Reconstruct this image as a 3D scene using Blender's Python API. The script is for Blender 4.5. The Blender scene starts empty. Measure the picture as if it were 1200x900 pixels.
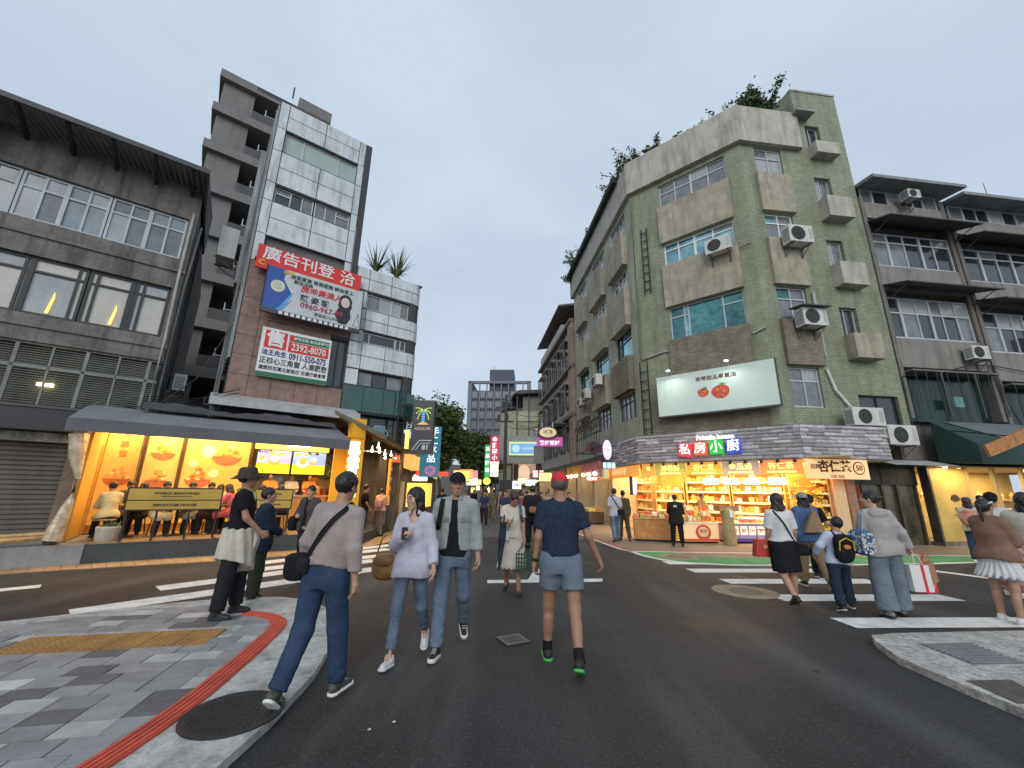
import bpy, bmesh, math, random
import numpy as np
from mathutils import Matrix, Vector

SC = bpy.context.scene
COL = SC.collection
rnd = random.Random(7)

# ------------------------------------------------------------------ camera
FPX, PITCH, ROLL, EYE = 475.0, math.atan(125 / 475.0), math.radians(0.9), 1.6
_f = Vector((0, math.cos(PITCH), math.sin(PITCH)))
_u0 = Vector((0, -math.sin(PITCH), math.cos(PITCH)))
_r0 = Vector((1, 0, 0))
CR = _r0 * math.cos(ROLL) + _u0 * math.sin(ROLL)
CU = -_r0 * math.sin(ROLL) + _u0 * math.cos(ROLL)
cd = bpy.data.cameras.new('camera')
cam = bpy.data.objects.new('camera', cd)
COL.objects.link(cam)
cd.sensor_width = 36.0
cd.lens = FPX / 1200 * 36
cd.clip_start, cd.clip_end = 0.05, 2000
m = Matrix((CR, CU, -_f)).transposed().to_4x4()
cam.matrix_world = Matrix.Translation((0, 0, EYE)) @ m
SC.camera = cam

# ------------------------------------------------------------------ sky, sun, exposure
SUN_EL, SUN_AZ = math.radians(27), math.radians(183)     # azimuth from +Y towards +X: behind the camera
w = bpy.data.worlds.new('World')
SC.world = w
w.use_nodes = True
nt = w.node_tree
nt.nodes.clear()
N = nt.nodes.new
sky = N('ShaderNodeTexSky'); sky.sky_type = 'NISHITA'; sky.sun_disc = False
sky.sun_elevation = SUN_EL; sky.sun_rotation = SUN_AZ
sky.air_density, sky.dust_density, sky.ozone_density = 1.0, 2.0, 2.0
tc = N('ShaderNodeTexCoord')
mp = N('ShaderNodeMapping'); mp.inputs['Scale'].default_value = (1.2, 1.2, 2.6)
no = N('ShaderNodeTexNoise'); no.inputs['Scale'].default_value = 1.7; no.inputs['Detail'].default_value = 5; no.inputs['Roughness'].default_value = 0.5
rp = N('ShaderNodeValToRGB')
rp.color_ramp.elements[0].position = 0.36; rp.color_ramp.elements[0].color = (5.8, 6.8, 8.0, 1)
rp.color_ramp.elements[1].position = 0.64; rp.color_ramp.elements[1].color = (6.7, 7.8, 8.95, 1)
mx = N('ShaderNodeMix'); mx.data_type = 'RGBA'; mx.inputs['Factor'].default_value = 0.9
bg = N('ShaderNodeBackground'); bg.inputs['Strength'].default_value = 0.1
ou = N('ShaderNodeOutputWorld')
L_ = nt.links.new
L_(tc.outputs['Generated'], mp.inputs['Vector']); L_(mp.outputs['Vector'], no.inputs['Vector'])
L_(no.outputs['Fac'], rp.inputs['Fac']); L_(sky.outputs['Color'], mx.inputs['A']); L_(rp.outputs['Color'], mx.inputs['B'])
L_(mx.outputs['Result'], bg.inputs['Color']); L_(bg.outputs['Background'], ou.inputs['Surface'])
sd = bpy.data.lights.new('sun', 'SUN'); sd.energy = 1.45; sd.angle = math.radians(38); sd.color = (1.0, 0.97, 0.93)
so = bpy.data.objects.new('sun', sd); COL.objects.link(so)
_sdir = Vector((math.sin(SUN_AZ) * math.cos(SUN_EL), math.cos(SUN_AZ) * math.cos(SUN_EL), math.sin(SUN_EL)))
so.rotation_euler = _sdir.to_track_quat('Z', 'Y').to_euler()
SC.view_settings.view_transform = 'Standard'
SC.view_settings.look = 'None'
SC.view_settings.exposure = 0.0
SC.view_settings.gamma = 1.0
SC.view_settings.use_curve_mapping = False
SC.render.engine = 'CYCLES'
SC.cycles.max_bounces = 5
SC.cycles.use_denoising = True

# ------------------------------------------------------------------ helpers
def pray(px, py):
    return _f + CR * ((px - 600) / FPX) + CU * ((450 - py) / FPX)

def gp(px, py, z=0.0):
    d = pray(px, py); t = (z - EYE) / d.z
    return (d.x * t, d.y * t)

def lin(h):
    h = h.lstrip('#')
    v = [int(h[i:i + 2], 16) / 255 for i in (0, 2, 4)]
    return tuple(x / 12.92 if x <= 0.04045 else ((x + 0.055) / 1.055) ** 2.4 for x in v)

MATS = {}
def mat(name, col, rough=0.7, var=0.12, scale=2.0, bump=0.0, bscale=30.0, stain=0.0, metal=0.0, emit=None, estr=0.0,
        spec=0.5, tile=None, sxyz=None, trans=0.0, stripes=None, ridge=0.0):
    """procedural Principled material: base colour with two noise scales, optional vertical dirt, tile pattern and bump"""
    if name in MATS: return MATS[name]
    if isinstance(col, str): col = lin(col)
    M = bpy.data.materials.new(name); M.use_nodes = True
    t = M.node_tree; n = t.nodes.new; l = t.links.new
    b = t.nodes['Principled BSDF']
    b.inputs['Roughness'].default_value = rough
    b.inputs['Metallic'].default_value = metal
    b.inputs['Specular IOR Level'].default_value = spec
    if trans: b.inputs['Transmission Weight'].default_value = trans
    g = n('ShaderNodeNewGeometry')
    src = g.outputs['Position']
    cur = None
    base = n('ShaderNodeRGB'); base.outputs[0].default_value = (*col, 1); cur = base.outputs[0]
    hgt = None
    if tile:
        tw, th, tc2, mort = tile
        if isinstance(tc2, str): tc2 = lin(tc2)
        if isinstance(mort, str): mort = lin(mort)
        oc = n('ShaderNodeTexCoord'); sp = n('ShaderNodeSeparateXYZ'); ad = n('ShaderNodeMath'); cb = n('ShaderNodeCombineXYZ')
        l(oc.outputs['Object'], sp.inputs[0]); l(sp.outputs['X'], ad.inputs[0]); l(sp.outputs['Y'], ad.inputs[1])
        l(ad.outputs[0], cb.inputs['X']); l(sp.outputs['Z'], cb.inputs['Y'])
        br = n('ShaderNodeTexBrick'); br.inputs['Scale'].default_value = 1.0
        br.inputs['Brick Width'].default_value = tw; br.inputs['Row Height'].default_value = th
        br.inputs['Mortar Size'].default_value = th * 0.09
        br.inputs['Color1'].default_value = (*col, 1); br.inputs['Color2'].default_value = (*tc2, 1); br.inputs['Mortar'].default_value = (*mort, 1)
        l(cb.outputs[0], br.inputs['Vector']); cur = br.outputs['Color']; hgt = br.outputs['Fac']
    def mixc(fac, a, bcol, blend='MIX'):
        k = n('ShaderNodeMix'); k.data_type = 'RGBA'; k.blend_type = blend
        if isinstance(fac, float): k.inputs['Factor'].default_value = fac
        else: l(fac, k.inputs['Factor'])
        l(a, k.inputs['A'])
        if isinstance(bcol, tuple): k.inputs['B'].default_value = (*bcol, 1)
        else: l(bcol, k.inputs['B'])
        return k.outputs['Result']
    def nz(sc, det=4, vec=None, rg=0.55):
        k = n('ShaderNodeTexNoise'); k.inputs['Scale'].default_value = sc; k.inputs['Detail'].default_value = det; k.inputs['Roughness'].default_value = rg
        l(vec or src, k.inputs['Vector']); return k.outputs['Fac']
    if var:
        for sc, am in ((scale, var), (scale * 9.3, var * 0.6)):
            r = n('ShaderNodeMapRange'); r.inputs['From Min'].default_value = 0.3; r.inputs['From Max'].default_value = 0.7
            r.inputs['To Min'].default_value = 1 - am; r.inputs['To Max'].default_value = 1 + am
            l(nz(sc), r.inputs['Value'])
            cur = mixc(1.0, cur, r.outputs['Result'], 'MULTIPLY')
    if stain:
        mpn = n('ShaderNodeMapping'); mpn.inputs['Scale'].default_value = sxyz or (2.2, 2.2, 0.28)
        l(src, mpn.inputs['Vector'])
        r = n('ShaderNodeMapRange'); r.inputs['From Min'].default_value = 0.47; r.inputs['From Max'].default_value = 0.72
        r.inputs['To Min'].default_value = 0.0; r.inputs['To Max'].default_value = stain
        l(nz(1.6, 6, mpn.outputs[0], 0.65), r.inputs['Value'])
        cur = mixc(r.outputs['Result'], cur, (col[0] * 0.18, col[1] * 0.17, col[2] * 0.15))
    if stripes:
        sc, c2, dirn = stripes
        if isinstance(c2, str): c2 = lin(c2)
        wv = n('ShaderNodeTexWave'); wv.wave_type = 'BANDS'; wv.bands_direction = dirn; wv.inputs['Scale'].default_value = sc
        wv.inputs['Distortion'].default_value = 0.6
        oc = n('ShaderNodeTexCoord'); l(oc.outputs['Object'], wv.inputs['Vector'])
        r = n('ShaderNodeMapRange'); r.inputs['From Min'].default_value = 0.55; r.inputs['From Max'].default_value = 0.7
        l(wv.outputs['Fac'], r.inputs['Value']); cur = mixc(r.outputs['Result'], cur, tuple(c2))
    l(cur, b.inputs['Base Color'])
    if ridge:
        mr = n('ShaderNodeMapping'); mr.inputs['Scale'].default_value = (1.1, 1.1, .75); mr.inputs['Rotation'].default_value = (.5, .4, .3); l(src, mr.inputs['Vector'])
        k = n('ShaderNodeTexNoise'); k.noise_type = 'RIDGED_MULTIFRACTAL'; k.inputs['Scale'].default_value = 5.5; k.inputs['Detail'].default_value = 2.5; k.inputs['Distortion'].default_value = .5
        l(mr.outputs[0], k.inputs['Vector'])
        bp = n('ShaderNodeBump'); bp.inputs['Strength'].default_value = ridge; bp.inputs['Distance'].default_value = 0.03
        l(k.outputs['Fac'], bp.inputs['Height']); l(bp.outputs[0], b.inputs['Normal'])
    if bump or hgt:
        bp = n('ShaderNodeBump'); bp.inputs['Strength'].default_value = bump or 0.4; bp.inputs['Distance'].default_value = 0.02
        if hgt:
            iv = n('ShaderNodeMath'); iv.operation = 'SUBTRACT'; iv.inputs[0].default_value = 1.0; l(hgt, iv.inputs[1]); l(iv.outputs[0], bp.inputs['Height'])
        else: l(nz(bscale, 5), bp.inputs['Height'])
        l(bp.outputs[0], b.inputs['Normal'])
    if emit is not None:
        if isinstance(emit, str): emit = lin(emit)
        b.inputs['Emission Color'].default_value = (*emit, 1); b.inputs['Emission Strength'].default_value = estr
    MATS[name] = M
    return M

def glow(name, col, s, var=0.0):
    """emissive surface: lit sign face, lamp, or shop goods and counters with added glow"""
    return mat(name, col, rough=0.5, var=var, emit=col, estr=s)

WM = {}
def place(o, parent=None, world=None):
    COL.objects.link(o)
    if world is None: world = WM[parent.name] if parent else Matrix()
    if parent:
        o.parent = parent; o.matrix_basis = WM[parent.name].inverted() @ world
    else: o.matrix_basis = world
    WM[o.name] = world
    return o

def tag(o, label=None, cat=None, group=None, kind=None):
    if label: o['label'] = label
    if cat: o['category'] = cat
    if group: o['group'] = group
    if kind: o['kind'] = kind
    return o

def thing(name, label, cat, world=None, group=None):
    o = bpy.data.objects.new(name, None); o.empty_display_size = 0.1
    place(o, None, world or Matrix())
    return tag(o, label, cat, group)

def T(x, y, z=0.0, rz=0.0):
    return Matrix.Translation((x, y, z)) @ Matrix.Rotation(rz, 4, 'Z')

def fr(o, az):
    """facade frame: x along the wall (left to right seen from outside), y into the building, z up"""
    return T(o[0], o[1], 0, math.radians(90 - az))

class MB:
    def __init__(s): s.v = []; s.f = []; s.mi = []; s.k = 0
    def mi_(s, k): s.k = k; return s
    def quad(s, a, b, c, d):
        i = len(s.v); s.v += [tuple(a), tuple(b), tuple(c), tuple(d)]; s.f.append((i, i + 1, i + 2, i + 3)); s.mi.append(s.k); return s
    def poly(s, pts):
        i = len(s.v); s.v += [tuple(p) for p in pts]; s.f.append(tuple(range(i, i + len(pts)))); s.mi.append(s.k); return s
    def box(s, x0, x1, y0, y1, z0, z1):
        i = len(s.v)
        s.v += [(x0, y0, z0), (x1, y0, z0), (x1, y1, z0), (x0, y1, z0), (x0, y0, z1), (x1, y0, z1), (x1, y1, z1), (x0, y1, z1)]
        for f in ((0, 3, 2, 1), (4, 5, 6, 7), (0, 1, 5, 4), (1, 2, 6, 5), (2, 3, 7, 6), (3, 0, 4, 7)):
            s.f.append(tuple(i + q for q in f)); s.mi.append(s.k)
        return s
    def prism(s, pts, z0, z1, axis='z'):
        """extrude a 2-D outline; axis z: pts are x,y; axis y: pts are x,z; axis x: pts are y,z"""
        n = len(pts); i = len(s.v)
        P = {'z': lambda p, h: (p[0], p[1], h), 'y': lambda p, h: (p[0], h, p[1]), 'x': lambda p, h: (h, p[0], p[1])}[axis]
        s.v += [P(p, z0) for p in pts] + [P(p, z1) for p in pts]
        s.f.append(tuple(range(i + n - 1, i - 1, -1))); s.f.append(tuple(range(i + n, i + 2 * n)))
        for k in range(n): s.f.append((i + k, i + (k + 1) % n, i + n + (k + 1) % n, i + n + k))
        s.mi += [s.k] * (n + 2); return s
    def tube(s, pts, r, n=6, caps=True):
        pts = [Vector(p) for p in pts]; i0 = len(s.v)
        rs = r if isinstance(r, (list, tuple)) else [r] * len(pts)
        up = Vector((0, 0, 1))
        for k, p in enumerate(pts):
            t = (pts[min(k + 1, len(pts) - 1)] - pts[max(k - 1, 0)]).normalized()
            a = t.cross(up)
            if a.length < 1e-3: a = t.cross(Vector((1, 0, 0)))
            a.normalize(); b = t.cross(a)
            for q in range(n):
                an = 2 * math.pi * q / n
                s.v.append(tuple(p + (a * math.cos(an) + b * math.sin(an)) * rs[k]))
        for k in range(len(pts) - 1):
            for q in range(n):
                a = i0 + k * n + q; b = i0 + k * n + (q + 1) % n
                s.f.append((a, b, b + n, a + n)); s.mi.append(s.k)
        if caps:
            s.f.append(tuple(i0 + q for q in range(n))); s.f.append(tuple(i0 + (len(pts) - 1) * n + q for q in range(n - 1, -1, -1))); s.mi += [s.k] * 2
        return s
    def lathe(s, prof, n=16, c=(0, 0, 0)):
        i0 = len(s.v)
        for r, z in prof:
            for q in range(n):
                a = 2 * math.pi * q / n; s.v.append((c[0] + r * math.cos(a), c[1] + r * math.sin(a), c[2] + z))
        for k in range(len(prof) - 1):
            for q in range(n):
                a = i0 + k * n + q; b = i0 + k * n + (q + 1) % n
                s.f.append((a, b, b + n, a + n)); s.mi.append(s.k)
        s.f.append(tuple(i0 + q for q in range(n - 1, -1, -1))); s.f.append(tuple(i0 + (len(prof) - 1) * n + q for q in range(n))); s.mi += [s.k] * 2
        return s
    def disc(s, c, rx, rz, y0, y1, n=24):
        return s.prism([(c[0] + rx * math.cos(2 * math.pi * q / n), c[1] + rz * math.sin(2 * math.pi * q / n)) for q in range(n)], y0, y1, 'y')
    def build(s, name, mats, parent=None, world=None, smooth=0, **kw):
        me = bpy.data.meshes.new(name)
        me.from_pydata(s.v, [], s.f)
        for k in (mats if isinstance(mats, (list, tuple)) else [mats]): me.materials.append(k)
        if any(s.mi): me.polygons.foreach_set('material_index', s.mi)
        me.validate(); me.update()
        if smooth:
            me.shade_smooth()
            me.set_sharp_from_angle(angle=math.radians(smooth))
        o = bpy.data.objects.new(name, me)
        place(o, parent, world)
        return tag(o, **kw)

def copyob(o, parent, world):
    c = o.copy(); 
    for k in list(c.keys()):
        if k not in ('kind',): del c[k]
    c.parent = None
    return place(c, parent, world)

def text(body, size, m_, parent, world, x, z, y=0.0, align='CENTER', bold=0.0, ext=0.004, vertical=False, name='lettering', sx=1.0, res=2):
    """flat lettering in a facade frame, upright, at x,z on plane y (facing -y)"""
    c = bpy.data.curves.new('lettering_curve', 'FONT')
    c.body = '\n'.join(body) if vertical else body
    c.size = size; c.offset = bold * size; c.extrude = ext; c.resolution_u = res
    c.align_x = align; c.align_y = 'CENTER'
    if vertical: c.space_line = 0.92
    o = bpy.data.objects.new('lettering_source', c); COL.objects.link(o)
    dg = bpy.context.evaluated_depsgraph_get(); dg.update()
    me = bpy.data.meshes.new_from_object(o.evaluated_get(dg))
    bpy.data.objects.remove(o); bpy.data.curves.remove(c)
    me.materials.clear(); me.materials.append(m_); me.name = name
    ob = bpy.data.objects.new(name, me)
    W = world @ Matrix.Translation((x, y, z)) @ Matrix.Rotation(math.radians(90), 4, 'X') @ Matrix.Diagonal((sx, 1, 1, 1))
    return place(ob, parent, W)

# ---- facades
def wall(mb, x0, x1, z0, z1, holes=(), t=0.25, y=0.0):
    xs = sorted({x0, x1, *[min(max(h[0], x0), x1) for h in holes], *[min(max(h[1], x0), x1) for h in holes]})
    zs = sorted({z0, z1, *[min(max(h[2], z0), z1) for h in holes], *[min(max(h[3], z0), z1) for h in holes]})
    for a, b in zip(xs, xs[1:]):
        for c, d in zip(zs, zs[1:]):
            mx_, mz = (a + b) / 2, (c + d) / 2
            if any(h[0] < mx_ < h[1] and h[2] < mz < h[3] for h in holes): continue
            mb.quad((a, y, c), (b, y, c), (b, y, d), (a, y, d))
    for h in holes:
        a, b, c, d = h[:4]
        mb.quad((a, y, c), (a, y + t, c), (a, y + t, d), (a, y, d)); mb.quad((b, y, c), (b, y, d), (b, y + t, d), (b, y + t, c))
        mb.quad((a, y, c), (b, y, c), (b, y + t, c), (a, y + t, c)); mb.quad((a, y, d), (a, y + t, d), (b, y + t, d), (b, y, d))
    return mb

def window(parent, W, x0, x1, z0, z1, cols, fm, panes, transom=None, y=0.12, fw=0.05, thick=(), tall_skip=(), name='window'):
    """frame with mullions and a pane object for each light; cols = fractions of the width"""
    b = MB(); e = 0.004
    x0 += e; x1 -= e; z0 += e; z1 -= e
    b.box(x0, x1, y - .03, y + .03, z0, z0 + fw).box(x0, x1, y - .03, y + .03, z1 - fw, z1)
    b.box(x0, x0 + fw, y - .029, y + .029, z0 + fw, z1 - fw).box(x1 - fw, x1, y - .029, y + .029, z0 + fw, z1 - fw)
    edges = [x0 + fw] + [x0 + (x1 - x0) * c for c in cols] + [x1 - fw]
    for i, c in enumerate(cols):
        xm = x0 + (x1 - x0) * c; hw = fw * (0.85 if i in thick else 0.45)
        b.box(xm - hw, xm + hw, y - .027 - .01 * (i in thick), y + .027, z0 + fw, z1 - fw)
    cells = []
    zt = z0 + (z1 - z0) * transom if transom else None
    for i, (a, c) in enumerate(zip(edges, edges[1:])):
        if zt and i not in tall_skip:
            b.box(a, c, y - .025, y + .025, zt - fw * .5, zt + fw * .5)
            cells += [(a, c, z0 + fw, zt), (a, c, zt, z1 - fw)]
        else: cells.append((a, c, z0 + fw, z1 - fw))
    fo = b.build(name, fm, parent, W)
    for (a, c, d, f) in cells:
        pm = rnd.choice(panes)
        MB().box(a, c, y + .004 + rnd.uniform(0, .012), y + .018, d, f).build('pane', pm, fo, W)
    return fo

def sgn_plate(parent, W, x0, x1, z0, z1, y0, y1, m_, name='panel'):
    return MB().box(x0, x1, y0, y1, z0, z1).build(name, m_, parent, W)

# ---- shared materials
ASPH = mat('asphalt', (0.034, 0.0345, 0.0365), rough=0.8, var=0.22, scale=0.5, bump=1.0, bscale=120, spec=0.35)
def _asphalt(M):
    t = M.node_tree; n = t.nodes.new; l = t.links.new; b = t.nodes['Principled BSDF']
    cur = b.inputs['Base Color'].links[0].from_socket
    g = n('ShaderNodeNewGeometry')
    def layer(sc, stretch, f0, f1, colr, amt, rot=0.0, det=5):
        nonlocal cur
        mpn = n('ShaderNodeMapping'); mpn.inputs['Scale'].default_value = stretch; mpn.inputs['Rotation'].default_value = (0, 0, rot)
        l(g.outputs['Position'], mpn.inputs['Vector'])
        z = n('ShaderNodeTexNoise'); z.inputs['Scale'].default_value = sc; z.inputs['Detail'].default_value = det; z.inputs['Roughness'].default_value = .6
        l(mpn.outputs[0], z.inputs['Vector'])
        r = n('ShaderNodeMapRange'); r.inputs['From Min'].default_value = f0; r.inputs['From Max'].default_value = f1; r.inputs['To Max'].default_value = amt
        l(z.outputs['Fac'], r.inputs['Value'])
        k = n('ShaderNodeMix'); k.data_type = 'RGBA'; l(r.outputs['Result'], k.inputs['Factor']); l(cur, k.inputs['A']); k.inputs['B'].default_value = (*colr, 1); cur = k.outputs['Result']
        return r.outputs['Result']
    layer(.22, (1, 1, 1), .46, .60, (.060, .060, .062), .8)
    layer(.9, (1, .14, 1), .50, .66, (.105, .104, .103), .7, .35)
    s = layer(.55, (1, 1, 1), .58, .66, (.018, .018, .019), .8, 0, 3)
    layer(42, (1, 1, 1), .56, .72, (.16, .158, .155), .6, 0, 2)
    layer(38, (1.1, .9, 1), .58, .70, (.008, .008, .009), .7, .6, 2)
    layer(9, (1, 1, 1), .66, .72, (.10, .098, .095), .5, 0, 4)
    layer(2.2, (1, 1, 1), .69, .73, (.016, .016, .017), .8, 0, 2)
    l(cur, b.inputs['Base Color'])
    r = n('ShaderNodeMapRange'); r.inputs['To Min'].default_value = .66; r.inputs['To Max'].default_value = .42; l(s, r.inputs['Value']); l(r.outputs['Result'], b.inputs['Roughness'])
_asphalt(ASPH)
CONC_D = mat('weathered_concrete', (0.175, 0.162, 0.148), rough=0.9, var=0.26, scale=1.3, bump=0.35, bscale=22, stain=0.8)
CONC_M = mat('grey_concrete', (0.30, 0.295, 0.28), rough=0.9, var=0.16, scale=1.8, bump=0.3, bscale=25, stain=0.4)
CONC_L = mat('pale_concrete', (0.44, 0.415, 0.365), rough=0.9, var=0.14, scale=1.6, bump=0.3, bscale=30, stain=0.55)
DARK = mat('dark_interior', (0.012, 0.012, 0.014), rough=0.9, var=0)
BLACK = mat('black_metal', (0.018, 0.018, 0.02), rough=0.5, var=0.1)
DGREY = mat('dark_grey_metal', (0.07, 0.07, 0.075), rough=0.6, var=0.15, stain=0.2)
ALU = mat('aluminium_frame', (0.50, 0.52, 0.54), rough=0.45, var=0.08, metal=0.2)
WHITE = mat('white_paint', (0.74, 0.74, 0.73), rough=0.6, var=0.06, stain=0.12)
G_DARK = mat('dark_glass', (0.03, 0.035, 0.04), rough=0.08, var=0.2, spec=0.9)
G_GREY = mat('grey_curtain_glass', (0.17, 0.18, 0.19), rough=0.12, var=0.25, scale=3, spec=0.8)
G_PALE = mat('pale_curtain_glass', (0.36, 0.38, 0.39), rough=0.15, var=0.15, scale=2, spec=0.7)
G_TEAL = mat('teal_reflective_glass', (0.22, 0.42, 0.45), rough=0.1, var=0.5, scale=0.8, metal=0.7)
G_TEALD = mat('deep_teal_glass', (0.08, 0.20, 0.19), rough=0.06, var=0.5, scale=0.6, metal=0.75)
WARM = glow('warm_lamp', (1.0, 0.72, 0.38), 14)
WARMW = glow('warm_white_lamp', (1.0, 0.86, 0.62), 12)
WHITEL = glow('white_lamp', (1.0, 0.98, 0.95), 7)

def area(name, W, loc, size, power, col=(1.0, 0.68, 0.34), down=True, rot=None):
    ld = bpy.data.lights.new(name, 'AREA'); ld.shape = 'RECTANGLE'; ld.size, ld.size_y = size; ld.energy = power; ld.color = col
    o = bpy.data.objects.new(name, ld)
    place(o, None, W @ Matrix.Translation(loc) @ (rot or Matrix()))
    return o
# ================================================================== GROUND
R90 = math.radians(90)
def azdir(az): return (math.sin(math.radians(az)), math.cos(math.radians(az)))
P0 = (-8.74, 8.98)                                  # corner of the left platform; the left row runs on azimuth 53
D53 = azdir(53); N53 = (-D53[1], D53[0])
def left_off(s): return (P0[0] + N53[0] * s, P0[1] + N53[1] * s)
GR = (9.47, 14.05); GL = (5.79, 17.3)               # the green building's two chamfer corners
FP, FA, FB = fr(P0, 53), fr(left_off(2.0), 53), fr(left_off(2.5), 53)
FG, F3, FS = fr(GL, 131.45), fr(GR, 83.1), fr(GL, 174.3)

b = MB().quad((-400, -60, 0), (400, -60, 0), (400, 700, 0), (-400, 700, 0))
b.build('asphalt_road', ASPH, kind='structure')
ASPH3 = mat('lane_asphalt', (0.085, 0.085, 0.088), rough=0.85, var=0.2, scale=.8, bump=0.4, bscale=90)
MB().quad((-3.9, 15.5, .005), (3.0, 14.8, .005), (-.6, 62, .005), (-7.4, 62, .005)).build('lane_surface', ASPH3, kind='structure')
PAINT = mat('road_paint', (0.74, 0.74, 0.72), rough=0.7, var=0.10, scale=5, bump=0.3, bscale=90, stain=0.4, sxyz=(3, 3, 3))
def flat(name, pts, m_, z=.004, h=.003, **kw):
    return MB().prism(pts, z, z + h).build(name, m_, **kw)
def stripe(a, b_, wd, **kw):
    a = Vector((*a, 0)); b_ = Vector((*b_, 0)); d = (b_ - a).normalized(); n_ = Vector((-d.y, d.x, 0)) * wd / 2
    return flat('crosswalk_stripe', [(p.x, p.y) for p in (a - n_, b_ - n_, b_ + n_, a + n_)], PAINT, kind='structure', **kw)
for a, b_ in (((-5.6, 5.77), (-2.68, 9.1)), ((-5.6, 7.11), (-3.08, 10.05)), ((-5.3, 8.42), (-2.95, 10.98)), ((-5.6, 9.25), (-3.3, 11.9)), ((-4.9, 10.9), (-3.4, 12.75))):
    stripe(a, b_, .42)
for a, b_ in (((3.88, 9.39), (6.9, 9.63)), ((4.08, 8.34), (7.1, 8.57)), ((4.29, 7.14), (7.31, 7.33)), ((4.35, 5.87), (7.3, 6.05)), ((3.7, 10.35), (4.9, 10.44))):
    stripe(a, b_, .41)
flat('lane_line', [(-7.95, 6.9), (-7.6, 7.24), (-7.42, 7.05), (-7.77, 6.71)], PAINT, kind='structure')
flat('lane_line', [(-9.6, 5.25), (-8.4, 6.42), (-8.2, 6.22), (-9.4, 5.05)], PAINT, kind='structure')
flat('lane_line', [(9.36, 9.85), (9.58, 9.97), (11.2, 7.0), (10.98, 6.9)], PAINT, kind='structure')
flat('stop_line', [gp(571, 680.2), gp(706, 678.4), gp(706, 681.9), gp(571, 683.8)], PAINT, kind='structure')
flat('lane_arrow', [gp(627, 667), gp(634, 667), gp(645, 690), gp(638, 690), gp(629, 679), gp(618, 681)], PAINT, z=.008, kind='structure')
for i, (px, py) in enumerate(((432, 857), (461, 848), (389, 752))):
    x, y = gp(px, py)
    flat('paint_fleck', [(x - .012, y), (x + .004, y - .008), (x + .014, y + .004), (x + .006, y + .022), (x - .006, y + .014)], PAINT, z=.0085, h=.001, kind='structure')

# ---- near left pavement corner
PZ = .07
CURB = mat('curb_concrete', (0.45, 0.445, 0.425), rough=0.9, var=0.24, scale=3, bump=0.5, bscale=60, stain=.65, sxyz=(4, 4, 4))
outer = [(-9.2, 2.67), (-5.82, 5.22), (-4.57, 6.09), (-3.95, 6.42), (-3.3, 6.5), (-2.75, 6.32), (-2.3, 5.85), (-2.02, 5.2), (-1.78, 4.6), (-1.66, 4.0), (-1.62, 3.3), (-1.66, 2.4), (-1.85, .5), (-2.4, -3), (-12, -6)]
MB().prism(outer, -.02, PZ - .012).build('pavement', CURB, kind='structure')
# red drain band following the corner
red = [(-3.28, 5.62), (-2.98, 5.56), (-2.72, 5.36), (-2.6, 5.08), (-2.53, 4.75), (-2.46, 4.4), (-2.40, 4.0), (-2.34, 3.6), (-2.31, 3.2), (-2.31, 2.8), (-2.33, 2.4), (-2.38, 1.9), (-2.5, 1.2)]
REDM = mat('red_band', (0.56, 0.085, 0.05), rough=.75, var=.16, scale=5, bump=.3, bscale=70, stain=.25, sxyz=(2, 2, 2))
def off_path(path, o):
    out = []
    for i, p in enumerate(path):
        a = Vector(path[max(i - 1, 0)]); c = Vector(path[min(i + 1, len(path) - 1)]); d = (c - a).normalized()
        out.append((p[0] - d.y * o, p[1] + d.x * o))
    return out
def smooth_path(path, n=4):
    out = []
    for i in range(len(path) - 1):
        p0, p1, p2, p3 = [Vector(path[max(0, min(len(path) - 1, i + k))]) for k in (-1, 0, 1, 2)]
        for q in range(n):
            t = q / n
            out.append(tuple(.5 * ((2 * p1) + (p2 - p0) * t + (2 * p0 - 5 * p1 + 4 * p2 - p3) * t * t + (3 * p1 - p0 - 3 * p2 + p3) * t ** 3)))
    return out + [path[-1]]
redp = smooth_path(red)
def band(name, path, o0, o1, z0, z1, m_, parent=None, **kw):
    A, B = off_path(path, o0), off_path(path, o1); q = MB()
    for i in range(len(path) - 1):
        q.quad((*A[i], z1), (*A[i + 1], z1), (*B[i + 1], z1), (*B[i], z1))
        q.quad((*A[i], z0), (*A[i + 1], z0), (*A[i + 1], z1), (*A[i], z1)); q.quad((*B[i], z0), (*B[i], z1), (*B[i + 1], z1), (*B[i + 1], z0))
    for i in (0, len(path) - 1): q.quad((*A[i], z0), (*A[i], z1), (*B[i], z1), (*B[i], z0))
    return q.build(name, m_, parent, **kw)
PAV = [o for o in bpy.data.objects if o.name == 'pavement'][0]
band('red_channel', redp, -.085, .085, PZ - .02, PZ + .005, REDM, PAV)
for o_ in (-.058, -.02, .02, .058):
    band('red_ridge', redp, o_ - .012, o_ + .012, PZ + .003, PZ + .012, REDM, PAV)
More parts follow.
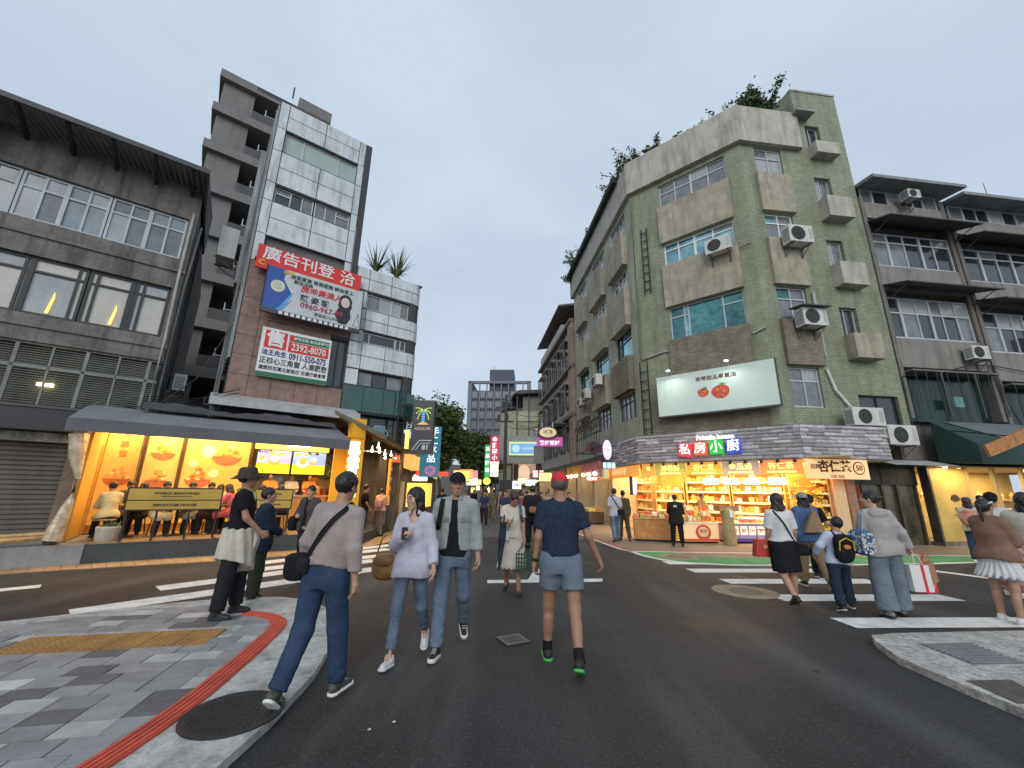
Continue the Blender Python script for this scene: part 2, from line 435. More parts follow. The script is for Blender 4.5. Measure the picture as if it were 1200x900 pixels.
# granite pavers, each its own piece
PVM = [mat('granite_paver_%s' % n_, c_, rough=.75, var=.14, scale=6, bump=.25, bscale=160, stain=.2, sxyz=(2, 2, 2)) for n_, c_ in
       (('mid', (.28, .281, .287)), ('grey', (.235, .236, .243)), ('pale', (.40, .40, .40)), ('dark', (.125, .126, .132)), ('white', (.52, .515, .505)))]
TACT = mat('yellow_tactile', (0.33, 0.175, 0.05), rough=.8, var=.18, scale=4, bump=.3, bscale=80, stain=.3, sxyz=(2, 2, 2))
from mathutils import geometry as _g
poly_in = [Vector((*p, 0)) for p in off_path(redp, .0)]
inner = [(p.x, p.y) for p in poly_in] + [(-3.2, .2), (-9, -3), (-11, 1.2), (-8.9, 2.5), (-5.72, 4.93), (-4.5, 5.78), (-3.95, 5.98), (-3.5, 5.9)]
def inside(x, y, pl=inner):
    c = False; j = len(pl) - 1
    for i in range(len(pl)):
        if (pl[i][1] > y) != (pl[j][1] > y) and x < (pl[j][0] - pl[i][0]) * (y - pl[i][1]) / (pl[j][1] - pl[i][1]) + pl[i][0]: c = not c
        j = i
    return c
GA = math.radians(12)
ca, sa = math.cos(GA), math.sin(GA)
def g2w(u, v): return (u * ca - v * sa - 3.2, u * sa + v * ca + 4.55)
YEL = (-1.62, .06, 0.0, .5)       # tactile strip in grid metres (u0,u1,v0,v1)
pm = {}
def paver_mesh(kind, wd, hd):
    if (kind, wd) not in pm:
        g_ = .006; me = bpy.data.meshes.new('paver')
        q = MB(); q.box(g_, wd - g_, g_, hd - g_, 0, .03)
        me.from_pydata(q.v, [], q.f); me.materials.append(PVM[kind]); pm[(kind, wd)] = me
    return pm[(kind, wd)]
npv = 0
inner_v = [Vector(p) for p in inner]
rp_ = random.Random(3)
leftover = MB()
for j in range(-22, 10):
    v = j * .2; u = -5.7 + (.15 if j % 2 else 0)
    while u < 1.6:
        wd = rp_.choice((.3, .3, .3, .3, .45))
        cs = [g2w(u + a, v + c) for a in (.0, wd) for c in (0, .2)]
        kind = rp_.choices((0, 1, 2, 3, 4), (36, 28, 17, 9, 10))[0]
        ok = [inside(*c) for c in cs]
        mid = (u + wd / 2, v + .1)
        iny = YEL[0] - .01 < mid[0] and u < YEL[1] + .02 and u + wd > YEL[0] and YEL[2] - .05 < mid[1] < YEL[3] + .05
        if iny: u += wd; continue
        if all(ok):
            d_ = math.hypot(cs[0][0], cs[0][1])
            if npv < 296 and d_ < 6.9 and cs[0][1] > 2.1 and cs[0][0] > -5.9:
                o = bpy.data.objects.new('paver', paver_mesh(kind, wd, .2))
                x, y = g2w(u, v)
                place(o, PAV, T(x, y, PZ - .03 + rp_.uniform(-.0015, .002), GA)); npv += 1
            else:
                leftover.mi_(kind).prism([cs[0], cs[2], cs[3], cs[1]], PZ - .03, PZ - .001)
        elif any(ok):                                   # cut pavers along the edge
            poly = [g2w(u + .006, v + .006), g2w(u + wd - .006, v + .006), g2w(u + wd - .006, v + .194), g2w(u + .006, v + .194)]
            S = 8; keep = []
            for a in range(S):
                for c in range(4):
                    pts = [g2w(u + wd * (a + da) / S, v + .2 * (c + dc) / 4) for da, dc in ((0, 0), (1, 0), (1, 1), (0, 1))]
                    cx = sum(p[0] for p in pts) / 4; cy = sum(p[1] for p in pts) / 4
                    if inside(cx, cy): keep.append(pts)
            if keep:
                q = MB()
                for pts in keep: q.prism(pts, PZ - .03, PZ)
                if npv < 296 and math.hypot(cs[0][0], cs[0][1]) < 6.9 and cs[0][1] > 2.1: q.build('paver', PVM[kind], PAV); npv += 1
                else:
                    leftover.mi_(kind)
                    for pts in keep: leftover.prism(pts, PZ - .03, PZ)
        u += wd
leftover.build('far_pavers', PVM, PAV, kind='stuff')
# tactile strip: 0.3 m tiles with domes
q = MB(); q.box(.004, .296, .004, .246, 0, .03)
for i in range(5):
    for j in range(4):
        q.lathe([(.019, .03), (.012, .036)], 6, (.04 + i * .055, .04 + j * .056, 0))
tm = bpy.data.meshes.new('tactile_tile'); tm.from_pydata(q.v, [], q.f); tm.materials.append(TACT)
u = YEL[0]
while u < YEL[1] - .05:
    for v in (YEL[2], YEL[2] + .25):
        o = bpy.data.objects.new('tactile_tile', tm); x, y = g2w(u, v); place(o, PAV, T(x, y, PZ - .028, GA))
    u += .3
# iron manhole cover on the curb ramp
mh = thing('manhole_cover', 'large round dark iron manhole cover set in the pale kerb beside the red band', 'manhole cover', T(*gp(274, 836, .06), PZ - .012, .3))
IRON = mat('cast_iron', (0.03, 0.031, 0.034), rough=.55, var=.25, scale=8, metal=.3)
MB().lathe([(.32, 0), (.32, .012), (.30, .014), (.285, .008)], 40).build('rim', IRON, mh, smooth=30)
q = MB().lathe([(.29, 0), (.288, .006)], 40)
q.build('plate', IRON, mh)
q = MB()
for i in range(-9, 10):
    for j in range(-9, 10):
        if math.hypot(i, j) < 9.2:
            x, y = i * .03, j * .03; a = (i + j) % 2
            q.box(x - (.011 if a else .004), x + (.011 if a else .004), y - (.004 if a else .011), y + (.004 if a else .011), .006, .012)
q.build('tread', IRON, mh, kind='stuff')
mh = thing('manhole_cover', 'round manhole cover in a sandy patch at the right crossing', 'manhole cover', T(4.02, 7.55, .004, .2))
SAND = mat('sandy_patch', (0.30, 0.235, 0.165), rough=.9, var=.25, scale=4, bump=.5, bscale=60)
MB().lathe([(.52, 0), (.5, .004)], 32).build('surround', SAND, mh)
MB().lathe([(.27, .004), (.26, .008)], 32).build('plate', mat('worn_iron', (.13, .115, .10), rough=.7, var=.3, scale=12), mh)
mh = thing('drain_grate', 'small square pale drain grate in the middle of the road', 'drain grate', T(*gp(601, 751), .013, math.radians(28)))
GRM = mat('pale_iron', (.12, .12, .115), rough=.6, var=.2, scale=20)
q = MB()
for a, c in ((-.14, -.11), (.11, .14)): q.box(a, c, -.14, .14, 0, .006).box(-.11, .11, a, c, 0, .006)
q.build('frame', GRM, mh)
for i in range(4): MB().box(-.11, .11, -.09 + i * .055, -.065 + i * .055, 0, .005).build('bar', GRM, mh)

# ---- right refuge island
isl = [(4.02, 4.98), (4.14, 5.18), (4.5, 5.27), (6.0, 5.42), (9, 5.6), (9, .6), (4.15, 1.2), (4.0, 2.4), (3.9, 3.4), (3.86, 3.95), (3.86, 4.55)]
ISM = mat('island_concrete', (0.46, 0.44, 0.41), rough=.9, var=.25, scale=4, bump=.9, bscale=45, stain=.85, sxyz=(9, 9, 9))
MB().prism(isl, -.02, .07).build('refuge_island', ISM, kind='structure')
ISL = bpy.data.objects['refuge_island']
tp = [gp(1078, 755, .07), gp(1136, 754, .07), gp(1202, 778, .07), gp(1140, 779, .07)]
TPM = mat('grey_tactile', (.15, .155, .165), rough=.8, var=.15, scale=6)
q = MB().prism(tp, .07, .076); q.build('tactile_plate', TPM, ISL)
q = MB()
for i in range(9):
    t = (i + .5) / 9
    a = [tp[0][k] + (tp[3][k] - tp[0][k]) * t for k in (0, 1)]; c = [tp[1][k] + (tp[2][k] - tp[1][k]) * t for k in (0, 1)]
    q.tube([(a[0], a[1], .078), (c[0], c[1], .078)], .012, 5)
q.build('tactile_ridges', TPM, ISL, kind='stuff')
MB().prism([gp(1132, 798, .07), gp(1185, 797, .07), gp(1235, 824, .07), gp(1193, 825, .07)], .07, .075).build('iron_plate', mat('brown_iron', (.085, .075, .065), rough=.7, var=.3, scale=9), ISL)

# ---- right pavement: tan paving, green walking lane, white edge line
TAN = mat('tan_paving', (0.44, 0.31, 0.19), rough=.7, var=.18, scale=2, tile=(.4, .2, (.38, .27, .165), (.2, .16, .12)))
GREENP = mat('green_lane_paint', (0.075, 0.30, 0.12), rough=.8, var=.2, scale=2, bump=.3, bscale=80, stain=.35, sxyz=(1.5, 1.5, 1.5))
edge = smooth_path([(1.1, 40), (1.9, 28), (2.55, 20), (3.05, 14.8), (3.4, 12.25), (3.55, 11.3), (3.95, 10.6), (4.7, 10.25), (6.2, 10.22), (10.2, 10.78), (14, 11.6), (22, 13)], 5)
MB().poly([(x, y, .006) for x, y in edge] + [(22, 17, .006), (9, 17.5, .006), (5, 40, .006)]).build('right_pavement', TAN, kind='structure')
e2 = [p for p in edge if p[1] < 12.4]
band('green_lane', e2, .06, 1.15, .002, .010, GREENP, kind='structure')
band('white_edge_line', e2, -.06, .06, .002, .012, PAINT, kind='structure')
e3 = [p for p in edge if 12.2 < p[1] < 24]
band('red_edge_line', e3, -.05, .05, .002, .012, mat('red_line_paint', (.45, .07, .05), rough=.8, var=.2), kind='structure')
band('far_edge_line', [p for p in edge if 12.2 < p[1] < 38], -.16, -.08, .002, .012, PAINT, kind='structure')
mh = thing('manhole_cover', 'pale brown round cover on the green painted walking lane', 'manhole cover', T(*gp(795, 653), .0105))
MB().lathe([(.5, 0), (.49, .004)], 32).build('surround', SAND, mh)
MB().lathe([(.3, .004), (.29, .008)], 32).build('plate', mat('rust_plate', (.2, .13, .08), rough=.8, var=.3, scale=9), mh)

# ---- left sidewalk in front of the platform
LSW = mat('ochre_paving', (0.42, 0.275, 0.14), rough=.7, var=.2, scale=2, tile=(.3, .15, (.36, .23, .12), (.2, .15, .1)))
lsw = [(-12.5, 5.35), (-8.55, 8.35), (-6.1, 9.75), (-5.0, 10.7), (-3.9, 12.5), (-3.45, 14.5), (-3.6, 17), (-4.1, 26), (-5.2, 26), (-4.4, 13), (-5.2, 12.2), (-8.74, 8.98), (-12.7, 5.95)]
MB().prism(lsw, -.02, .015).build('left_sidewalk', LSW, kind='structure')
# ================================================================== LEFT ROW
# ---- A: weathered concrete block at far left
A = thing('concrete_building', 'weathered dark concrete block with long window bands at the far left', 'building', FA)
holes = [(-6.6, .12, 8.05, 9.4), (-6.6, .12, 5.6, 7.12), (-6.6, .3, 3.3, 4.86), (-6.6, -.75, .45, 2.55), (-.44, .3, 0, 3.28)]
q = wall(MB(), -7.2, .3, 0, 10.45, holes, .3)
q.build('wall', CONC_D, A)
q = MB().quad((.3, 0, 3.3), (.3, 9, 3.3), (.3, 9, 10.45), (.3, 0, 10.45)).quad((-7.2, 0, 10.45), (.3, 0, 10.45), (.3, 9, 10.45), (-7.2, 9, 10.45)).quad((-7.2, 0, 0), (-7.2, 9, 0), (-7.2, 9, 10.45), (-7.2, 0, 10.45))
q.build('side_wall', CONC_D, A)
MB().box(-6.9, .2, .32, .4, 3.35, 10.2).box(-6.9, -.75, .32, .4, .2, 3.35).build('core', DARK, A)
for z in (7.62, 5.28, 4.92):                             # thin string courses
    MB().box(-7.2, .32, -.05, 0, z, z + .09).build('string_course', CONC_D, A)
FW = mat('pale_blue_frame', (.46, .50, .53), rough=.5, var=.1, stain=.2)
for i in range(4):
    a = -6.58 + i * 1.675
    window(A, FA, a, a + 1.66, 8.06, 9.39, [.25, .5, .75], FW, [G_GREY, G_PALE, G_GREY, mat('blue_curtain_glass', (.26, .30, .33), rough=.15, var=.15)], transom=.68, thick=(1,), fw=.055)
BF = mat('black_window_frame', (.025, .026, .028), rough=.5, var=.1)
CUR = mat('cream_curtain_glass', (.50, .49, .44), rough=.25, var=.1, scale=1.5)
for i in range(4):
    a = -6.58 + i * 1.675
    wo = window(A, FA, a, a + 1.66, 5.61, 7.11, [.1, .52, .58, .66] if i % 2 else [.33, .4, .9], BF, [CUR, CUR, CUR, G_PALE], transom=.76, fw=.06, thick=(1,))
LAMPG = glow('curtain_gap_light', (1.0, .55, .12), 1.6)
for x in (-2.98 + .85, -.98 + .0):
    MB().prism([(x, 5.72), (x + .06, 5.72), (x + .10, 6.15), (x + .07, 6.3)], .10, .108, 'y').build('curtain_gap', LAMPG, A)
# grille storey
GRL = mat('grille_paint', (.20, .205, .185), rough=.7, var=.2)
q = MB(); b_ = MB()
for i in range(26): q.box(-6.6, .28, .02, .04, 3.34 + i * .058, 3.352 + i * .058)
q.build('grille_bars', GRL, A, kind='stuff')
for i in range(12):
    x = -6.55 + i * .6; MB().box(x - (.035 if i % 2 else .02), x + (.035 if i % 2 else .02), 0.0, .06, 3.3, 4.86).build('grille_post', GRL, A)
MB().box(-6.6, .28, .0, .055, 4.28, 4.36).build('grille_rail', GRL, A)
MB().box(-6.6, .2, .26, .3, 3.3, 4.86).build('backing_panel', mat('dim_green_wall', (.075, .08, .06), rough=.8, var=.3), A)
MB().box(-1.9, -1.62, .2, .24, 3.9, 3.98).build('ceiling_light', glow('dim_lamp', (1, .8, .35), 9), A)
# shop sign box and shutter
MB().box(-7.2, -.55, -.55, 0, 2.78, 3.28).build('sign_box', mat('black_fascia', (.03, .03, .033), rough=.5, var=.2), A)
MB().box(-7.2, -.5, -.58, -.1, 3.28, 3.34).build('sign_cap', DGREY, A)
MB().box(-7.2, -.7, -.1, 0, 2.55, 2.76).build('worn_fascia', mat('peeling_paint', (.40, .40, .37), rough=.9, var=.55, scale=4, stain=.8, sxyz=(3, 3, 1)), A)
SH = mat('shutter_metal', (.13, .115, .10), rough=.6, var=.15, stain=.25)
sh = MB().box(-6.6, -.76, .2, .22, .45, 2.55).build('shutter', SH, A)
n_ = 0
for i in range(19):
    z = .46 + i * .11
    MB().prism([(.2, z), (.17, z + .02), (.17, z + .08), (.2, z + .105)], -6.6, -.76, 'x').build('slat', SH, sh)
MB().box(-.76, -.42, -.14, .05, .42, 2.55).build('corner_pier', mat('scuffed_pier', (.25, .24, .22), rough=.9, var=.3, stain=.6), A)
# roof canopy sloping out over the top floor
RUST = mat('rusty_corrugated', (.15, .135, .125), rough=.75, var=.3, scale=2, stain=.5)
q = MB()
nx = 70
for i in range(nx):
    x = -4.6 + i * 5.0 / nx; x2 = -4.6 + (i + 1) * 5.0 / nx; h0 = .02 * (i % 2); h1 = .02 * ((i + 1) % 2)
    q.quad((x, -1.05, 10.5 + h0), (x2, -1.05, 10.5 + h1), (x2, 3, 11.6 + h1), (x, 3, 11.6 + h0))
    q.quad((x, -1.05, 10.46 + h0), (x, 3, 11.56 + h0), (x2, 3, 11.56 + h1), (x2, -1.05, 10.46 + h1))
q.build('roof_canopy', RUST, A)
MB().box(-4.62, .42, -1.12, -1.05, 10.42, 10.56).build('gutter', DGREY, A)
MB().prism([(-1.05, 10.44), (3.4, 11.6), (3.4, 10.0), (.5, 10.0)], .36, .42, 'x').build('canopy_side', DGREY, A)
for i in range(6):
    x = -4.2 + i * .85
    MB().prism([(0, 10.15), (0, 10.3), (-1.0, 10.47), (-1.0, 10.4)], x - .04, x + .04, 'x').build('canopy_bracket', BLACK, A)
MB().box(-7.4, -4.05, -.55, .4, 9.0, 11.0).build('stair_tower', CONC_D, A)
MB().box(-7.5, -4.0, -.62, .5, 11.0, 11.15).build('tower_cap', CONC_D, A)
MB().prism([(-4.05, 9.75), (-3.85, 9.7), (-3.7, 10.9), (-4.0, 10.95)], -.5, -.2, 'y').build('parapet_wing', CONC_M, A)
PIPE = mat('pvc_pipe', (.38, .38, .37), rough=.6, var=.2, stain=.4)
MB().tube([(.22, -.08, 2.9), (.24, -.08, 5.6), (.2, -.08, 7.6), (.2, -.05, 9.6)], .035, 7).build('drain_pipe', PIPE, A)
MB().tube([(.34, .3, 2.9), (.34, .3, 7.3), (.4, .5, 9.5)], .03, 6).build('drain_pipe', PIPE, A)
q = MB()
for k, (x, y) in enumerate(((.36, 1.2), (.37, 1.7), (.36, 2.2))): q.tube([(x, y, 3.2), (x + .03, y + .05, 6.0), (x, y, 9.4)], .018, 5)
q.build('alley_cables', BLACK, A, kind='stuff')

# ---- B: tall slim block with white panels above a brown stone storey
B = thing('panelled_building', 'tall narrow building of white cladding panels with billboards on its brown lower floors', 'building', FB)
PAN = mat('white_cladding', (.58, .62, .645), rough=.5, var=.12, scale=1.2, stain=.5, sxyz=(3, 3, .5))
JNT = mat('panel_joint', (.06, .065, .07), rough=.9, var=0)
BROWN = mat('brown_granite', (.235, .155, .125), rough=.6, var=.22, scale=5, bump=.2, bscale=90, stain=.3)
q = wall(MB(), 1.8, 5.22, 3.5, 15.6, [(2.12, 4.72, 13.5, 14.42), (2.12, 4.72, 11.38, 12.05), (4.62, 5.2, 5.05, 6.85), (2.05, 4.95, 9.3, 10.0)], .3)
q.quad((1.8, 0, 3.5), (1.8, 3, 3.5), (1.8, 3, 15.6), (1.8, 0, 15.6)).quad((4.95, 0, 8.9), (4.95, 6, 8.9), (4.95, 6, 15.6), (4.95, 0, 15.6)).quad((1.8, 0, 15.6), (5.22, 0, 15.6), (5.22, 6, 15.6), (1.8, 6, 15.6))
q.build('wall', JNT, B)
MB().box(1.9, 5.1, .35, .4, 4, 15.5).build('core', DARK, B)
def panel(x0, x1, z0, z1, m_=PAN, d=.03, par=B, W=FB, g_=.014):
    return MB().box(x0 + g_, x1 - g_, -d - rnd.uniform(0, .004), -.002, z0 + g_, z1 - g_).build('panel', m_, par, W)
for z0, z1 in ((15.05, 15.6), (14.45, 15.05), (12.8, 13.46), (12.1, 12.8), (10.7, 11.34), (10.02, 10.7)):
    panel(2.1, 3.42, z0, z1); panel(3.42, 4.72, z0, z1)
for z0, z1 in ((14.45, 15.6), (13.46, 14.45), (12.1, 13.46), (11.34, 12.1), (10.02, 11.34), (8.95, 10.02)):
    panel(1.8, 2.1, z0, z1); panel(4.72, 4.97, z0, z1)
window(B, FB, 2.12, 4.72, 13.5, 14.42, [.25, .74], ALU, [mat('milky_green_glass', (.36, .43, .41), rough=.3, var=.1)], fw=.04)
window(B, FB, 2.12, 3.4, 11.38, 12.05, [.4, .7], ALU, [G_GREY, G_DARK, G_PALE], transom=.62, fw=.04, tall_skip=(1, 2))
window(B, FB, 3.44, 4.72, 11.38, 12.05, [.3, .6], ALU, [G_GREY, G_PALE, G_GREY], transom=.62, fw=.04, tall_skip=(0, 1))
MB().box(2.05, 4.95, .1, .14, 9.3, 10.0).build('recess_panel', mat('shaded_metal', (.14, .14, .14), rough=.7, var=.25, stain=.3), B)
MB().box(2.05, 4.95, -.08, 0, 9.98, 10.03).build('ledge', ALU, B)
# grey metal side with cable risers
SIDE = mat('stained_metal_side', (.30, .32, .33), rough=.6, var=.25, scale=1.2, stain=.6)
q = MB()
for i in range(10):
    y = .02 + i * .28; q.box(1.72 - .03 * (i % 2), 1.79, y, y + .26, 5.5, 15.4)
q.build('metal_side', SIDE, B)
MB().box(1.5, 1.79, .5, 1.5, 8.2, 13.6).build('riser_duct', SIDE, B)
q = MB()
for k in range(7): q.tube([(1.66 - .05 * (k % 3), -.06 + .16 * k, 3.6), (1.64 - .04 * (k % 2), -.05 + .16 * k, 9), (1.68, -.02 + .16 * k, 14.0)], .016 + .006 * (k % 2), 5)
q.build('cable_risers', mat('grey_cable', (.16, .165, .17), rough=.6, var=.3), B, kind='stuff')
# brown granite slabs
xs = [1.82, 2.36, 3.0, 3.7, 4.4, 5.2]
for z0, z1 in ((4.3, 5.0), (6.95, 7.6), (7.6, 8.3), (8.3, 8.95)):
    for a, c in zip(xs, xs[1:]): panel(a, c, z0, z1, BROWN, .04, g_=.006).name = 'stone_slab'
for z0, z1 in ((5.0, 5.65), (5.65, 6.3), (6.3, 6.95)):
    panel(1.82, 2.36, z0, z1, BROWN, .04, g_=.006).name = 'stone_slab'; panel(2.36, 2.62, z0, z1, BROWN, .04, g_=.006).name = 'stone_slab'
panel(2.62, 4.6, 5.0, 6.95, BROWN, .03, g_=.004).name = 'stone_slab'
window(B, FB, 4.62, 5.2, 5.05, 6.85, [.5], BLACK, [G_DARK], fw=.05)
MB().quad((5.22, 0, 4.2), (5.22, 3, 4.2), (5.22, 3, 8.95), (5.22, 0, 8.95)).build('side_wall', CONC_D, B)
# pale metal rain ledge above the shop
q = MB().prism([(-.05, 4.32), (-.85, 4.05), (-.85, 3.85), (-.05, 3.95)], 1.5, 5.7, 'x')
q.build('rain_ledge', mat('pale_sheet_metal', (.42, .43, .43), rough=.5, var=.15, stain=.25), B)
MB().tube([(2.1, -.3, 15.7), (2.1, -.3, 16.2)], .03).build('vent_pipe', BLACK, B)
MB().box(4.9, 5.02, -.02, .4, 9.0, 11.6).build('rusty_flashing', RUST, B)

# C: lower white wing with rounded end
C_ = thing('panelled_wing', 'lower white panelled wing with window bands and a rounded far end, palms on its roof', 'building', FB)
bands = [(8.3, 9.0), (6.92, 7.4), (5.25, 5.85)]
q = wall(MB(), 5.22, 7.55, 4.2, 10.0, [(5.7, 7.45, a, c) for a, c in bands], .25)
NA = 8
def arc(k, r=.42): 
    a = math.radians(90 * k / NA); return (7.55 + r * math.sin(a), r - r * math.cos(a))
for k in range(NA):
    (x0, y0), (x1, y1) = arc(k), arc(k + 1); q.quad((x0, y0, 4.2), (x1, y1, 4.2), (x1, y1, 10), (x0, y0, 10))
q.quad((7.97, .42, 4.2), (7.97, 7, 4.2), (7.97, 7, 10), (7.97, .42, 10)).quad((5.22, 0, 10), (7.97, 0, 10), (7.97, 7, 10), (5.22, 7, 10))
q.build('wall', JNT, C_)
MB().box(5.3, 7.5, .3, .36, 4, 9.9).build('core', DARK, C_)
MB().box(5.3, 7.9, .4, 7, 3.9, 4.2).build('soffit', DGREY, C_)
xs = [5.24, 5.72, 6.62, 7.55]
for z0, z1 in ((9.55, 10.0), (9.05, 9.55), (7.85, 8.27), (7.43, 7.85), (6.4, 6.9), (5.88, 6.4)):
    for a, c in zip(xs, xs[1:]): panel(a, c, z0, z1, par=C_)
    q = MB()
    for k in range(NA):
        (x0, y0), (x1, y1) = arc(k, .44), arc(k + 1, .44); q.quad((x0, y0 - .03, z0 + .012), (x1, y1 - .03, z0 + .012), (x1, y1 - .03, z1 - .012), (x0, y0 - .03, z1 - .012))
    q.build('panel', PAN, C_, smooth=40)
for (z0, z1) in bands: panel(5.24, 5.7, z0, z1, par=C_)
window(C_, FB, 5.72, 7.45, 8.32, 8.98, [.32, .58, .8], ALU, [G_GREY, G_DARK, G_PALE], fw=.04, thick=(1,))
window(C_, FB, 5.72, 7.45, 6.94, 7.38, [.15, .75, .87], ALU, [G_DARK, G_DARK, G_PALE], fw=.04, thick=(1,))
window(C_, FB, 5.3, 7.45, 5.27, 5.84, [.2, .45, .7], BLACK, [G_DARK, G_GREY], fw=.03)
for a, c in zip([5.22, 5.95, 6.7, 7.5], [5.95, 6.7, 7.5, 7.95]):
    MB().box(a + .008, c - .008, -.06, -.02, 4.3, 5.22).build('green_glass_panel', mat('bottle_green_glass', (.02, .075, .06), rough=.12, var=.2, spec=.9, stain=.2), C_)
MB().box(5.22, 8.05, -.1, .3, 4.2, 4.28).build('sill', BLACK, C_)
# dark glazed storey under the wing with steel ladder and swirl ornament
MB().box(5.6, 7.75, .25, .35, 2.9, 4.2).build('dark_glazing', G_DARK, C_)
for x in (5.7, 6.35, 7.0, 7.7): MB().box(x - .02, x + .02, .2, .26, 2.9, 4.2).build('glazing_bar', BLACK, C_)
MB().box(6.55, 7.0, .21, .24, 3.3, 3.9).build('poster', mat('teal_poster', (.13, .3, .34), rough=.4, var=.2), C_)
lad = thing('steel_ladder', 'black steel ladder climbing the corner behind the hanging signs', 'ladder', FB)
for x in (7.25, 7.5): MB().box(x - .02, x + .02, -.3, -.26, 2.6, 5.3).build('rail', BLACK, lad)
for k in range(8): MB().box(7.27, 7.48, -.29, -.27, 2.8 + k * .3, 2.83 + k * .3).build('rung', BLACK, lad)
sw = thing('swirl_ornament', 'pale scrolling metal cloud ornament above the street side awning', 'ornament', FB)
SWM = mat('pale_scroll', (.34, .36, .37), rough=.5, var=.1)
def spiral(cx, cz, r0, r1, a0, turns, n=22):
    return [(cx + (r0 + (r1 - r0) * k / n) * math.cos(a0 + turns * 6.283 * k / n), -.15, cz + (r0 + (r1 - r0) * k / n) * math.sin(a0 + turns * 6.283 * k / n)) for k in range(n + 1)]
for args in ((5.95, 3.35, .05, .22, 0, 1.5), (6.1, 3.35, .42, .42, .2, .42), (6.62, 3.45, .36, .36, .1, .45), (6.0, 3.0, .03, .12, 2, 1.4)):
    MB().tube(spiral(*args), .022, 5).build('scroll', SWM, sw)

# ---- rooftop palms on the wing
LEAF = [mat('leaf_%s' % n_, c_, rough=.55, var=.25, scale=6) for n_, c_ in (('dark', (.045, .08, .027)), ('mid', (.08, .135, .04)), ('light', (.13, .19, .055)), ('olive', (.11, .12, .05)))]
BARK = mat('bark', (.11, .085, .06), rough=.9, var=.3, scale=12)
for i, (x, y, lab) in enumerate(((6.1, .6, 'thin spiky potted palm at the left of the pair on the white wing roof'), (6.95, .5, 'fuller spiky palm at the right of the pair on the white wing roof'))):
    pt = thing('rooftop_palm', lab, 'plant', FB @ T(x, y, 10.0), 'spiky palms on the wing roof')
    MB().lathe([(.14, 0), (.18, .25)], 10).build('pot', mat('clay_pot', (.2, .1, .06), var=.2), pt)
    q = MB()
    for k in range(70 if i else 44):
        a = rnd.uniform(0, 6.28); L0 = rnd.uniform(.6, 1.25); bend = rnd.uniform(.1, .95)
        p = [Vector((0, 0, .25))]
        for s in range(1, 4): p.append(Vector((math.cos(a) * L0 * s / 3 * .7, math.sin(a) * L0 * s / 3 * .7, .25 + L0 * s / 3 * (1.2 - bend * s / 3))))
        n_ = Vector((-math.sin(a), math.cos(a), 0))
        q.mi_(rnd.randint(0, 3))
        for s in range(3):
            w0, w1 = .04 * (1 - s / 3.2), .04 * (1 - (s + 1) / 3.2)
            q.quad(p[s] - n_ * w0, p[s] + n_ * w0, p[s + 1] + n_ * w1, p[s + 1] - n_ * w1)
    q.build('fronds', LEAF, pt)

# ---- T: tall grey tower behind the alley
oT = left_off(14); FT = fr(oT, 53)
Tw = thing('grey_tower', 'tall grey concrete apartment tower with recessed balconies behind the alley', 'building', FT)
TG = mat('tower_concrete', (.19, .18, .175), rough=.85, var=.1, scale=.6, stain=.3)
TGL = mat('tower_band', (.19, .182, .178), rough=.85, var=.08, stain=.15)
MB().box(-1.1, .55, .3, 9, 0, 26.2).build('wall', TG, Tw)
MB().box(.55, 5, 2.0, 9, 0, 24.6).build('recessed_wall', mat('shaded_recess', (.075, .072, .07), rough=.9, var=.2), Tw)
fl = [2.0 + 2.72 * k for k in range(9)] 
for k, z in enumerate(fl + [26.3]):
    MB().box(-1.35, 5, -.05, 2.4, z - .28, z + .28).build('floor_band', TGL, Tw)
    if z < 26:
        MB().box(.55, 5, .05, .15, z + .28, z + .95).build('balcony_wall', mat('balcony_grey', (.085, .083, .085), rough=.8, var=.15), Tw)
        q = MB()
        q.tube([(1.2, .1, z + 1.05), (3, .1, z + 1.05)], .035, 5); q.tube([(1.25, .1, z + .95), (1.25, .1, z + 1.45)], .03, 5)
        q.build('railing', ALU, Tw)
        MB().box(1.9, 2.6, .6, 1.0, z + .28, z + 1.2).build('balcony_cabinet', mat('balcony_pale', (.35, .35, .34), var=.2), Tw)
MB().box(.55, 2.9, -.05, .5, 26.25, 26.55).build('roof_beam', TGL, Tw)
MB().box(2.9, 5, -.05, 2, 24.9, 27.4).build('roof_block', TG, Tw)

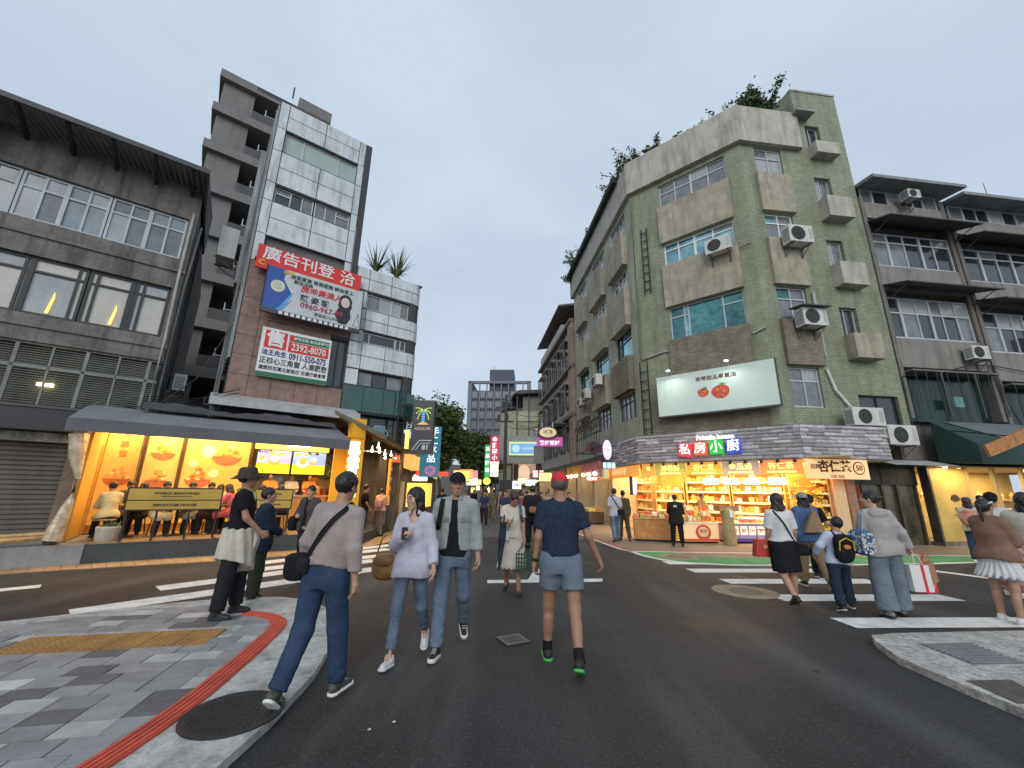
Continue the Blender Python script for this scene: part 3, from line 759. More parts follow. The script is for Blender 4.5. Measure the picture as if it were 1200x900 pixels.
# ---- air conditioners (things of their own, fixed to walls)
ACW = mat('ac_white', (.60, .60, .57), rough=.5, var=.08, stain=.3)
ACG = mat('ac_grille', (.10, .10, .10), rough=.6, var=.1)
ACF = mat('ac_fan', (.03, .03, .03), rough=.6)
def air_con(W, label, wd=.8, h=.55, dp=.3, bracket=True, fan=None, tint=ACW, cover=False):
    """outdoor unit; origin at its bottom centre on the wall face, front towards -y"""
    t = thing('air_conditioner', label, 'air conditioner', W, 'air conditioning units on the walls')
    MB().box(-wd / 2, wd / 2, -dp - .12, -.12, 0, h).build('casing', tint, t)
    fx = -wd * .13 if fan is None else fan
    r = min(h, wd) * .40
    MB().disc((fx, h / 2), r, r, -dp - .135, -dp - .121, 20).build('fan_opening', ACF, t)
    q = MB()
    for k in range(1, 5):
        rr = r * k / 4; q.tube([(fx + rr * math.cos(a * .3927), -dp - .142, h / 2 + rr * math.sin(a * .3927)) for a in range(17)], .006, 4)
    for k in range(6):
        a = k * math.pi / 6; q.tube([(fx - r * math.cos(a), -dp - .142, h / 2 - r * math.sin(a)), (fx + r * math.cos(a), -dp - .142, h / 2 + r * math.sin(a))], .005, 4)
    q.build('fan_guard', ACG, t, kind='stuff')
    MB().box(wd * .33, wd * .46, -dp - .128, -dp - .121, h * .2, h * .85).build('side_panel', mat('ac_grey', (.42, .43, .42), var=.1), t)
    q = MB()
    for k in range(7): q.box(-wd / 2 - .006, -wd / 2 - .001, -dp - .08, -.16, h * .12 + k * h * .11, h * .12 + k * h * .11 + h * .05)
    q.build('side_louvre', ACG, t, kind='stuff')
    if cover: MB().prism([(-dp - .3, h + .0), (-dp - .3, h + .03), (.0, h + .14), (.0, h + .11)], -wd / 2 - .1, wd / 2 + .1, 'x').build('rain_cover', DGREY, t)
    if bracket:
        for s in (-1, 1):
            x = s * wd * .36
            q = MB().box(x - .02, x + .02, -dp - .16, 0, -.045, -.003).box(x - .019, x + .019, -.03, 0, -.4, -.045)
            q.tube([(x, -dp - .1, -.04), (x, -.02, -.38)], .016, 5); q.build('bracket', RUST, t)
    return t
air_con(FB @ T(1.5, .9, 9.0) @ Matrix.Rotation(math.radians(-90), 4, 'Z'), 'large boxed unit high in the alley beside the red billboard', .9, 1.1, .5)
air_con(FA @ T(.42, 1.6, 4.4) @ Matrix.Rotation(math.radians(90), 4, 'Z'), 'small white unit low on the alley wall of the concrete block', .7, .5, .3)
air_con(FT @ T(2.4, 0, 17.4), 'unit on the grey tower balcony just left of the panelled building', .9, .8, .4)

# ================================================================== BILLBOARDS on B
RED = mat('sign_red', (.62, .035, .03), rough=.45, var=.06)
SWHITE = mat('sign_white', (.72, .74, .74), rough=.45, var=.05)
INK = mat('sign_ink', (.02, .02, .025), rough=.5, var=0)
NAVY = mat('sign_navy', (.02, .025, .16), rough=.5, var=.05)
SGREEN = mat('sign_green', (.02, .16, .07), rough=.5, var=.05)
SYEL = mat('sign_yellow', (.75, .50, .03), rough=.5, var=.05)
s1 = thing('billboard', 'long red advertising board with big white characters, behind the grey estate agent board', 'billboard', FB)
Wt = FB @ T(1.62, -.34, 0, math.radians(1))
sgn_plate(s1, Wt, .33, 3.72, 8.6, 9.45, 0, .08, RED, 'board')
text('廣告刊登', .53, SWHITE, s1, Wt, 1.62, 9.16, -.006, bold=.010, sx=1.08)
text('洽', .55, SWHITE, s1, Wt, 3.22, 9.12, -.006, bold=.012)
text('C', .26, SYEL, s1, Wt, .5, 8.80, -.006, bold=.02)
MB().box(.3, 3.8, .08, .3, 8.95, 9.0).build('support_bar', DGREY, s1, Wt)
s2 = thing('billboard', 'pale estate agent billboard printed with a woman in black and a phone number', 'billboard', FB)
Wt = FB @ T(2.32, -.48, -.15)
sgn_plate(s2, Wt, 0, 3.1, 7.36, 8.86, 0, .1, mat('board_pale', (.52, .56, .57), rough=.4, var=.08, stain=.1), 'board')
for a in ((-.03, 0, 7.33, 8.89), (3.1, 3.13, 7.33, 8.89)): MB().box(a[0], a[1], -.02, .1, a[2], a[3]).build('frame', BLACK, s2, Wt)
MB().box(-.03, 3.13, -.03, .1, 7.22, 7.36).build('bottom_rail', DGREY, s2, Wt)
MB().prism([(.0, 7.36), (.42, 7.36), (.78, 8.05), (.5, 8.5), (.55, 8.86), (0, 8.86)], -.004, 0, 'y').build('blue_field', mat('sign_blue', (.03, .09, .34), rough=.4, var=.1), s2, Wt)
MB().prism([(.42, 7.36), (.56, 7.36), (.84, 8.06), (.78, 8.05)], -.005, 0, 'y').prism([(.4, 7.4), (.6, 7.4), (.85, 7.85)], -.006, -.004, 'y').build('blue_flash', mat('sign_sky', (.12, .33, .62), rough=.4), s2, Wt)
MB().disc((.36, 8.2), .21, .21, -.012, -.004).build('emblem', mat('emblem_pale', (.62, .62, .45), rough=.4), s2, Wt)
MB().disc((.36, 8.22), .14, .13, -.016, -.012).build('emblem_core', mat('emblem_green', (.45, .52, .4), rough=.4), s2, Wt)
text('鴻運', .16, SYEL, s2, Wt, .62, 8.75, -.008, bold=.02)
text('店面買賣 專業服務 誠信至上', .165, mat('ink_green', (.06, .09, .07)), s2, Wt, 1.72, 8.66, -.008, bold=.02)
text('歡迎洽詢', .15, mat('ink_green', (.06, .09, .07)), s2, Wt, 1.1, 8.5, -.008, bold=.01)
text('房地產達人', .27, mat('ink_red', (.55, .05, .06)), s2, Wt, 1.72, 8.32, -.008, bold=.025)
text('陳 姿 璇', .26, INK, s2, Wt, 1.52, 7.99, -.008, bold=.02)
text('0960-967-99', .27, mat('ink_maroon', (.38, .03, .06)), s2, Wt, 1.78, 7.74, -.008, bold=.015, sx=1.0)
text('歡迎加入LINE', .13, mat('ink_grey', (.12, .13, .15)), s2, Wt, 1.95, 7.52, -.008, bold=.01)
for k in range(13): MB().box(.5 + k * .175, .61 + k * .175, -.036, -.03, 7.24, 7.34).build('caption_block', SWHITE, s2, Wt)
wm = MB().disc((2.52, 8.28), .23, .27, -.010, -.002).disc((2.52, 8.12), .24, .2, -.009, -.002).build('printed_hair', INK, s2, Wt)
MB().disc((2.52, 8.24), .15, .19, -.014, -.010).build('printed_face', mat('print_skin', (.62, .5, .44), rough=.5), s2, Wt)
MB().prism([(2.3, 7.98), (2.7, 8.0), (2.76, 7.7), (2.62, 7.42), (2.36, 7.42), (2.2, 7.72)], -.010, -.002, 'y').build('printed_suit', INK, s2, Wt)
q = MB()
for p in (((2.85, 7.45), (3.0, 7.95)), ((3.0, 7.95), (3.06, 7.5)), ((2.85, 7.45), (3.05, 7.42))): q.tube([(p[0][0], -.008, p[0][1]), (p[1][0], -.008, p[1][1])], .008, 4)
q.build('printed_sketch', mat('ink_grey', (.12, .13, .15)), s2, Wt)
s3 = thing('for_sale_board', 'white for sale board with a red character square and blue phone number on brown stone', 'signboard', FB)
Wt = FB @ T(2.5, -.2, 0)
sgn_plate(s3, Wt, 0, 2.12, 5.02, 6.66, 0, .06, SWHITE, 'board')
MB().box(0, 2.12, -.006, 0, 5.02, 5.17).build('green_strip', SGREEN, s3, Wt)
MB().box(.1, .74, -.006, 0, 5.98, 6.58).build('red_square', RED, s3, Wt)
text('售', .56, SWHITE, s3, Wt, .42, 6.27, -.01, bold=.03)
MB().box(.8, 2.06, -.006, 0, 6.34, 6.56).build('green_strip', SGREEN, s3, Wt)
MB().box(.8, .98, -.008, -.006, 6.36, 6.54).build('emblem', RED, s3, Wt)
text('專售店面 金店面專門店', .115, SWHITE, s3, Wt, 1.52, 6.45, -.01, bold=.01)
MB().box(.8, 2.06, -.006, 0, 5.96, 6.32).build('red_strip', RED, s3, Wt)
text('2392-8070', .34, SWHITE, s3, Wt, 1.43, 6.14, -.01, bold=.015, sx=.74)
text('洽王先生', .2, NAVY, s3, Wt, .43, 5.81, -.008, bold=.02, sx=.9)
text('0911-550-075', .31, NAVY, s3, Wt, 1.44, 5.80, -.008, bold=.02, sx=.66)
text('正核心三角窗 人潮匯聚', .23, INK, s3, Wt, 1.06, 5.54, -.008, bold=.012, sx=.86)
text('達閒四百萬元首租位 交通行業會眾', .15, INK, s3, Wt, 1.06, 5.30, -.008, bold=.01, sx=.88)
# ================================================================== RIGHT: green tiled corner building
GT = mat('green_tile', (.232, .250, .165), rough=.42, var=.13, scale=.7, tile=(.24, .085, (.298, .316, .216), (.13, .14, .09)), stain=.38)
GPLAIN = mat('pale_green_render', (.40, .42, .335), rough=.85, var=.16, scale=1.0, bump=.2, bscale=20, stain=.6)
SPAND = mat('pebbled_spandrel', (.37, .335, .265), rough=.9, var=.2, scale=2, bump=.5, bscale=60, stain=.42)
BRK = mat('brown_brick_spandrel', (.19, .165, .125), rough=.85, var=.2, scale=2, tile=(.22, .07, (.26, .225, .17), (.09, .08, .065)), stain=.3)
G = thing('green_building', 'five storey corner building of green tiles with concrete bay spandrels and plants along its roof', 'building', FG)
ZT, ZP = 16.05, 17.85
LG = 4.92
# chamfer
hz = [(14.55, 15.8), (11.5, 12.62), (7.95, 9.45)]
q = wall(MB(), .02, LG, 3.9, ZT, [(1.4, 4.3, a, c) for a, c in hz], .28)
q.build('wall', GT, G)
MB().box(.2, LG - .2, .3, .36, 4, 16).build('core', DARK, G)
MB().box(.2, LG, .36, 10, 15.9, 16.1).build('roof_slab', CONC_M, G)
window(G, FG, 1.4, 4.3, 14.55, 15.8, [.25, .5, .75], ALU, [G_GREY, G_PALE, G_GREY], transom=.63, thick=(1,))
window(G, FG, 1.4, 4.3, 11.5, 12.62, [.22, .46, .72], WHITE, [G_TEAL, G_TEAL, G_GREY, G_TEAL], transom=.7, thick=(1,), fw=.06)
window(G, FG, 1.4, 4.3, 7.95, 9.45, [.21, .27, .74], ALU, [G_TEALD, G_TEALD, G_TEAL], transom=.7, tall_skip=(2,))
for z0, z1, m_ in ((12.64, 14.53, SPAND), (9.47, 11.48, SPAND), (6.3, 7.93, BRK)):
    MB().box(1.32, 4.38, -.16, -.002, z0, z1).build('spandrel', m_, G)
MB().box(.3, LG - .3, -.05, -.002, 3.95, 5.4).build('brick_base', BRK, G)
# street side wing
oS = [(-10.1, -8.0), (-6.6, -4.2), (-3.0, -.9)]
hs = [(a, c, z0, z1) for a, c in oS for z0, z1 in ((14.5, 15.75), (11.45, 12.65), (7.9, 9.4), (4.95, 6.2))]
q = wall(MB(), -11.3, -.02, 3.6, ZT, hs, .28)
q.build('side_wall', GPLAIN, G, FS)
MB().box(-11.3, -.2, .3, .36, 3.4, 16).build('core', DARK, G, FS)
MB().box(-11.3, -.4, .36, 8, 15.9, 16.1).build('roof_slab', CONC_M, G, FS)
MB().quad((-11.3, 0, 3.5), (-11.3, 8, 3.5), (-11.3, 8, 17.8), (-11.3, 0, 17.8)).build('end_wall', GPLAIN, G, FS)
for a, c in oS:
    for k, (z0, z1) in enumerate(((14.5, 15.75), (11.45, 12.65), (7.9, 9.4), (4.95, 6.2))):
        window(G, FS, a, c, z0, z1, [.3, .55, .8] if k != 2 else [.25, .3], [ALU, WHITE, BLACK, DGREY][k], [[G_GREY, G_PALE], [G_GREY, G_PALE, G_DARK], [G_TEAL, G_TEALD], [G_GREY, G_PALE]][k], transom=.68, fw=.05)
    for z0, z1 in ((12.68, 14.48), (9.43, 11.43), (6.23, 7.88)):
        MB().box(a - .1, c + .1, -.3, -.002, z0, z1).build('spandrel', SPAND if z0 > 9 else BRK if a > -4 else SPAND, G, FS)
# frontal face
F3L = 5.2
small = [(3.35, 4.05, 16.3, 17.5), (3.3, 4.05, 13.55, 14.75), (3.25, 4.0, 10.5, 11.7), (3.2, 3.95, 7.5, 8.7)]
col = [(.68, 1.93, 14.6, 15.95), (.66, 1.93, 11.5, 12.7), (.64, 1.9, 8.0, 9.4), (.6, 1.85, 4.65, 6.15)]
q = wall(MB(), .0, 3.0, 3.6, ZT, col, .28)
wall(q, 3.0, F3L, 3.6, 19.4, small + [(2.95 + .3, 4.9, 3.9, 5.2)], .28)
q.quad((3.0, 0, ZT), (3.0, 4, ZT), (3.0, 4, 19.4), (3.0, 0, 19.4)).quad((F3L, 0, 3.6), (F3L, 8, 3.6), (F3L, 8, 19.4), (F3L, 0, 19.4)).quad((3.0, 0, 19.4), (F3L, 0, 19.4), (F3L, 4, 19.4), (3.0, 4, 19.4))
q.build('front_wall', GT, G, F3)
MB().box(.1, F3L - .1, .3, .36, 3.8, 16).box(3.1, F3L - .1, .3, .36, 16, 19).build('core', DARK, G, F3)
MB().box(0, F3L, .36, 8, 15.9, 16.08).build('roof_slab', CONC_M, G, F3)
MB().box(2.98, F3L + .03, -.03, 4.02, 19.4, 19.5).build('tower_cap', CONC_L, G, F3)
for k, h in enumerate(col):
    window(G, F3, *h, [.5], [ALU, WHITE, ALU, ALU][k], [[G_GREY, G_PALE], [G_GREY, G_TEAL, G_PALE], [G_DARK, G_TEALD, G_GREY], [G_GREY, G_PALE]][k], transom=.66, fw=.05)
for z0, z1, m_ in ((12.74, 14.57, SPAND), (9.45, 11.47, SPAND), (6.2, 7.97, BRK)):
    MB().box(.55, 2.05, -.16, -.002, z0, z1).build('spandrel', m_, G, F3)
for h in small:
    window(G, F3, *h, [.42], ALU, [G_DARK, G_PALE, G_GREY], fw=.04, y=.18)
    MB().box(h[0] - .05, h[1] + .35, -.42, -.002, h[2] - .98 if h is not small[0] else h[2] - .6, h[2] - .02).build('planter_box', CONC_L if h[2] > 10 else SPAND, G, F3)
window(G, F3, 3.25, 4.9, 3.9, 5.2, [.5], BLACK, [G_DARK], fw=.05)
# concrete parapet wrapping the corner
q = MB()
q.box(-.085, LG + .098, -.22, .1, ZT - .02, ZP)
q.build('parapet', CONC_L, G)
MB().box(-11.5, .085, -.221, .1, ZT - .019, ZP - .1).build('parapet', CONC_L, G, FS)
MB().box(-.098, 2.85, -.219, .1, ZT - .021, ZP + .02).build('parapet', CONC_L, G, F3)
MB().box(2.6, 3.5, -.5, -.0, ZP - .12, ZP).build('canopy', CONC_M, G, F3)
MB().box(-11.6, -1.0, -.5, -.22, ZP - .2, ZP + .15).build('roof_edge', mat('dark_roof_edge', (.03, .035, .03), rough=.9, var=.4), G, FS)
# pipes and ladder frame on the corner
q = MB()
for z in np.arange(10.6, 13.6, .42): q.box(.45, .7, -.1, -.07, z, z + .04)
q.box(.42, .46, -.11, -.06, 10.4, 13.8).box(.69, .73, -.11, -.06, 10.4, 13.8)
q.build('ladder_frame', BLACK, G)
q = MB()
for z in np.arange(4.2, 7.0, .42): q.box(-.02, .3, -.16, -.13, z, z + .04)
q.box(-.05, -.01, -.17, -.12, 4.0, 7.2).box(.29, .33, -.17, -.12, 4.0, 7.2)
q.build('ladder_frame', BLACK, G)
MB().tube([(-.02, -.06, 4), (.02, -.08, 8.5), (.02, -.08, 15.8)], .05, 7).build('drain_pipe', mat('mossy_pipe', (.16, .17, .11), rough=.8, var=.3, stain=.5), G)
MB().tube([(.1, -.1, 7.35), (1.0, -.06, 7.5), (1.3, -.05, 7.5)], .04, 6).build('conduit', PIPE, G)
MB().tube([(4.45, -.06, 7.5), (4.9, -.06, 7.65)], .04, 6).build('conduit', PIPE, G)
MB().tube([(2.15, -.06, 6.6), (2.15, -.06, 9.2)], .06, 7).build('drain_pipe', PIPE, G, F3)
MB().tube([(2.1, -.07, 6.1), (2.3, -.09, 5.3), (2.9, -.1, 4.5), (3.2, -.1, 4.0)], .05, 7).build('white_hose', mat('hose_white', (.6, .6, .58), var=.1), G, F3)
q = MB()
q.tube([(.2, -.03, 7.4), (1.0, -.03, 7.55)], .015, 4); q.tube([(3.4, -.2, 11.3), (4.4, -.1, 11.15), (4.85, -.1, 11.2)], .018, 4)
q.build('wall_cables', BLACK, G, kind='stuff')
# AC units on the green building
air_con(FG @ T(3.75, -.17, 11.05), 'cream unit with dark fan under the second window of the green corner', .95, .62, .32, fan=-.12)
air_con(F3 @ T(1.5, -.17, 11.0), 'large white unit with a round black fan high on the green front', 1.0, .72, .38)
air_con(F3 @ T(1.42, -.17, 7.55), 'white unit under a sheet metal rain cover on the green front', .95, .68, .4, cover=True)
air_con(F3 @ T(2.66, -.3, 3.93), 'new white unit standing on the stone fascia beside the white hose', 1.2, .62, .35, bracket=False)
air_con(F3 @ T(4.08, -.1, 3.34), 'white unit with a square dark grille hanging at the end of the stone fascia', 1.15, .68, .35, fan=-.1)
air_con(FS @ T(-4.6, -.32, 7.3), 'white unit nearest the corner on the lane side of the green building', .9, .6, .35)
air_con(FS @ T(-6.7, -.32, 7.0), 'grey unit middle of three on the lane side of the green building', .9, .6, .35)
air_con(FS @ T(-8.0, -.32, 6.85), 'small unit farthest along the lane side of the green building', .8, .5, .3)

# roof plants: separate shrubs
def shrub(W, label, size, n, seed, lean=(0, 0), leafy=1.0, flat_=1.0):
    r_ = random.Random(seed)
    t = thing('roof_shrub', label, 'shrub', W, 'shrubs growing along the green building roof')
    st = MB(); lf = MB()
    tips = []
    for k in range(max(4, int(9 * size))):
        a = r_.uniform(0, 6.28); e = r_.uniform(.5, 1.35); L0 = size * r_.uniform(.55, 1.0)
        p = [Vector((r_.uniform(-.25, .25) * size, r_.uniform(-.15, .15) * size, 0))]
        d = Vector((math.cos(a) * math.cos(e) * 1.1, math.sin(a) * math.cos(e) * .6, math.sin(e) * flat_)) + Vector((lean[0], lean[1], 0))
        for s in range(4):
            d = (d + Vector((r_.uniform(-.3, .3), r_.uniform(-.3, .3), r_.uniform(-.2, .25)))).normalized()
            p.append(p[-1] + d * L0 / 4); tips.append((p[-1], s))
        st.tube(p, [.02 * size + .006, .015 * size + .005, .01 * size + .004, .008, .004], 4)
    for k in range(int(n * leafy)):
        c, s = r_.choice(tips)
        sp = size * (.04 + .07 * r_.random())
        c = c + Vector((r_.gauss(0, sp), r_.gauss(0, sp), r_.gauss(0, sp)))
        ax = Vector((r_.gauss(0, 1), r_.gauss(0, 1), r_.gauss(0, .6))).normalized(); bx = ax.cross(Vector((r_.gauss(0, 1), r_.gauss(0, 1), r_.gauss(0, 1)))).normalized()
        L1 = r_.uniform(.06, .12); w1 = L1 * .4
        lf.mi_(r_.choices((0, 1, 2, 3), (5, 4, 1, 2))[0])
        lf.quad(c - ax * L1, c + bx * w1, c + ax * L1, c - bx * w1)
    st.build('stem', BARK, t); lf.build('foliage', LEAF, t)
    return t
shrub(F3 @ T(1.65, .5, ZP), 'large dense rounded shrub beside the green stair tower', 1.6, 3000, 1, flat_=1.1)
shrub(FG @ T(4.7, .5, ZP), 'tall thin shrub with a spindly shoot at the left of the large dense one', 1.2, 420, 2)
shrub(FG @ T(3.3, .3, ZP), 'low sparse sprig with one upright stalk on the concrete parapet corner', .7, 90, 3)
shrub(FG @ T(2.5, .2, ZP), 'small loose shrub at the middle of the parapet', .6, 80, 4)
shrub(FG @ T(1.15, .2, ZP), 'spreading dark shrub leaning over the parapet', .95, 420, 5, lean=(.25, 0))
shrub(FG @ T(.3, .2, ZP), 'dark bushy clump at the left parapet corner', .95, 380, 6)
shrub(FS @ T(-.9, .0, ZP), 'tall wispy pale shrub at the start of the lane side roof', 1.7, 330, 7, flat_=1.5)
shrub(FS @ T(-2.0, -.2, ZP - .1), 'trailing shrub hanging over the lane side roof edge', .9, 260, 8, lean=(-.3, -.4), flat_=.6)
shrub(FS @ T(-9.4, -.3, ZP - .2), 'bright bushy plant far along the lane side roof', 1.2, 600, 9, lean=(0, -.4))
shrub(FS @ T(-11.0, -.3, ZP - .5), 'small hanging plant at the far end of the lane side roof', .8, 250, 10, lean=(0, -.3), flat_=.5)
shrub(FS @ T(-6.0, -.2, ZP), 'scattered sprig midway along the lane side roof', .6, 80, 11)

# strawberry billboard
s4 = thing('billboard', 'large pale billboard with two red strawberries under two small lamps', 'billboard', FG)
Wt = FG @ T(0, -.5, 0)
sgn_plate(s4, Wt, .80, 5.04, 4.62, 6.27, 0, .12, mat('mint_board', (.60, .70, .64), rough=.35, var=.05, scale=.6), 'board')
MB().box(.76, 5.08, -.01, .14, 4.56, 4.62).box(5.04, 5.08, -.01, .14, 4.62, 6.29).build('frame', DGREY, s4, Wt)
for x, z, s_, r_ in ((2.58, 5.38, .19, -.15), (3.2, 5.34, .29, .25)):
    pts = []
    for k in range(28):
        a = 2 * math.pi * k / 28
        rx = s_ * (1.0 + .12 * math.sin(a)) * math.cos(a); rz = s_ * (.95 * math.sin(a) if math.sin(a) > 0 else 1.05 * math.sin(a))
        pts.append((x + rx * math.cos(r_) * 1.1 - rz * math.sin(r_), z + rx * math.sin(r_) + rz * math.cos(r_) * .9))
    MB().prism(pts, -.004, 0, 'y').build('printed_strawberry', mat('strawberry_red', (.58, .075, .04), rough=.5, var=.4, scale=7), s4, Wt)
    q = MB()
    for k in range(7):
        a = math.radians(20 + k * 22) + r_; c = (x - s_ * .2 * math.sin(r_) + .05, z + s_ * .78)
        q.prism([(c[0], c[1] - .02), (c[0] + math.cos(a) * s_ * .75, c[1] + math.sin(a) * s_ * .5 - .02), (c[0] + math.cos(a + .35) * s_ * .3, c[1] + math.sin(a + .35) * s_ * .3)], -.009 - .0003 * k, -.005, 'y')
    q.build('printed_leaf', mat('strawberry_leaf', (.10, .25, .06), rough=.5), s4, Wt)
    q = MB()
    for k in range(18): q.disc((x + rnd.uniform(-.6, .6) * s_, z + rnd.uniform(-.65, .5) * s_), .011, .015, -.007, -.005, 6)
    q.build('printed_seed', mat('seed_yellow', (.75, .55, .25)), s4, Wt)
text('草莓甜品專賣店', .19, mat('berry_ink', (.16, .06, .05)), s4, Wt, 3.07, 5.92, -.006, bold=.01, sx=1.1)
for x in (1.45, 3.6):
    MB().tube([(x, .0, 6.27), (x, -.2, 6.42), (x, -.36, 6.4)], .015, 5).build('lamp_arm', ALU, s4, Wt)
    MB().box(x - .06, x + .06, -.42, -.33, 6.36, 6.4).build('lamp_head', glow('board_lamp', (.9, 1.0, .92), 6), s4, Wt)
    area('board_light', Wt, (x, -.38, 6.34), (.25, .1), 14, (.85, 1.0, .9), rot=Matrix.Rotation(math.radians(-28), 4, 'X'))

# ---- stone strip fascia (each stone a piece)
Fa = thing('stone_fascia', 'grey split stone shop fascia carrying four coloured character tiles', 'fascia', FG)
STN = [mat('slate_strip_%s' % n_, c_, rough=.8, var=.22, scale=9, bump=.6, bscale=50) for n_, c_ in (('mid', (.40, .38, .395)), ('light', (.50, .475, .485)), ('dark', (.30, .285, .30)))]
FZ0, FZ1 = 2.76, 3.86
sm = []
for k in range(9):
    q = MB(); wd = (.42, .5, .62)[k % 3]; h = .118
    pts = [(0, 0), (.018, .01), (.02 + .012 * (k // 3), h * .4), (.015, h * .8), (0, h)]
    q.prism([(-p[0] - .012 * (k % 4), p[1]) for p in pts] + [(.05, h), (.05, 0)], .003, wd - .003, 'x')
    me = bpy.data.meshes.new('stone'); me.from_pydata(q.v, [], q.f); me.materials.append(STN[k % 3]); sm.append((me, wd))
rs_ = random.Random(5)
for W, xa, xb in ((FG @ T(0, -.62, 0), -.1, 5.46), (F3 @ T(0, -.81, 0), -.1, 3.1), (FS @ T(0, -.53, 0), -5.2, .34)):
    MB().box(xa, xb, .04, .1, FZ0, FZ1).build('backing', DGREY, Fa, W)
    for j in range(9):
        x = xa - rs_.uniform(0, .25)
        while x < xb - .05:
            me, wd = rs_.choice(sm)
            x0, x1 = max(x, xa), min(x + wd, xb)
            if x1 - x0 > .04:
                o = bpy.data.objects.new('stone', me)
                place(o, Fa, W @ T(x0, rs_.uniform(-.012, .012), FZ0 + .01 + j * .121) @ Matrix.Diagonal(((x1 - x0) / wd, 1, 1, 1)))
            x += wd
MB().box(-.1, 5.4, -.6, 0, 2.73, 2.76).build('soffit', mat('warm_soffit', (.5, .4, .28), var=.1), Fa)
MB().box(.0, 3.1, -.78, 0, 2.731, 2.761).build('soffit', mat('warm_soffit', (.5, .4, .28), var=.1), Fa, F3)
MB().box(-.1, 5.4, -.6, .05, 3.86, 3.89).build('top_cap', CONC_D, Fa)
MB().box(.0, 3.1, -.79, .05, 3.861, 3.891).build('top_cap', CONC_D, Fa, F3)
# the four tiles and the white word
Wt = FG @ T(0, -.70, 0)
tiles = [('私', 1.80, 3.19, .045, (.70, .05, .07), -.06), ('房', 2.35, 3.22, .02, (.72, .10, .04), -.02), ('小', 2.90, 3.24, -.01, (.03, .50, .06), .01), ('廚', 3.47, 3.26, -.02, (.04, .07, .62), .02)]
tsg = thing('character_sign', 'row of four lit tiles in red, orange, green and blue under a small white word', 'sign', Wt)
for ch, x, z, r_, c_, tilt in tiles:
    w2 = Wt @ Matrix.Translation((x, -.05, z)) @ Matrix.Rotation(-tilt * 2.2, 4, 'Y')
    tl = MB().box(-.235, .235, -.05, .06, -.25, .25).build('tile', glow('tile_%02d' % int(c_[0] * 90), c_, .55), tsg, w2)
    text(ch, .44, glow('tile_character', (1, .97, .95), 1.1), tl, w2, 0, .0, -.054, bold=.008, ext=.006)
text('Private house', .235, glow('tile_character', (1, .97, .95), 1.6), tsg, Wt, 2.88, 3.61, -.05, bold=.03, ext=.03)

# ================================================================== H1, H2: balcony blocks to the right
def balcony_block(name, label, x0, x1, dz, seed):
    r_ = random.Random(seed)
    H = thing(name, label, 'building', F3)
    HW = mat('stained_render', (.175, .16, .142), rough=.9, var=.15, scale=1.5, bump=.2, bscale=30, stain=.5)
    HB = mat('balcony_apron', (.235, .22, .20), rough=.85, var=.12, stain=.45)
    z = [v + dz for v in (4.55, 7.6, 10.75, 13.75)]
    MB().box(x0 + .05, x1 - .05, .6, 8, 2.95, 14.4 + dz).build('wall', HW, H)
    MB().box(x0 + .02, x0 + .2, -.02, .6, 4.4 + dz, 14.0 + dz).box(x1 - .2, x1 - .02, -.02, .6, 4.4 + dz, 14.2 + dz).build('party_pier', HW, H)
    fm_ = [DGREY, ALU, ALU, ALU]
    for k, z0 in enumerate(z):
        top = z0 + (1.6, 1.75, 1.55, .72)[k]
        bot = z0 - (0, 1.2, 1.1, .75)[k]
        if k:
            MB().box(x0 + .2, x1 - .2, -.0, .5, bot, z0 - .02).build('balcony_apron', HB, H)
        MB().box(x0 + .2, x1 - .2, .45, .5, z0 - .02, top + .2).build('backing', DARK, H)
        if k == 0:
            q = MB()
            for i in range(9): q.box(x0 + .3 + i * (x1 - x0 - .6) / 8 - .012, x0 + .3 + i * (x1 - x0 - .6) / 8 + .012, -.3, -.28, z0, top)
            q.build('grille_bars', mat('grille_green', (.03, .05, .045), var=.2), H, kind='stuff')
            for xx in (x0 + (x1 - x0) * .33, x0 + (x1 - x0) * .68): MB().box(xx - .03, xx + .03, -.32, -.26, z0 - .1, top).build('grille_post', DGREY, H)
            MB().box(x0 + .2, x1 - .2, -.3, .45, top + .02, top + .08).build('balcony_slab', HW, H)
            MB().box(x0 + .2, x1 - .2, .3, .44, z0 - .2, top).build('dark_glazing', mat('black_green_glass', (.012, .03, .026), rough=.15, var=.3), H)
            MB().box(x0 + 2.0, x0 + 2.5, -.02, .0, z0 + .35, z0 + .75).build('notice', mat('teal_notice', (.12, .3, .27), var=.1), H)
            continue
        n_ = 5 if k == 2 else 6
        window(H, F3, x0 + .22, x1 - .22, z0, top, [(i + r_.uniform(-.12, .12)) / n_ for i in range(1, n_)], fm_[k], [G_GREY, G_DARK, G_DARK, G_PALE] if k != 2 else [G_DARK, G_GREY, G_DARK], transom=(.62, .62, .74, .95)[k] if k != 3 else None, thick=(0, 2), fw=.06, y=.1)
        # shadowing sheet awning above each floor
        za = top + .05
        if k != 3:
            MB().prism([(.45, za + .55), (.45, za + .6), (-.95, za + .14), (-.95, za + .09)], x0 + .15, x1 + .25, 'x').build('sheet_awning', mat('sheet_awning', (.075, .075, .075), rough=.7, var=.3, stain=.3), H)
            for xx in (x0 + .3, x1): MB().tube([(xx, .0, za - .2), (xx, -.8, za + .12)], .02, 5).build('awning_strut', DGREY, H)
            MB().box(x0 + .2, x1 - .2, .38, .5, za - .1, za + .62).build('lintel', HW, H)
    MB().prism([(1.2, 14.6 + dz), (1.2, 14.72 + dz), (-.75, 14.52 + dz), (-.75, 14.38 + dz)], x0 + .0, x1 + .3, 'x').build('roof_sheet', mat('roof_sheet', (.22, .235, .24), rough=.6, var=.2, stain=.4), H)
    return H, z
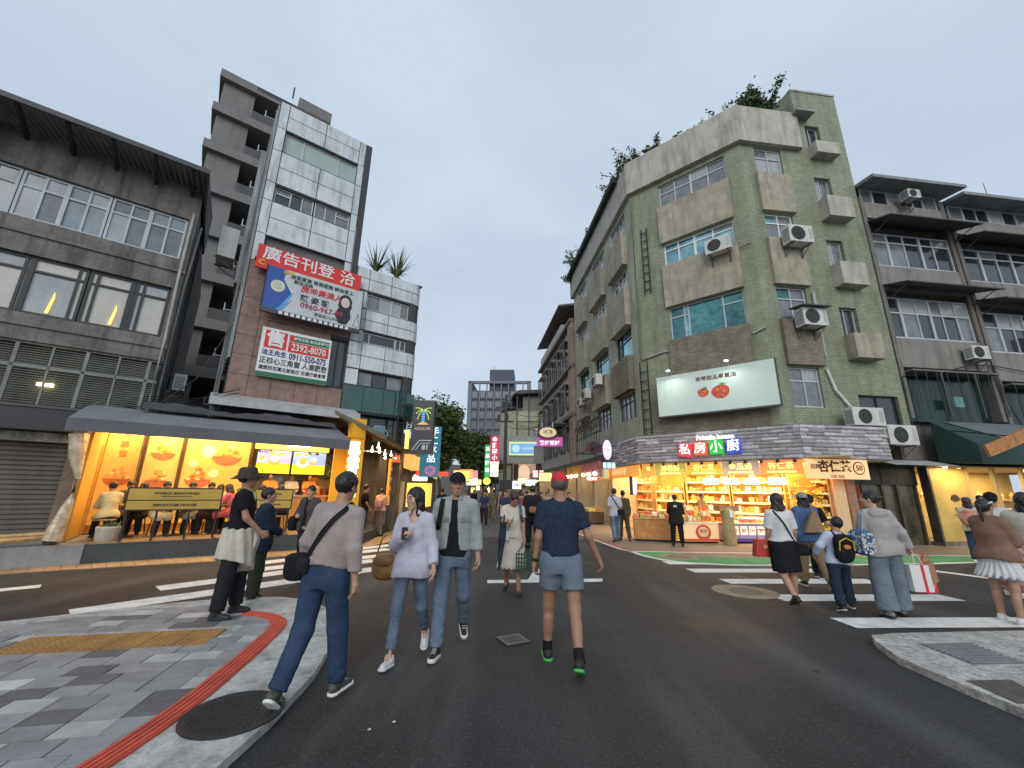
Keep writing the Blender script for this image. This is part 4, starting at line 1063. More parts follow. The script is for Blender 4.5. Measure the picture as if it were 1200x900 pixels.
H1, z1 = balcony_block('balcony_building', 'stained grey balcony block next to the green building, with a long dark roof sheet', 5.24, 9.45, 0, 1)
H2, z2 = balcony_block('balcony_building', 'farther stained balcony block at the right edge with shattered reflections in its windows', 9.5, 14.2, -.35, 2)
H3 = thing('party_wall_building', 'sliver of pale building at the far right edge', 'building', F3)
MB().box(14.3, 20, .5, 8, 2.9, 13.9).build('wall', CONC_M, H3)
for k in range(4): MB().box(14.5, 19.5, -.3, .5, 3.6 + k * 3, 5.0 + k * 3).build('balcony_apron', CONC_L, H3)
air_con(F3 @ T(8.5, -.02, 6.75), 'unit under the dark third row windows of the grey balcony block', .75, .52, .3)
air_con(F3 @ T(12.2, -.02, 7.6), 'white boxy unit set in the dark window at the right edge', .7, .5, .3)
air_con(F3 @ T(7.3, -.1, 13.75), 'old unit with an awning flap at the top floor of the balcony block', .6, .4, .35)
lamp_ant = thing('roof_antenna', 'thin antenna on the far balcony block roof', 'antenna', F3)
MB().tube([(12.0, 0, 14.2), (12.0, 0, 15.5)], .015, 4).build('mast', BLACK, lamp_ant)
q = MB()
q.tube([(5.3, -.05, 6.0), (7, -.1, 6.2), (8.2, -.2, 6.55), (9.5, -.1, 6.6), (12, -.1, 6.3)], .02, 4)
q.tube([(5.25, -.06, 6.0), (5.2, -.06, 4.2), (5.4, -.06, 3.2)], .02, 4); q.tube([(9.4, -.1, 6.6), (9.6, -.1, 5.0), (9.9, -.1, 4.3)], .02, 4); q.tube([(9.35, -.1, 6.2), (9.5, -.1, 4.6)], .025, 4)
q.build('wall_cables', BLACK, H1, kind='stuff')
# ================================================================== DOWN THE LANE
# K: brick and grey block after the green building
K = thing('brick_building', 'pinkish brick and pale block with caged windows on the right of the lane', 'building', FS)
KB = mat('pink_brick', (.40, .28, .23), rough=.85, var=.15, tile=(.35, .12, (.34, .235, .2), (.12, .1, .09)))
KW = mat('pale_stucco', (.46, .43, .40), rough=.9, var=.12, stain=.3)
MB().box(-26, -11.6, 0.05, 8, 3.3, 14.2).build('wall', KW, K)
MB().box(-12.6, -11.5, -.25, .05, 3.3, 14.2).build('brick_pier', KB, K)
MB().quad((-11.55, .05, 3), (-11.55, 8, 3), (-11.55, 8, 14.4), (-11.55, .05, 14.4)).build('end_wall', KB, K)
for z in (6.9, 10.6, 14.2): MB().box(-26, -11.45, -.35, .05, z, z + .25).build('cornice', mat('brown_cornice', (.17, .12, .105), var=.2), K)
CAGE = mat('cage_brown', (.10, .085, .08), rough=.7, var=.2)
for zi, z in enumerate((4.6, 7.8, 11.3)):
    for k in range(5):
        x = -25 + k * 2.65
        wo = window(K, FS, x, x + 1.7, z, z + 1.6, [.5], CAGE, [G_DARK, G_GREY], y=-.02, fw=.06)
        q = MB()
        for i in range(7): q.box(x - .05 + i * .3, x - .02 + i * .3, -.5, -.47, z - .1, z + 1.65)
        for i in range(4): q.box(x - .05, x + 1.78, -.5, -.47, z - .1 + i * .55, z - .07 + i * .55)
        q.box(x - .05, x + 1.78, -.52, .0, z + 1.66, z + 1.72)
        q.build('window_cage', CAGE, K)
MB().box(-24, -13, 1.5, 7, 14.45, 18.0).build('roof_storey', mat('dark_roof_storey', (.10, .095, .095), var=.2), K)
MB().prism([(-.6, 16.6), (-.6, 16.75), (2.5, 17.3), (2.5, 17.1)], -25, -14, 'x').build('roof_sheet', RUST, K)
MB().box(-25, -15, -.2, 1.5, 14.45, 15.4).build('roof_parapet', KW, K)
MB().box(-13.5, -11.8, 2, 6, 14.4, 16.6).build('stair_block', mat('grey_stair_block', (.18, .19, .2), var=.1), K)
MB().box(-18, -14.0, -1.1, 0.05, 6.7, 6.8).build('green_awning', mat('green_awning', (.10, .17, .13), var=.2), K)
# cream building closing the lane on the right
M_ = T(1.0, 46, -.9, math.radians(-4))
Cb = thing('cream_building', 'cream corner building with a pale blue shop sign and dark roof shelter', 'building', M_)
CR_ = mat('cream_render', (.40, .40, .30), rough=.85, var=.1, stain=.3)
GRY = mat('grey_fascia', (.34, .36, .38), rough=.8, var=.08, stain=.2)
q = wall(MB(), -1.2, 7, 0, 11.4, [(1.6, 3.2, 8.1, 9.6)], .3)
for k in range(6):
    a0, a1 = math.radians(15 * k), math.radians(15 * (k + 1)); r = 1.2
    q.quad((-1.2 - r * math.sin(a0), r - r * math.cos(a0), 0), (-1.2 - r * math.sin(a1), r - r * math.cos(a1), 0), (-1.2 - r * math.sin(a1), r - r * math.cos(a1), 11.4), (-1.2 - r * math.sin(a0), r - r * math.cos(a0), 11.4))
q.quad((-2.4, 1.2, 0), (-2.4, 12, 0), (-2.4, 12, 11.4), (-2.4, 1.2, 11.4)).quad((-2.4, 0, 11.4), (7, 0, 11.4), (7, 12, 11.4), (-2.4, 12, 11.4))
q.build('wall', CR_, Cb)
window(Cb, M_, 1.6, 3.2, 8.1, 9.6, [.5], DGREY, [G_DARK], fw=.06)
MB().box(-.4, 7, -.15, -.01, 10.2, 11.1).build('balcony_band', mat('cream_band', (.46, .46, .35), var=.1, stain=.25), Cb)
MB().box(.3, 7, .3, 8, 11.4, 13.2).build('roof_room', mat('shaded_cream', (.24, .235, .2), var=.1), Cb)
MB().prism([(-.7, 13.3), (7.2, 13.6), (7.2, 13.9), (-.2, 13.75), (-1.2, 12.9), (-1.9, 11.6), (-2.0, 11.4), (-1.7, 11.4), (-1.0, 12.6)], -.6, 8, 'y').build('roof_shelter', DGREY, Cb)
for x in (-.35, 1.0): MB().box(x - .06, x + .06, -.2, -.05, 5.8, 13.4).build('roof_post', DGREY, Cb)
MB().prism([(-2.9, .3), (-2.5, -.35), (7.2, -.5), (7.2, .1), (-2.2, .3)], 5.4, 8.5, 'z').build('fascia', GRY, Cb)
for x0, x1, z0, z1 in ((-2.72, -2.6, 5.3, 6.6), (-2.72, -2.6, 1.2, 3.2)): MB().box(x0, x1, -.3, .6, z0, z1).build('dark_window', G_DARK, Cb)
sb = thing('shop_sign', 'lit pale blue shop sign with a round badge and yellow rim on the cream building', 'sign', M_ @ T(0, -.75, 0))
MB().box(-1.15, 2.9, 0, .2, 6.3, 7.75).build('rim', glow('sign_rim_yellow', (.85, .9, .35), .55), sb)
MB().box(-1.03, 2.8, -.03, 0, 6.45, 7.6).build('face', glow('sign_sky_blue', (.22, .50, .85), .42), sb)
MB().disc((-.4, 7.02), .42, .42, -.05, -.03).build('badge', glow('sign_badge', (.55, .82, 1.0), .5), sb)
MB().box(.3, 2.5, -.05, -.03, 6.9, 7.15).build('pale_word', glow('sign_word', (.45, .68, .95), .4), sb)
pb = thing('poster_panel', 'large lit poster of a face beside a dark panel, under the blue shop sign', 'poster', M_ @ T(-1.1, -.6, 1.45))
MB().box(.2, 5.2, 0, .1, 1.6, 4.0).build('panel', mat('poster_dark', (.05, .035, .03), var=.3), pb)
MB().box(.4, 2.9, -.03, 0, 1.7, 3.95).build('print', glow('poster_warm', (.42, .27, .16), .5, var=.5), pb)
MB().disc((1.6, 2.9), .65, .95, -.05, -.03).build('printed_face', glow('poster_skin', (.75, .52, .38), .6), pb)
MB().box(.45, 1.0, -.06, -.03, 2.2, 3.9).build('printed_hair', mat('poster_hair', (.03, .02, .015)), pb)
for k in range(4): MB().disc((4.2 + .1 * (k % 2), 2.1 + .5 * k), .22, .22, -.05, -.03, 12).build('white_mark', glow('white_mark', (.9, .9, .95), .6), pb)
sp = thing('lit_sign', 'small white lit sign with blue marks hanging low over the lane', 'sign', T(.55, 36, 0))
MB().box(-.38, .38, 0, .15, 1.75, 2.4).build('face', glow('white_sign_face', (.85, .92, 1.0), .9), sp)
text('24H', .3, mat('sign_blue_ink', (.05, .1, .35)), sp, WM[sp.name], 0, 2.08, -.01, bold=.02)
MB().box(-1.5, -.38, .0, .1, 1.7, 2.5).build('dark_wing', BLACK, sp)

# distant tower
D_ = T(-4, 120, 0, math.radians(-3))
DT = thing('distant_tower', 'tall grey apartment tower far down the lane with an open crown and dark roof block', 'building', D_)
DW = mat('far_grey', (.085, .092, .118), rough=.8, var=.05); DWL = mat('far_pale', (.17, .18, .21), rough=.8, var=.05); DWG = mat('far_glass', (.05, .055, .08), rough=.2, var=.2)
MB().box(-9.2, 9.6, 0, 14, 0, 31).build('wall', DW, DT)
MB().box(-9.4, -8.2, -.4, 14, 0, 34).box(8.6, 9.8, -.4, 14, 0, 34).build('corner_pier', DWL, DT)
MB().box(-9.4, 9.8, -.4, .6, 33.2, 34).box(-9.4, 9.8, 13, 14, 33.2, 34).box(-9.4, -8.4, .6, 13, 33.2, 34).box(8.8, 9.8, .6, 13, 33.2, 34).build('crown_frame', DWL, DT)
MB().box(-3, 4.5, 1, 10, 31, 38).build('roof_block', DW, DT)
for k in range(7):
    x = -6 + k * 2.2; MB().box(x, x + .35, -.4, -.02, 6, 33.2).build('mullion', DWL, DT)
for k in range(9):
    z = 4 + k * 3.1
    for j in range(7):
        x = -8.1 + j * 2.35
        MB().box(x, x + 1.6, -.12, -.02, z, z + 1.9).build('window', DWG, DT)
    MB().box(-8.2, 8.6, -.3, -.02, z - .35, z - .05).build('floor_band', mat('far_band', (.12, .128, .155), var=.05), DT)
q = MB()
for k in range(9): q.box(-8.5 + k * 2.1, -8.42 + k * 2.1, -.8, -.7, 0, 17)
for k in range(8): q.box(-8.5, 8.5, -.8, -.7, 2 + k * 2, 2.1 + k * 2)
q.build('scaffold_net', mat('far_net', (.2, .21, .23), var=.1), DT, kind='stuff')
MB().tube([(-2, 4, 38), (-2, 4, 40)], .08, 5).build('mast', BLACK, DT)

# trees on the left of the lane: trunk, limbs, leaf clumps
def tree(W, label, h, r, n, seed, trunk=.16, base=.42):
    r_ = random.Random(seed)
    t = thing('street_tree', label, 'tree', W, 'trees down the lane')
    st = MB(); lf = MB()
    top = Vector((r_.uniform(-.3, .3), 0, h * base))
    st.tube([(0, 0, 0), (.05, 0, h * base * .5), top], [trunk, trunk * .8, trunk * .65], 8)
    cl = []
    for k in range(13):
        a = r_.uniform(0, 6.28); e = r_.uniform(.1, 1.4); L0 = r * r_.uniform(.65, 1.1)
        p = [top]; d = Vector((math.cos(a) * math.cos(e), math.sin(a) * math.cos(e), math.sin(e) * 1.25))
        for s in range(4):
            d = (d + Vector((r_.uniform(-.25, .25), r_.uniform(-.25, .25), r_.uniform(-.12, .3)))).normalized(); p.append(p[-1] + d * L0 * .34)
            cl.append((p[-1], r * (.22 + .12 * r_.random()), r_.random()))
        st.tube(p, [trunk * .5, trunk * .35, trunk * .22, trunk * .12, .015], 5)
    for k in range(n):
        c, s, sh = r_.choice(cl)
        v = Vector((r_.gauss(0, 1), r_.gauss(0, 1), r_.gauss(0, .7))); v = v.normalized() * s * r_.random() ** .4
        c = c + v
        ax = Vector((r_.gauss(0, 1), r_.gauss(0, 1), r_.gauss(0, .5))).normalized(); bx = ax.cross(Vector((r_.gauss(0, 1), r_.gauss(0, 1), r_.gauss(0, 1)))).normalized()
        L1 = r_.uniform(.12, .24); w1 = L1 * .5
        lf.mi_(r_.choices((0, 1, 2, 3), (2, 5, 4, 2) if sh > .5 else (5, 4, 1, 2))[0])
        lf.quad(c - ax * L1, c + bx * w1, c + ax * L1, c - bx * w1)
    st.build('trunk', BARK, t); lf.build('crown', LEAF, t)
tree(T(-5.6, 33, 0), 'full green tree rising behind the black palm sign and teal sign', 8.6, 3.3, 15000, 1, base=.36)
tree(T(-4.2, 42, 0), 'smaller green tree farther down the lane in front of the distant tower', 7.6, 2.9, 9000, 2, base=.4)
tree(T(-7.4, 38, 0), 'sparse tall tree with thin top branches behind the full green tree', 11.0, 2.8, 3500, 3, base=.55)
tree(T(-3.6, 56, 0), 'pale distant tree low beside the vertical green sign', 6.5, 2.4, 5000, 4, base=.35)

# low block of shops behind the left signs
Lb = thing('low_shop_block', 'low dark shop row behind the hanging signs on the left of the lane', 'building', T(-4.6, 17.5, 0, math.radians(96)))
q = MB().box(0, 22, .1, 6, 2.7, 4.0)
q.build('wall', CONC_D, Lb)
MB().box(0, 22, 3.5, 6, 0, 2.7).build('back_wall', mat('warm_shop_wall', (.35, .24, .12), var=.3), Lb)
for k in range(6):
    MB().box(k * 4.2, k * 4.2 + .35, .1, 3.5, 0, 2.7).build('shop_pier', CONC_D, Lb)
for k in range(5): MB().box(.7 + k * 4.2, 3.6 + k * 4.2, -.35, .05, 2.5 + .15 * (k % 2), 3.1 + .2 * (k % 3)).build('shop_board', glow('lane_board_%d' % (k % 3), [(.9, .45, .12), (.85, .62, .2), (.8, .25, .1)][k % 3], 1.0, var=.3), Lb)
for k in range(5): area('lane_shop_light', WM[Lb.name], (2.2 + k * 4.2, 1.2, 2.65), (2.2, .8), 45)
# right shops along the lane past the corner
Rb = thing('lane_shop_row', 'row of lit shopfronts under the brick building on the right of the lane', 'building', FS)
MB().box(-30, -3.4, 1.9, 2.1, 0, 3.4).build('back_wall', mat('warm_shop_wall', (.35, .24, .12), var=.3), Rb)
MB().box(-30, -3.3, -.9, 2.1, 3.2, 3.4).build('canopy', DGREY, Rb)
for k in range(7): MB().box(-3.6 - k * 3.8, -3.3 - k * 3.8, -.2, 1.9, 0, 3.2).build('shop_pier', CONC_L, Rb)
for k in range(7):
    MB().box(-7.0 - k * 3.8, -3.7 - k * 3.8, -.95, -.8, 2.35 + .1 * (k % 2), 3.15).build('shop_board', [mat('pink_fascia', (.5, .16, .14), var=.3), mat('orange_fascia', (.6, .28, .06), var=.3), mat('brown_fascia', (.2, .1, .05), var=.3)][k % 3], Rb)
    area('lane_shop_light', FS, (-5.3 - k * 3.8, .3, 3.1), (2.6, .8), 55)
    for j in range(3): MB().lathe([(.02, .12), (.08, .06), (.08, -.02), (.02, -.08)], 10, (-6.4 - k * 3.8 + j * 1.1, -1.05, 2.5)).build('bulb_lamp', WARMW, Rb, smooth=60)

# ---- hanging signs over the lane
def facing(x, y, rz=0.0): return T(x, y, 0, rz)
sg = thing('hanging_sign', 'tall black hanging sign with a neon palm tree above the number 81', 'sign', facing(-3.73, 15.2, math.radians(-2)))
W = WM[sg.name]
MB().box(-.03, .80, 0, .28, 2.86, 4.9).build('box', mat('sign_black', (.022, .024, .03), rough=.35, var=.1), sg)
q = MB()
for s in (-1, 1):
    for e, L0 in ((.15, .26), (.5, .3), (-.25, .2)):
        q.tube([(.39 + s * .02 + s * L0 * t * 1.0, -.008, 4.52 + math.sin(e) * L0 * t * 1.4 - .22 * t * t * (1.1 - e)) for t in (0, .3, .6, .85, 1)], .014, 4)
q.build('palm_fronds', glow('neon_yellow_green', (.55, .72, .12), .7), sg)
for k in range(5): MB().box(.33, .45, -.014, -.001, 4.06 + k * .09, 4.12 + k * .09).build('palm_trunk', glow('neon_blue', (.1, .36, .65), .6), sg)
MB().prism([(.17, 3.96), (.61, 3.96), (.5, 4.03), (.39, 4.05), (.28, 4.03)], -.014, 0, 'y').build('sand_mound', glow('neon_orange', (.8, .38, .08), .7), sg)
text('AZUCAR', .155, glow('sign_letters_pink', (.45, .3, .34), .45), sg, W, .39, 3.80, -.004, bold=.01)
text('81', .26, glow('sign_letters_grey', (.34, .37, .42), .5), sg, W, .54, 3.1, -.004, bold=.02)
MB().tube([(.05, -.01, 3.0), (.3, -.01, 3.36), (.76, -.01, 3.36)], .02, 4).tube([(.18, -.01, 3.0), (.36, -.01, 3.26), (.7, -.01, 3.26)], .014, 4).build('roof_line', glow('sign_letters_grey', (.34, .37, .42), .5), sg)
MB().tube([(-.03, .14, 4.7), (-.6, .2, 4.7)], .03, 5).tube([(-.03, .14, 3.2), (-.6, .2, 3.2)], .03, 5).build('sign_arm', BLACK, sg)
sg = thing('hanging_sign', 'tall teal hanging sign with white characters partly behind the black palm sign', 'sign', facing(-3.55, 17.2, math.radians(4)))
W = WM[sg.name]
MB().box(-.25, .56, 0, .25, 2.1, 4.2).build('box', glow('sign_teal', (.03, .21, .33), .35), sg)
text('手工芋圓', .36, glow('sign_white_lit', (.9, .95, 1.0), .9), sg, W, .38, 3.85, -.004, bold=.02, vertical=False) if False else None
for k, ch in enumerate('手工冰品'): text(ch, .38, glow('sign_white_lit', (.9, .95, 1.0), .9), sg, W, .30 - .03 * k, 3.95 - k * .37, -.004, bold=.02)
MB().disc((.2, 2.36), .23, .2, -.01, 0).build('emblem', glow('emblem_pink', (.5, .2, .35), .4), sg)
MB().disc((.2, 2.36), .13, .11, -.016, -.01).build('emblem_core', glow('emblem_blue', (.1, .25, .45), .4), sg)
MB().tube([(-.25, .1, 4.1), (-.9, .1, 4.1)], .03, 5).build('sign_arm', BLACK, sg)
yl = thing('light_tube', 'glowing yellow strip light left of the black palm sign', 'lamp', facing(-3.9, 15.2))
MB().box(-.07, .07, 0, .1, 3.05, 3.75).build('tube', glow('yellow_strip', (.8, .72, .15), .9), yl)
sg = thing('hanging_sign', 'tall crimson hanging sign with white characters down the lane', 'sign', facing(-1.47, 37.0))
MB().box(-.39, .39, 0, .3, 4.1, 6.4).build('box', glow('sign_crimson', (.5, .02, .06), .6), sg)
for k, ch in enumerate('金雞園小'): text(ch, .5, glow('sign_white_lit', (.9, .95, 1.0), .9), sg, WM[sg.name], 0, 6.05 - k * .54, -.01, bold=.02)
MB().box(-.36, .36, .05, .35, 2.8, 4.1).disc((0, 4.05), .42, .22, .06, .34).build('lit_base', glow('sign_cream_lit', (1, .88, .6), 1.2), sg)
sg = thing('hanging_sign', 'tall green lit sign beside the crimson one', 'sign', facing(-2.22, 39.0))
MB().box(-.24, .24, 0, .3, 2.8, 5.8).build('box', glow('sign_green_lit', (.03, .4, .12), .7), sg)
for k, ch in enumerate('冰品甜湯'): text(ch, .42, glow('sign_white_lit', (.9, .95, 1.0), .9), sg, WM[sg.name], 0, 5.4 - k * .66, -.01, bold=.03)
sg = thing('round_lamp', 'round yellow lit disc below the green vertical sign', 'lamp', facing(-2.2, 38.6))
MB().disc((0, 2.42), .34, .33, 0, .3).build('disc', glow('disc_yellow', (.95, .85, .12), 1.1), sg)
# purple sign and oval above it on the right
sg = thing('projecting_sign', 'magenta projecting sign with a white word under a cream oval board', 'sign', facing(2.33, 24.6, math.radians(-3)))
W = WM[sg.name]
MB().box(-.78, .78, 0, .25, 4.2, 4.82).build('box', glow('sign_magenta', (.42, .06, .30), .45), sg)
MB().box(-.78, .78, -.02, -.0, 4.2, 4.23).box(-.78, .78, -.02, 0, 4.79, 4.82).build('rim', mat('sign_purple_dark', (.1, .01, .07)), sg)
text('粉紅鄉村', .3, glow('sign_white_lit', (.9, .95, 1.0), .9), sg, W, 0, 4.4, -.03, bold=.03)
sg = thing('oval_sign', 'cream oval board with dark rim above the magenta sign', 'sign', facing(2.2, 24.3, math.radians(-3)))
MB().disc((0, 5.02), .58, .37, 0, .2).build('rim', mat('brown_rim', (.05, .03, .02)), sg)
MB().disc((0, 5.02), .51, .30, -.02, 0).build('face', glow('oval_cream', (.62, .50, .33), .45, var=.25), sg)
text('冰館', .3, mat('olive_ink', (.25, .25, .04)), sg, WM[sg.name], 0, 5.03, -.03, bold=.02)
for s in (-.35, .3): MB().tube([(s, .1, 5.3), (s, .1, 5.6)], .03, 5).build('hanger', ALU, sg)
# iron balcony with vines and dark oval plaque
ib = thing('iron_balcony', 'black iron sign frame with bare vines on the lane corner of the green building', 'balcony', FS)
q = MB()
for k in range(12): q.box(-7.2 + k * .4, -7.17 + k * .4, -1.2, -1.17, 3.75, 5.2)
q.build('bars', BLACK, ib, kind='stuff')
for z in (3.72, 4.5, 5.2): MB().box(-7.3, -2.6, -1.22, -1.15, z, z + .05).build('rail', BLACK, ib)
for x in (-7.2, -2.7): MB().box(x - .03, x + .03, -1.2, -.0, 3.75, 3.82).build('arm', BLACK, ib)
q = MB(); r_ = random.Random(12)
for k in range(70):
    p = [Vector((r_.uniform(-7.3, -2.8), -1.2 + r_.uniform(-.3, .5), r_.uniform(4.7, 5.2)))]
    for s in range(4): p.append(p[-1] + Vector((r_.uniform(-.35, .35), r_.uniform(-.15, .15), r_.uniform(-.12, .25))))
    q.mi_(k % 2).tube(p, .016, 3)
q.build('vines', [mat('dry_vine', (.16, .12, .11), var=.3), mat('dark_vine', (.05, .045, .04), var=.3)], ib, kind='stuff')
op = thing('oval_plaque', 'dark maroon oval plaque hanging from the iron frame', 'sign', facing(4.3, 21.3))
MB().disc((.0, 3.85), .42, .3, 0, .1).build('plaque', mat('maroon', (.07, .018, .02), rough=.5, var=.2), op)
ps = thing('oval_lamp_sign', 'lit lavender oval sign on the left end of the stone fascia', 'sign', facing(4.45, 18.9))
MB().disc((0, 3.5), .24, .5, 0, .14).build('rim', mat('purple_rim', (.10, .05, .2)), ps)
MB().disc((0, 3.5), .2, .45, -.02, 0).build('face', glow('lavender_face', (.72, .6, 1.0), .95), ps)
text('TEA', .12, mat('lavender_ink', (.3, .2, .5)), ps, WM[ps.name], 0, 3.5, -.026)
for k in range(3): MB().box(-.2 + k * .2, -.06 + k * .2, 0, .1, 2.66, 2.92).build('letter_box', glow('cyan_box', (.45, .8, 1.0), .8), ps)
for k, (x, y, z, c_, nm) in enumerate(((-2.6, 22, 2.3, (.95, .65, .12), 'amber'), (-2.9, 27, 2.6, (1, .35, .1), 'orange'), (-2.9, 31.5, 2.2, (1, .9, .7), 'cream'), (-3.2, 35, 2.9, (.9, .2, .25), 'red'), (2.35, 28, 2.5, (1, .75, .25), 'golden'), (2.2, 33, 2.9, (1, .55, .6), 'pink'), (1.8, 38, 2.3, (.6, .9, 1), 'icy blue'), (-3.5, 44, 2.4, (.8, 1, .3), 'lime'), (1.2, 43, 2.6, (1, .8, .4), 'yellow'))):
    ls = thing('lit_sign', 'small %s lit sign among the far shopfronts of the lane' % nm, 'sign', facing(x, y), 'small lit signs far down the lane')
    MB().box(-.42, .42, 0, .15, z - .25, z + .3).build('face', glow('lit_' + nm.replace(' ', '_'), c_, 1.2, var=.3), ls)
    MB().box(-.45, .45, .02, .17, z - .29, z - .25).box(-.45, .45, .02, .17, z + .3, z + .34).build('frame', BLACK, ls)
# utility pole and a lane lamp post
up = thing('utility_pole', 'tall grey utility pole beside the crimson sign', 'pole', T(-.55, 40, 0))
MB().tube([(0, 0, 0), (0, 0, 11)], [.2, .15], 10).build('pole', mat('dark_pole', (.06, .06, .06), var=.2), up)
for z in (8.2, 9.6): MB().box(-1.0, .8, -.08, .08, z, z + .14).build('crossarm', BLACK, up)
for k in range(4): MB().lathe([(.12, 0), (.15, .1), (.15, .5), (.1, .6)], 8, (-.7 + k * .4, 0, 8.4 + (k % 2) * 1.3)).build('insulator', DGREY, up)
lp = thing('lamp_post', 'thin dark street sign post with a grey plate in front of the cream building', 'pole', T(2.1, 31, 0))
MB().tube([(0, 0, 0), (0, 0, 6.6)], .06, 7).build('pole', BLACK, lp)
MB().box(-.38, .38, -.1, -.06, 3.6, 4.9).build('plate', mat('plate_grey', (.17, .18, .18), var=.1), lp)
MB().tube([(0, 0, 6.0), (-1.2, 0, 6.3), (-2.0, 0, 6.2)], .03, 5).build('arm', BLACK, lp)
cb = thing('overhead_cables', 'thin black cables strung between the far poles and buildings', 'cable')
for a, c in (((-.55, 40, 9.5), (3.4, 34, 8)), ((-.55, 40, 8.3), (4.4, 29, 6.4)), ((-1.2, 40, 8.3), (2.1, 31, 6.4))):
    pts = []
    for k in range(9):
        t = k / 8; p = Vector(a).lerp(Vector(c), t); p.z -= .5 * 4 * t * (1 - t); pts.append(p)
    MB().tube(pts, .022, 4).build('cable', BLACK, cb)
# far end of the lane: closing blocks so the street has an end
fe = thing('far_lane_block', 'dim low blocks closing the far end of the lane', 'building', T(-8, 75, 0))
MB().box(-10, 4.5, 0, 8, 0, 6).build('wall', mat('far_dim', (.13, .13, .13), var=.2), fe)
for k in range(5): MB().box(1.0 + k * .9, 1.6 + k * .9, -.2, 0, 1.2 + .4 * (k % 3), 2.0 + .6 * (k % 2)).build('lit_board', glow('far_board_%d' % (k % 2), [(1, .75, .15), (1, .85, .5)][k % 2], 1.6), fe)
# ================================================================== LEFT CORNER CAFE
PLH = .42
Cf = thing('cafe_terrace', 'raised corner cafe with glowing yellow poster walls, menu screens and a long grey awning', 'cafe', FP)
PLM = mat('dark_plinth', (.045, .055, .06), rough=.6, var=.2, stain=.2)
MB().box(-.02, 5.4, 0, 2.6, 0, PLH - .03).build('plinth', PLM, Cf)
MB().box(-.04, 5.42, -.02, 2.6, PLH - .03, PLH).build('terrace_floor', mat('wood_deck', (.30, .19, .09), rough=.6, var=.25, tile=(1.2, .12, (.25, .155, .075), (.08, .05, .03))), Cf)
MB().box(-3.8, -.03, 0, 2.2, 0, PLH - .02).build('step_block', mat('pale_step', (.27, .28, .28), rough=.85, var=.15, stain=.3), Cf)
BKS = 2.3
ORW = mat('orange_wall', (.80, .42, .07), rough=.6, var=.06, scale=1)
MB().box(-.45, 2.3, BKS, BKS + .06, PLH, 3.3).build('back_wall', ORW, Cf)
MB().box(-.5, -.42, .6, BKS, PLH, 3.08).build('side_panel', ORW, Cf)
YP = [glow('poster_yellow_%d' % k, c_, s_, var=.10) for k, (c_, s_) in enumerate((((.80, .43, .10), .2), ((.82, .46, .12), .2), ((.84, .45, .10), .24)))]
px_ = [(-.40, .32), (.40, 1.12), (1.22, 2.75)]
for k, (a, c) in enumerate(px_):
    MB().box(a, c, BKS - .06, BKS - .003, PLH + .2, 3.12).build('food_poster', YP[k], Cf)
for x in (.36, 1.17, 2.79): MB().box(x - .035, x + .035, BKS - .10, BKS - .002, PLH, 3.2).build('poster_divider', mat('dark_wood', (.09, .045, .02), var=.2), Cf)
# printed bowls: flat discs on the posters
PR = [mat('print_%d' % k, c_, rough=.6, var=.25, scale=14) for k, c_ in enumerate(((.62, .20, .05), (.80, .38, .06), (.55, .16, .06), (.85, .66, .30), (.90, .78, .45)))]
def bowl(cx, cz, s_, W=FP, y=BKS - .062):
    q = MB()
    n_ = 14
    q.mi_(2).prism([(cx - s_, cz)] + [(cx + s_ * math.cos(math.pi + math.pi * k / n_), cz + s_ * .75 * math.sin(math.pi + math.pi * k / n_)) for k in range(1, n_)] + [(cx + s_, cz)], y - .006, y, 'y')
    r_ = random.Random(int(cx * 100 + cz * 10))
    for k in range(16):
        a = r_.uniform(0, 1); xx = cx + r_.uniform(-.85, .85) * s_ * (1 - a * .75); zz = cz + a * s_ * .95
        q.mi_(r_.choice((0, 1, 1, 3))).disc((xx, zz), s_ * .2, s_ * .17, y - .008 - k * .0007, y - .0065 - k * .0007, 8)
    return q.build('printed_bowl', PR, Cf, W)
bowl(2.2, 2.45, .36); bowl(1.62, 1.78, .3); bowl(.76, 2.45, .26); bowl(.76, 1.72, .26); bowl(-.05, 1.75, .26)
for (cx, cz, r) in ((1.75, 2.55, .17), (1.95, 1.95, .12), (1.45, 2.2, .1)): MB().mi_(0).disc((cx, cz), r, r, BKS - .066, BKS - .062).build('printed_splash', PR[4], Cf)
for k, ch in enumerate('思慕昔'): text(ch, .2, PR[0], Cf, FP, -.05, 2.85 - k * .24, BKS - .064, bold=.01)
MB().disc((.76, 3.0), .2, .06, BKS - .066, BKS - .06).build('printed_label', mat('print_red', (.6, .03, .02)), Cf)
# counter, kitchen and menu screens
MB().box(2.85, 4.95, BKS + .6, BKS + .66, PLH, 3.3).build('kitchen_wall', mat('kitchen_steel', (.40, .32, .22), rough=.35, var=.2, metal=.3), Cf)
MB().box(2.85, 4.95, BKS - .5, BKS - .1, PLH, 1.32).build('counter', mat('counter_orange', (.55, .33, .12), rough=.5, var=.15), Cf)
MB().box(2.85, 5.0, BKS - .55, BKS - .02, 1.32, 1.37).build('counter_top', mat('steel_top', (.55, .50, .42), rough=.25, metal=.6), Cf)
for k in range(4): MB().box(2.95 + k * .5, 3.3 + k * .5, BKS + .35, BKS + .59, 1.42, 1.75 + .2 * (k % 2)).build('kitchen_machine', mat('machine_steel', (.35, .33, .3), rough=.3, metal=.6, var=.2), Cf)
MB().box(2.85, 4.95, BKS - .2, BKS - .12, 2.72, 3.3).build('fascia_board', glow('fascia_yellow', (.98, .62, .14), .5), Cf)
SKY1 = glow('screen_violet', (.46, .36, .78), .75, var=.15); SKY2 = glow('screen_blue', (.20, .36, .88), .75, var=.15); FLD = glow('screen_yellow', (.75, .62, .03), .75, var=.2)
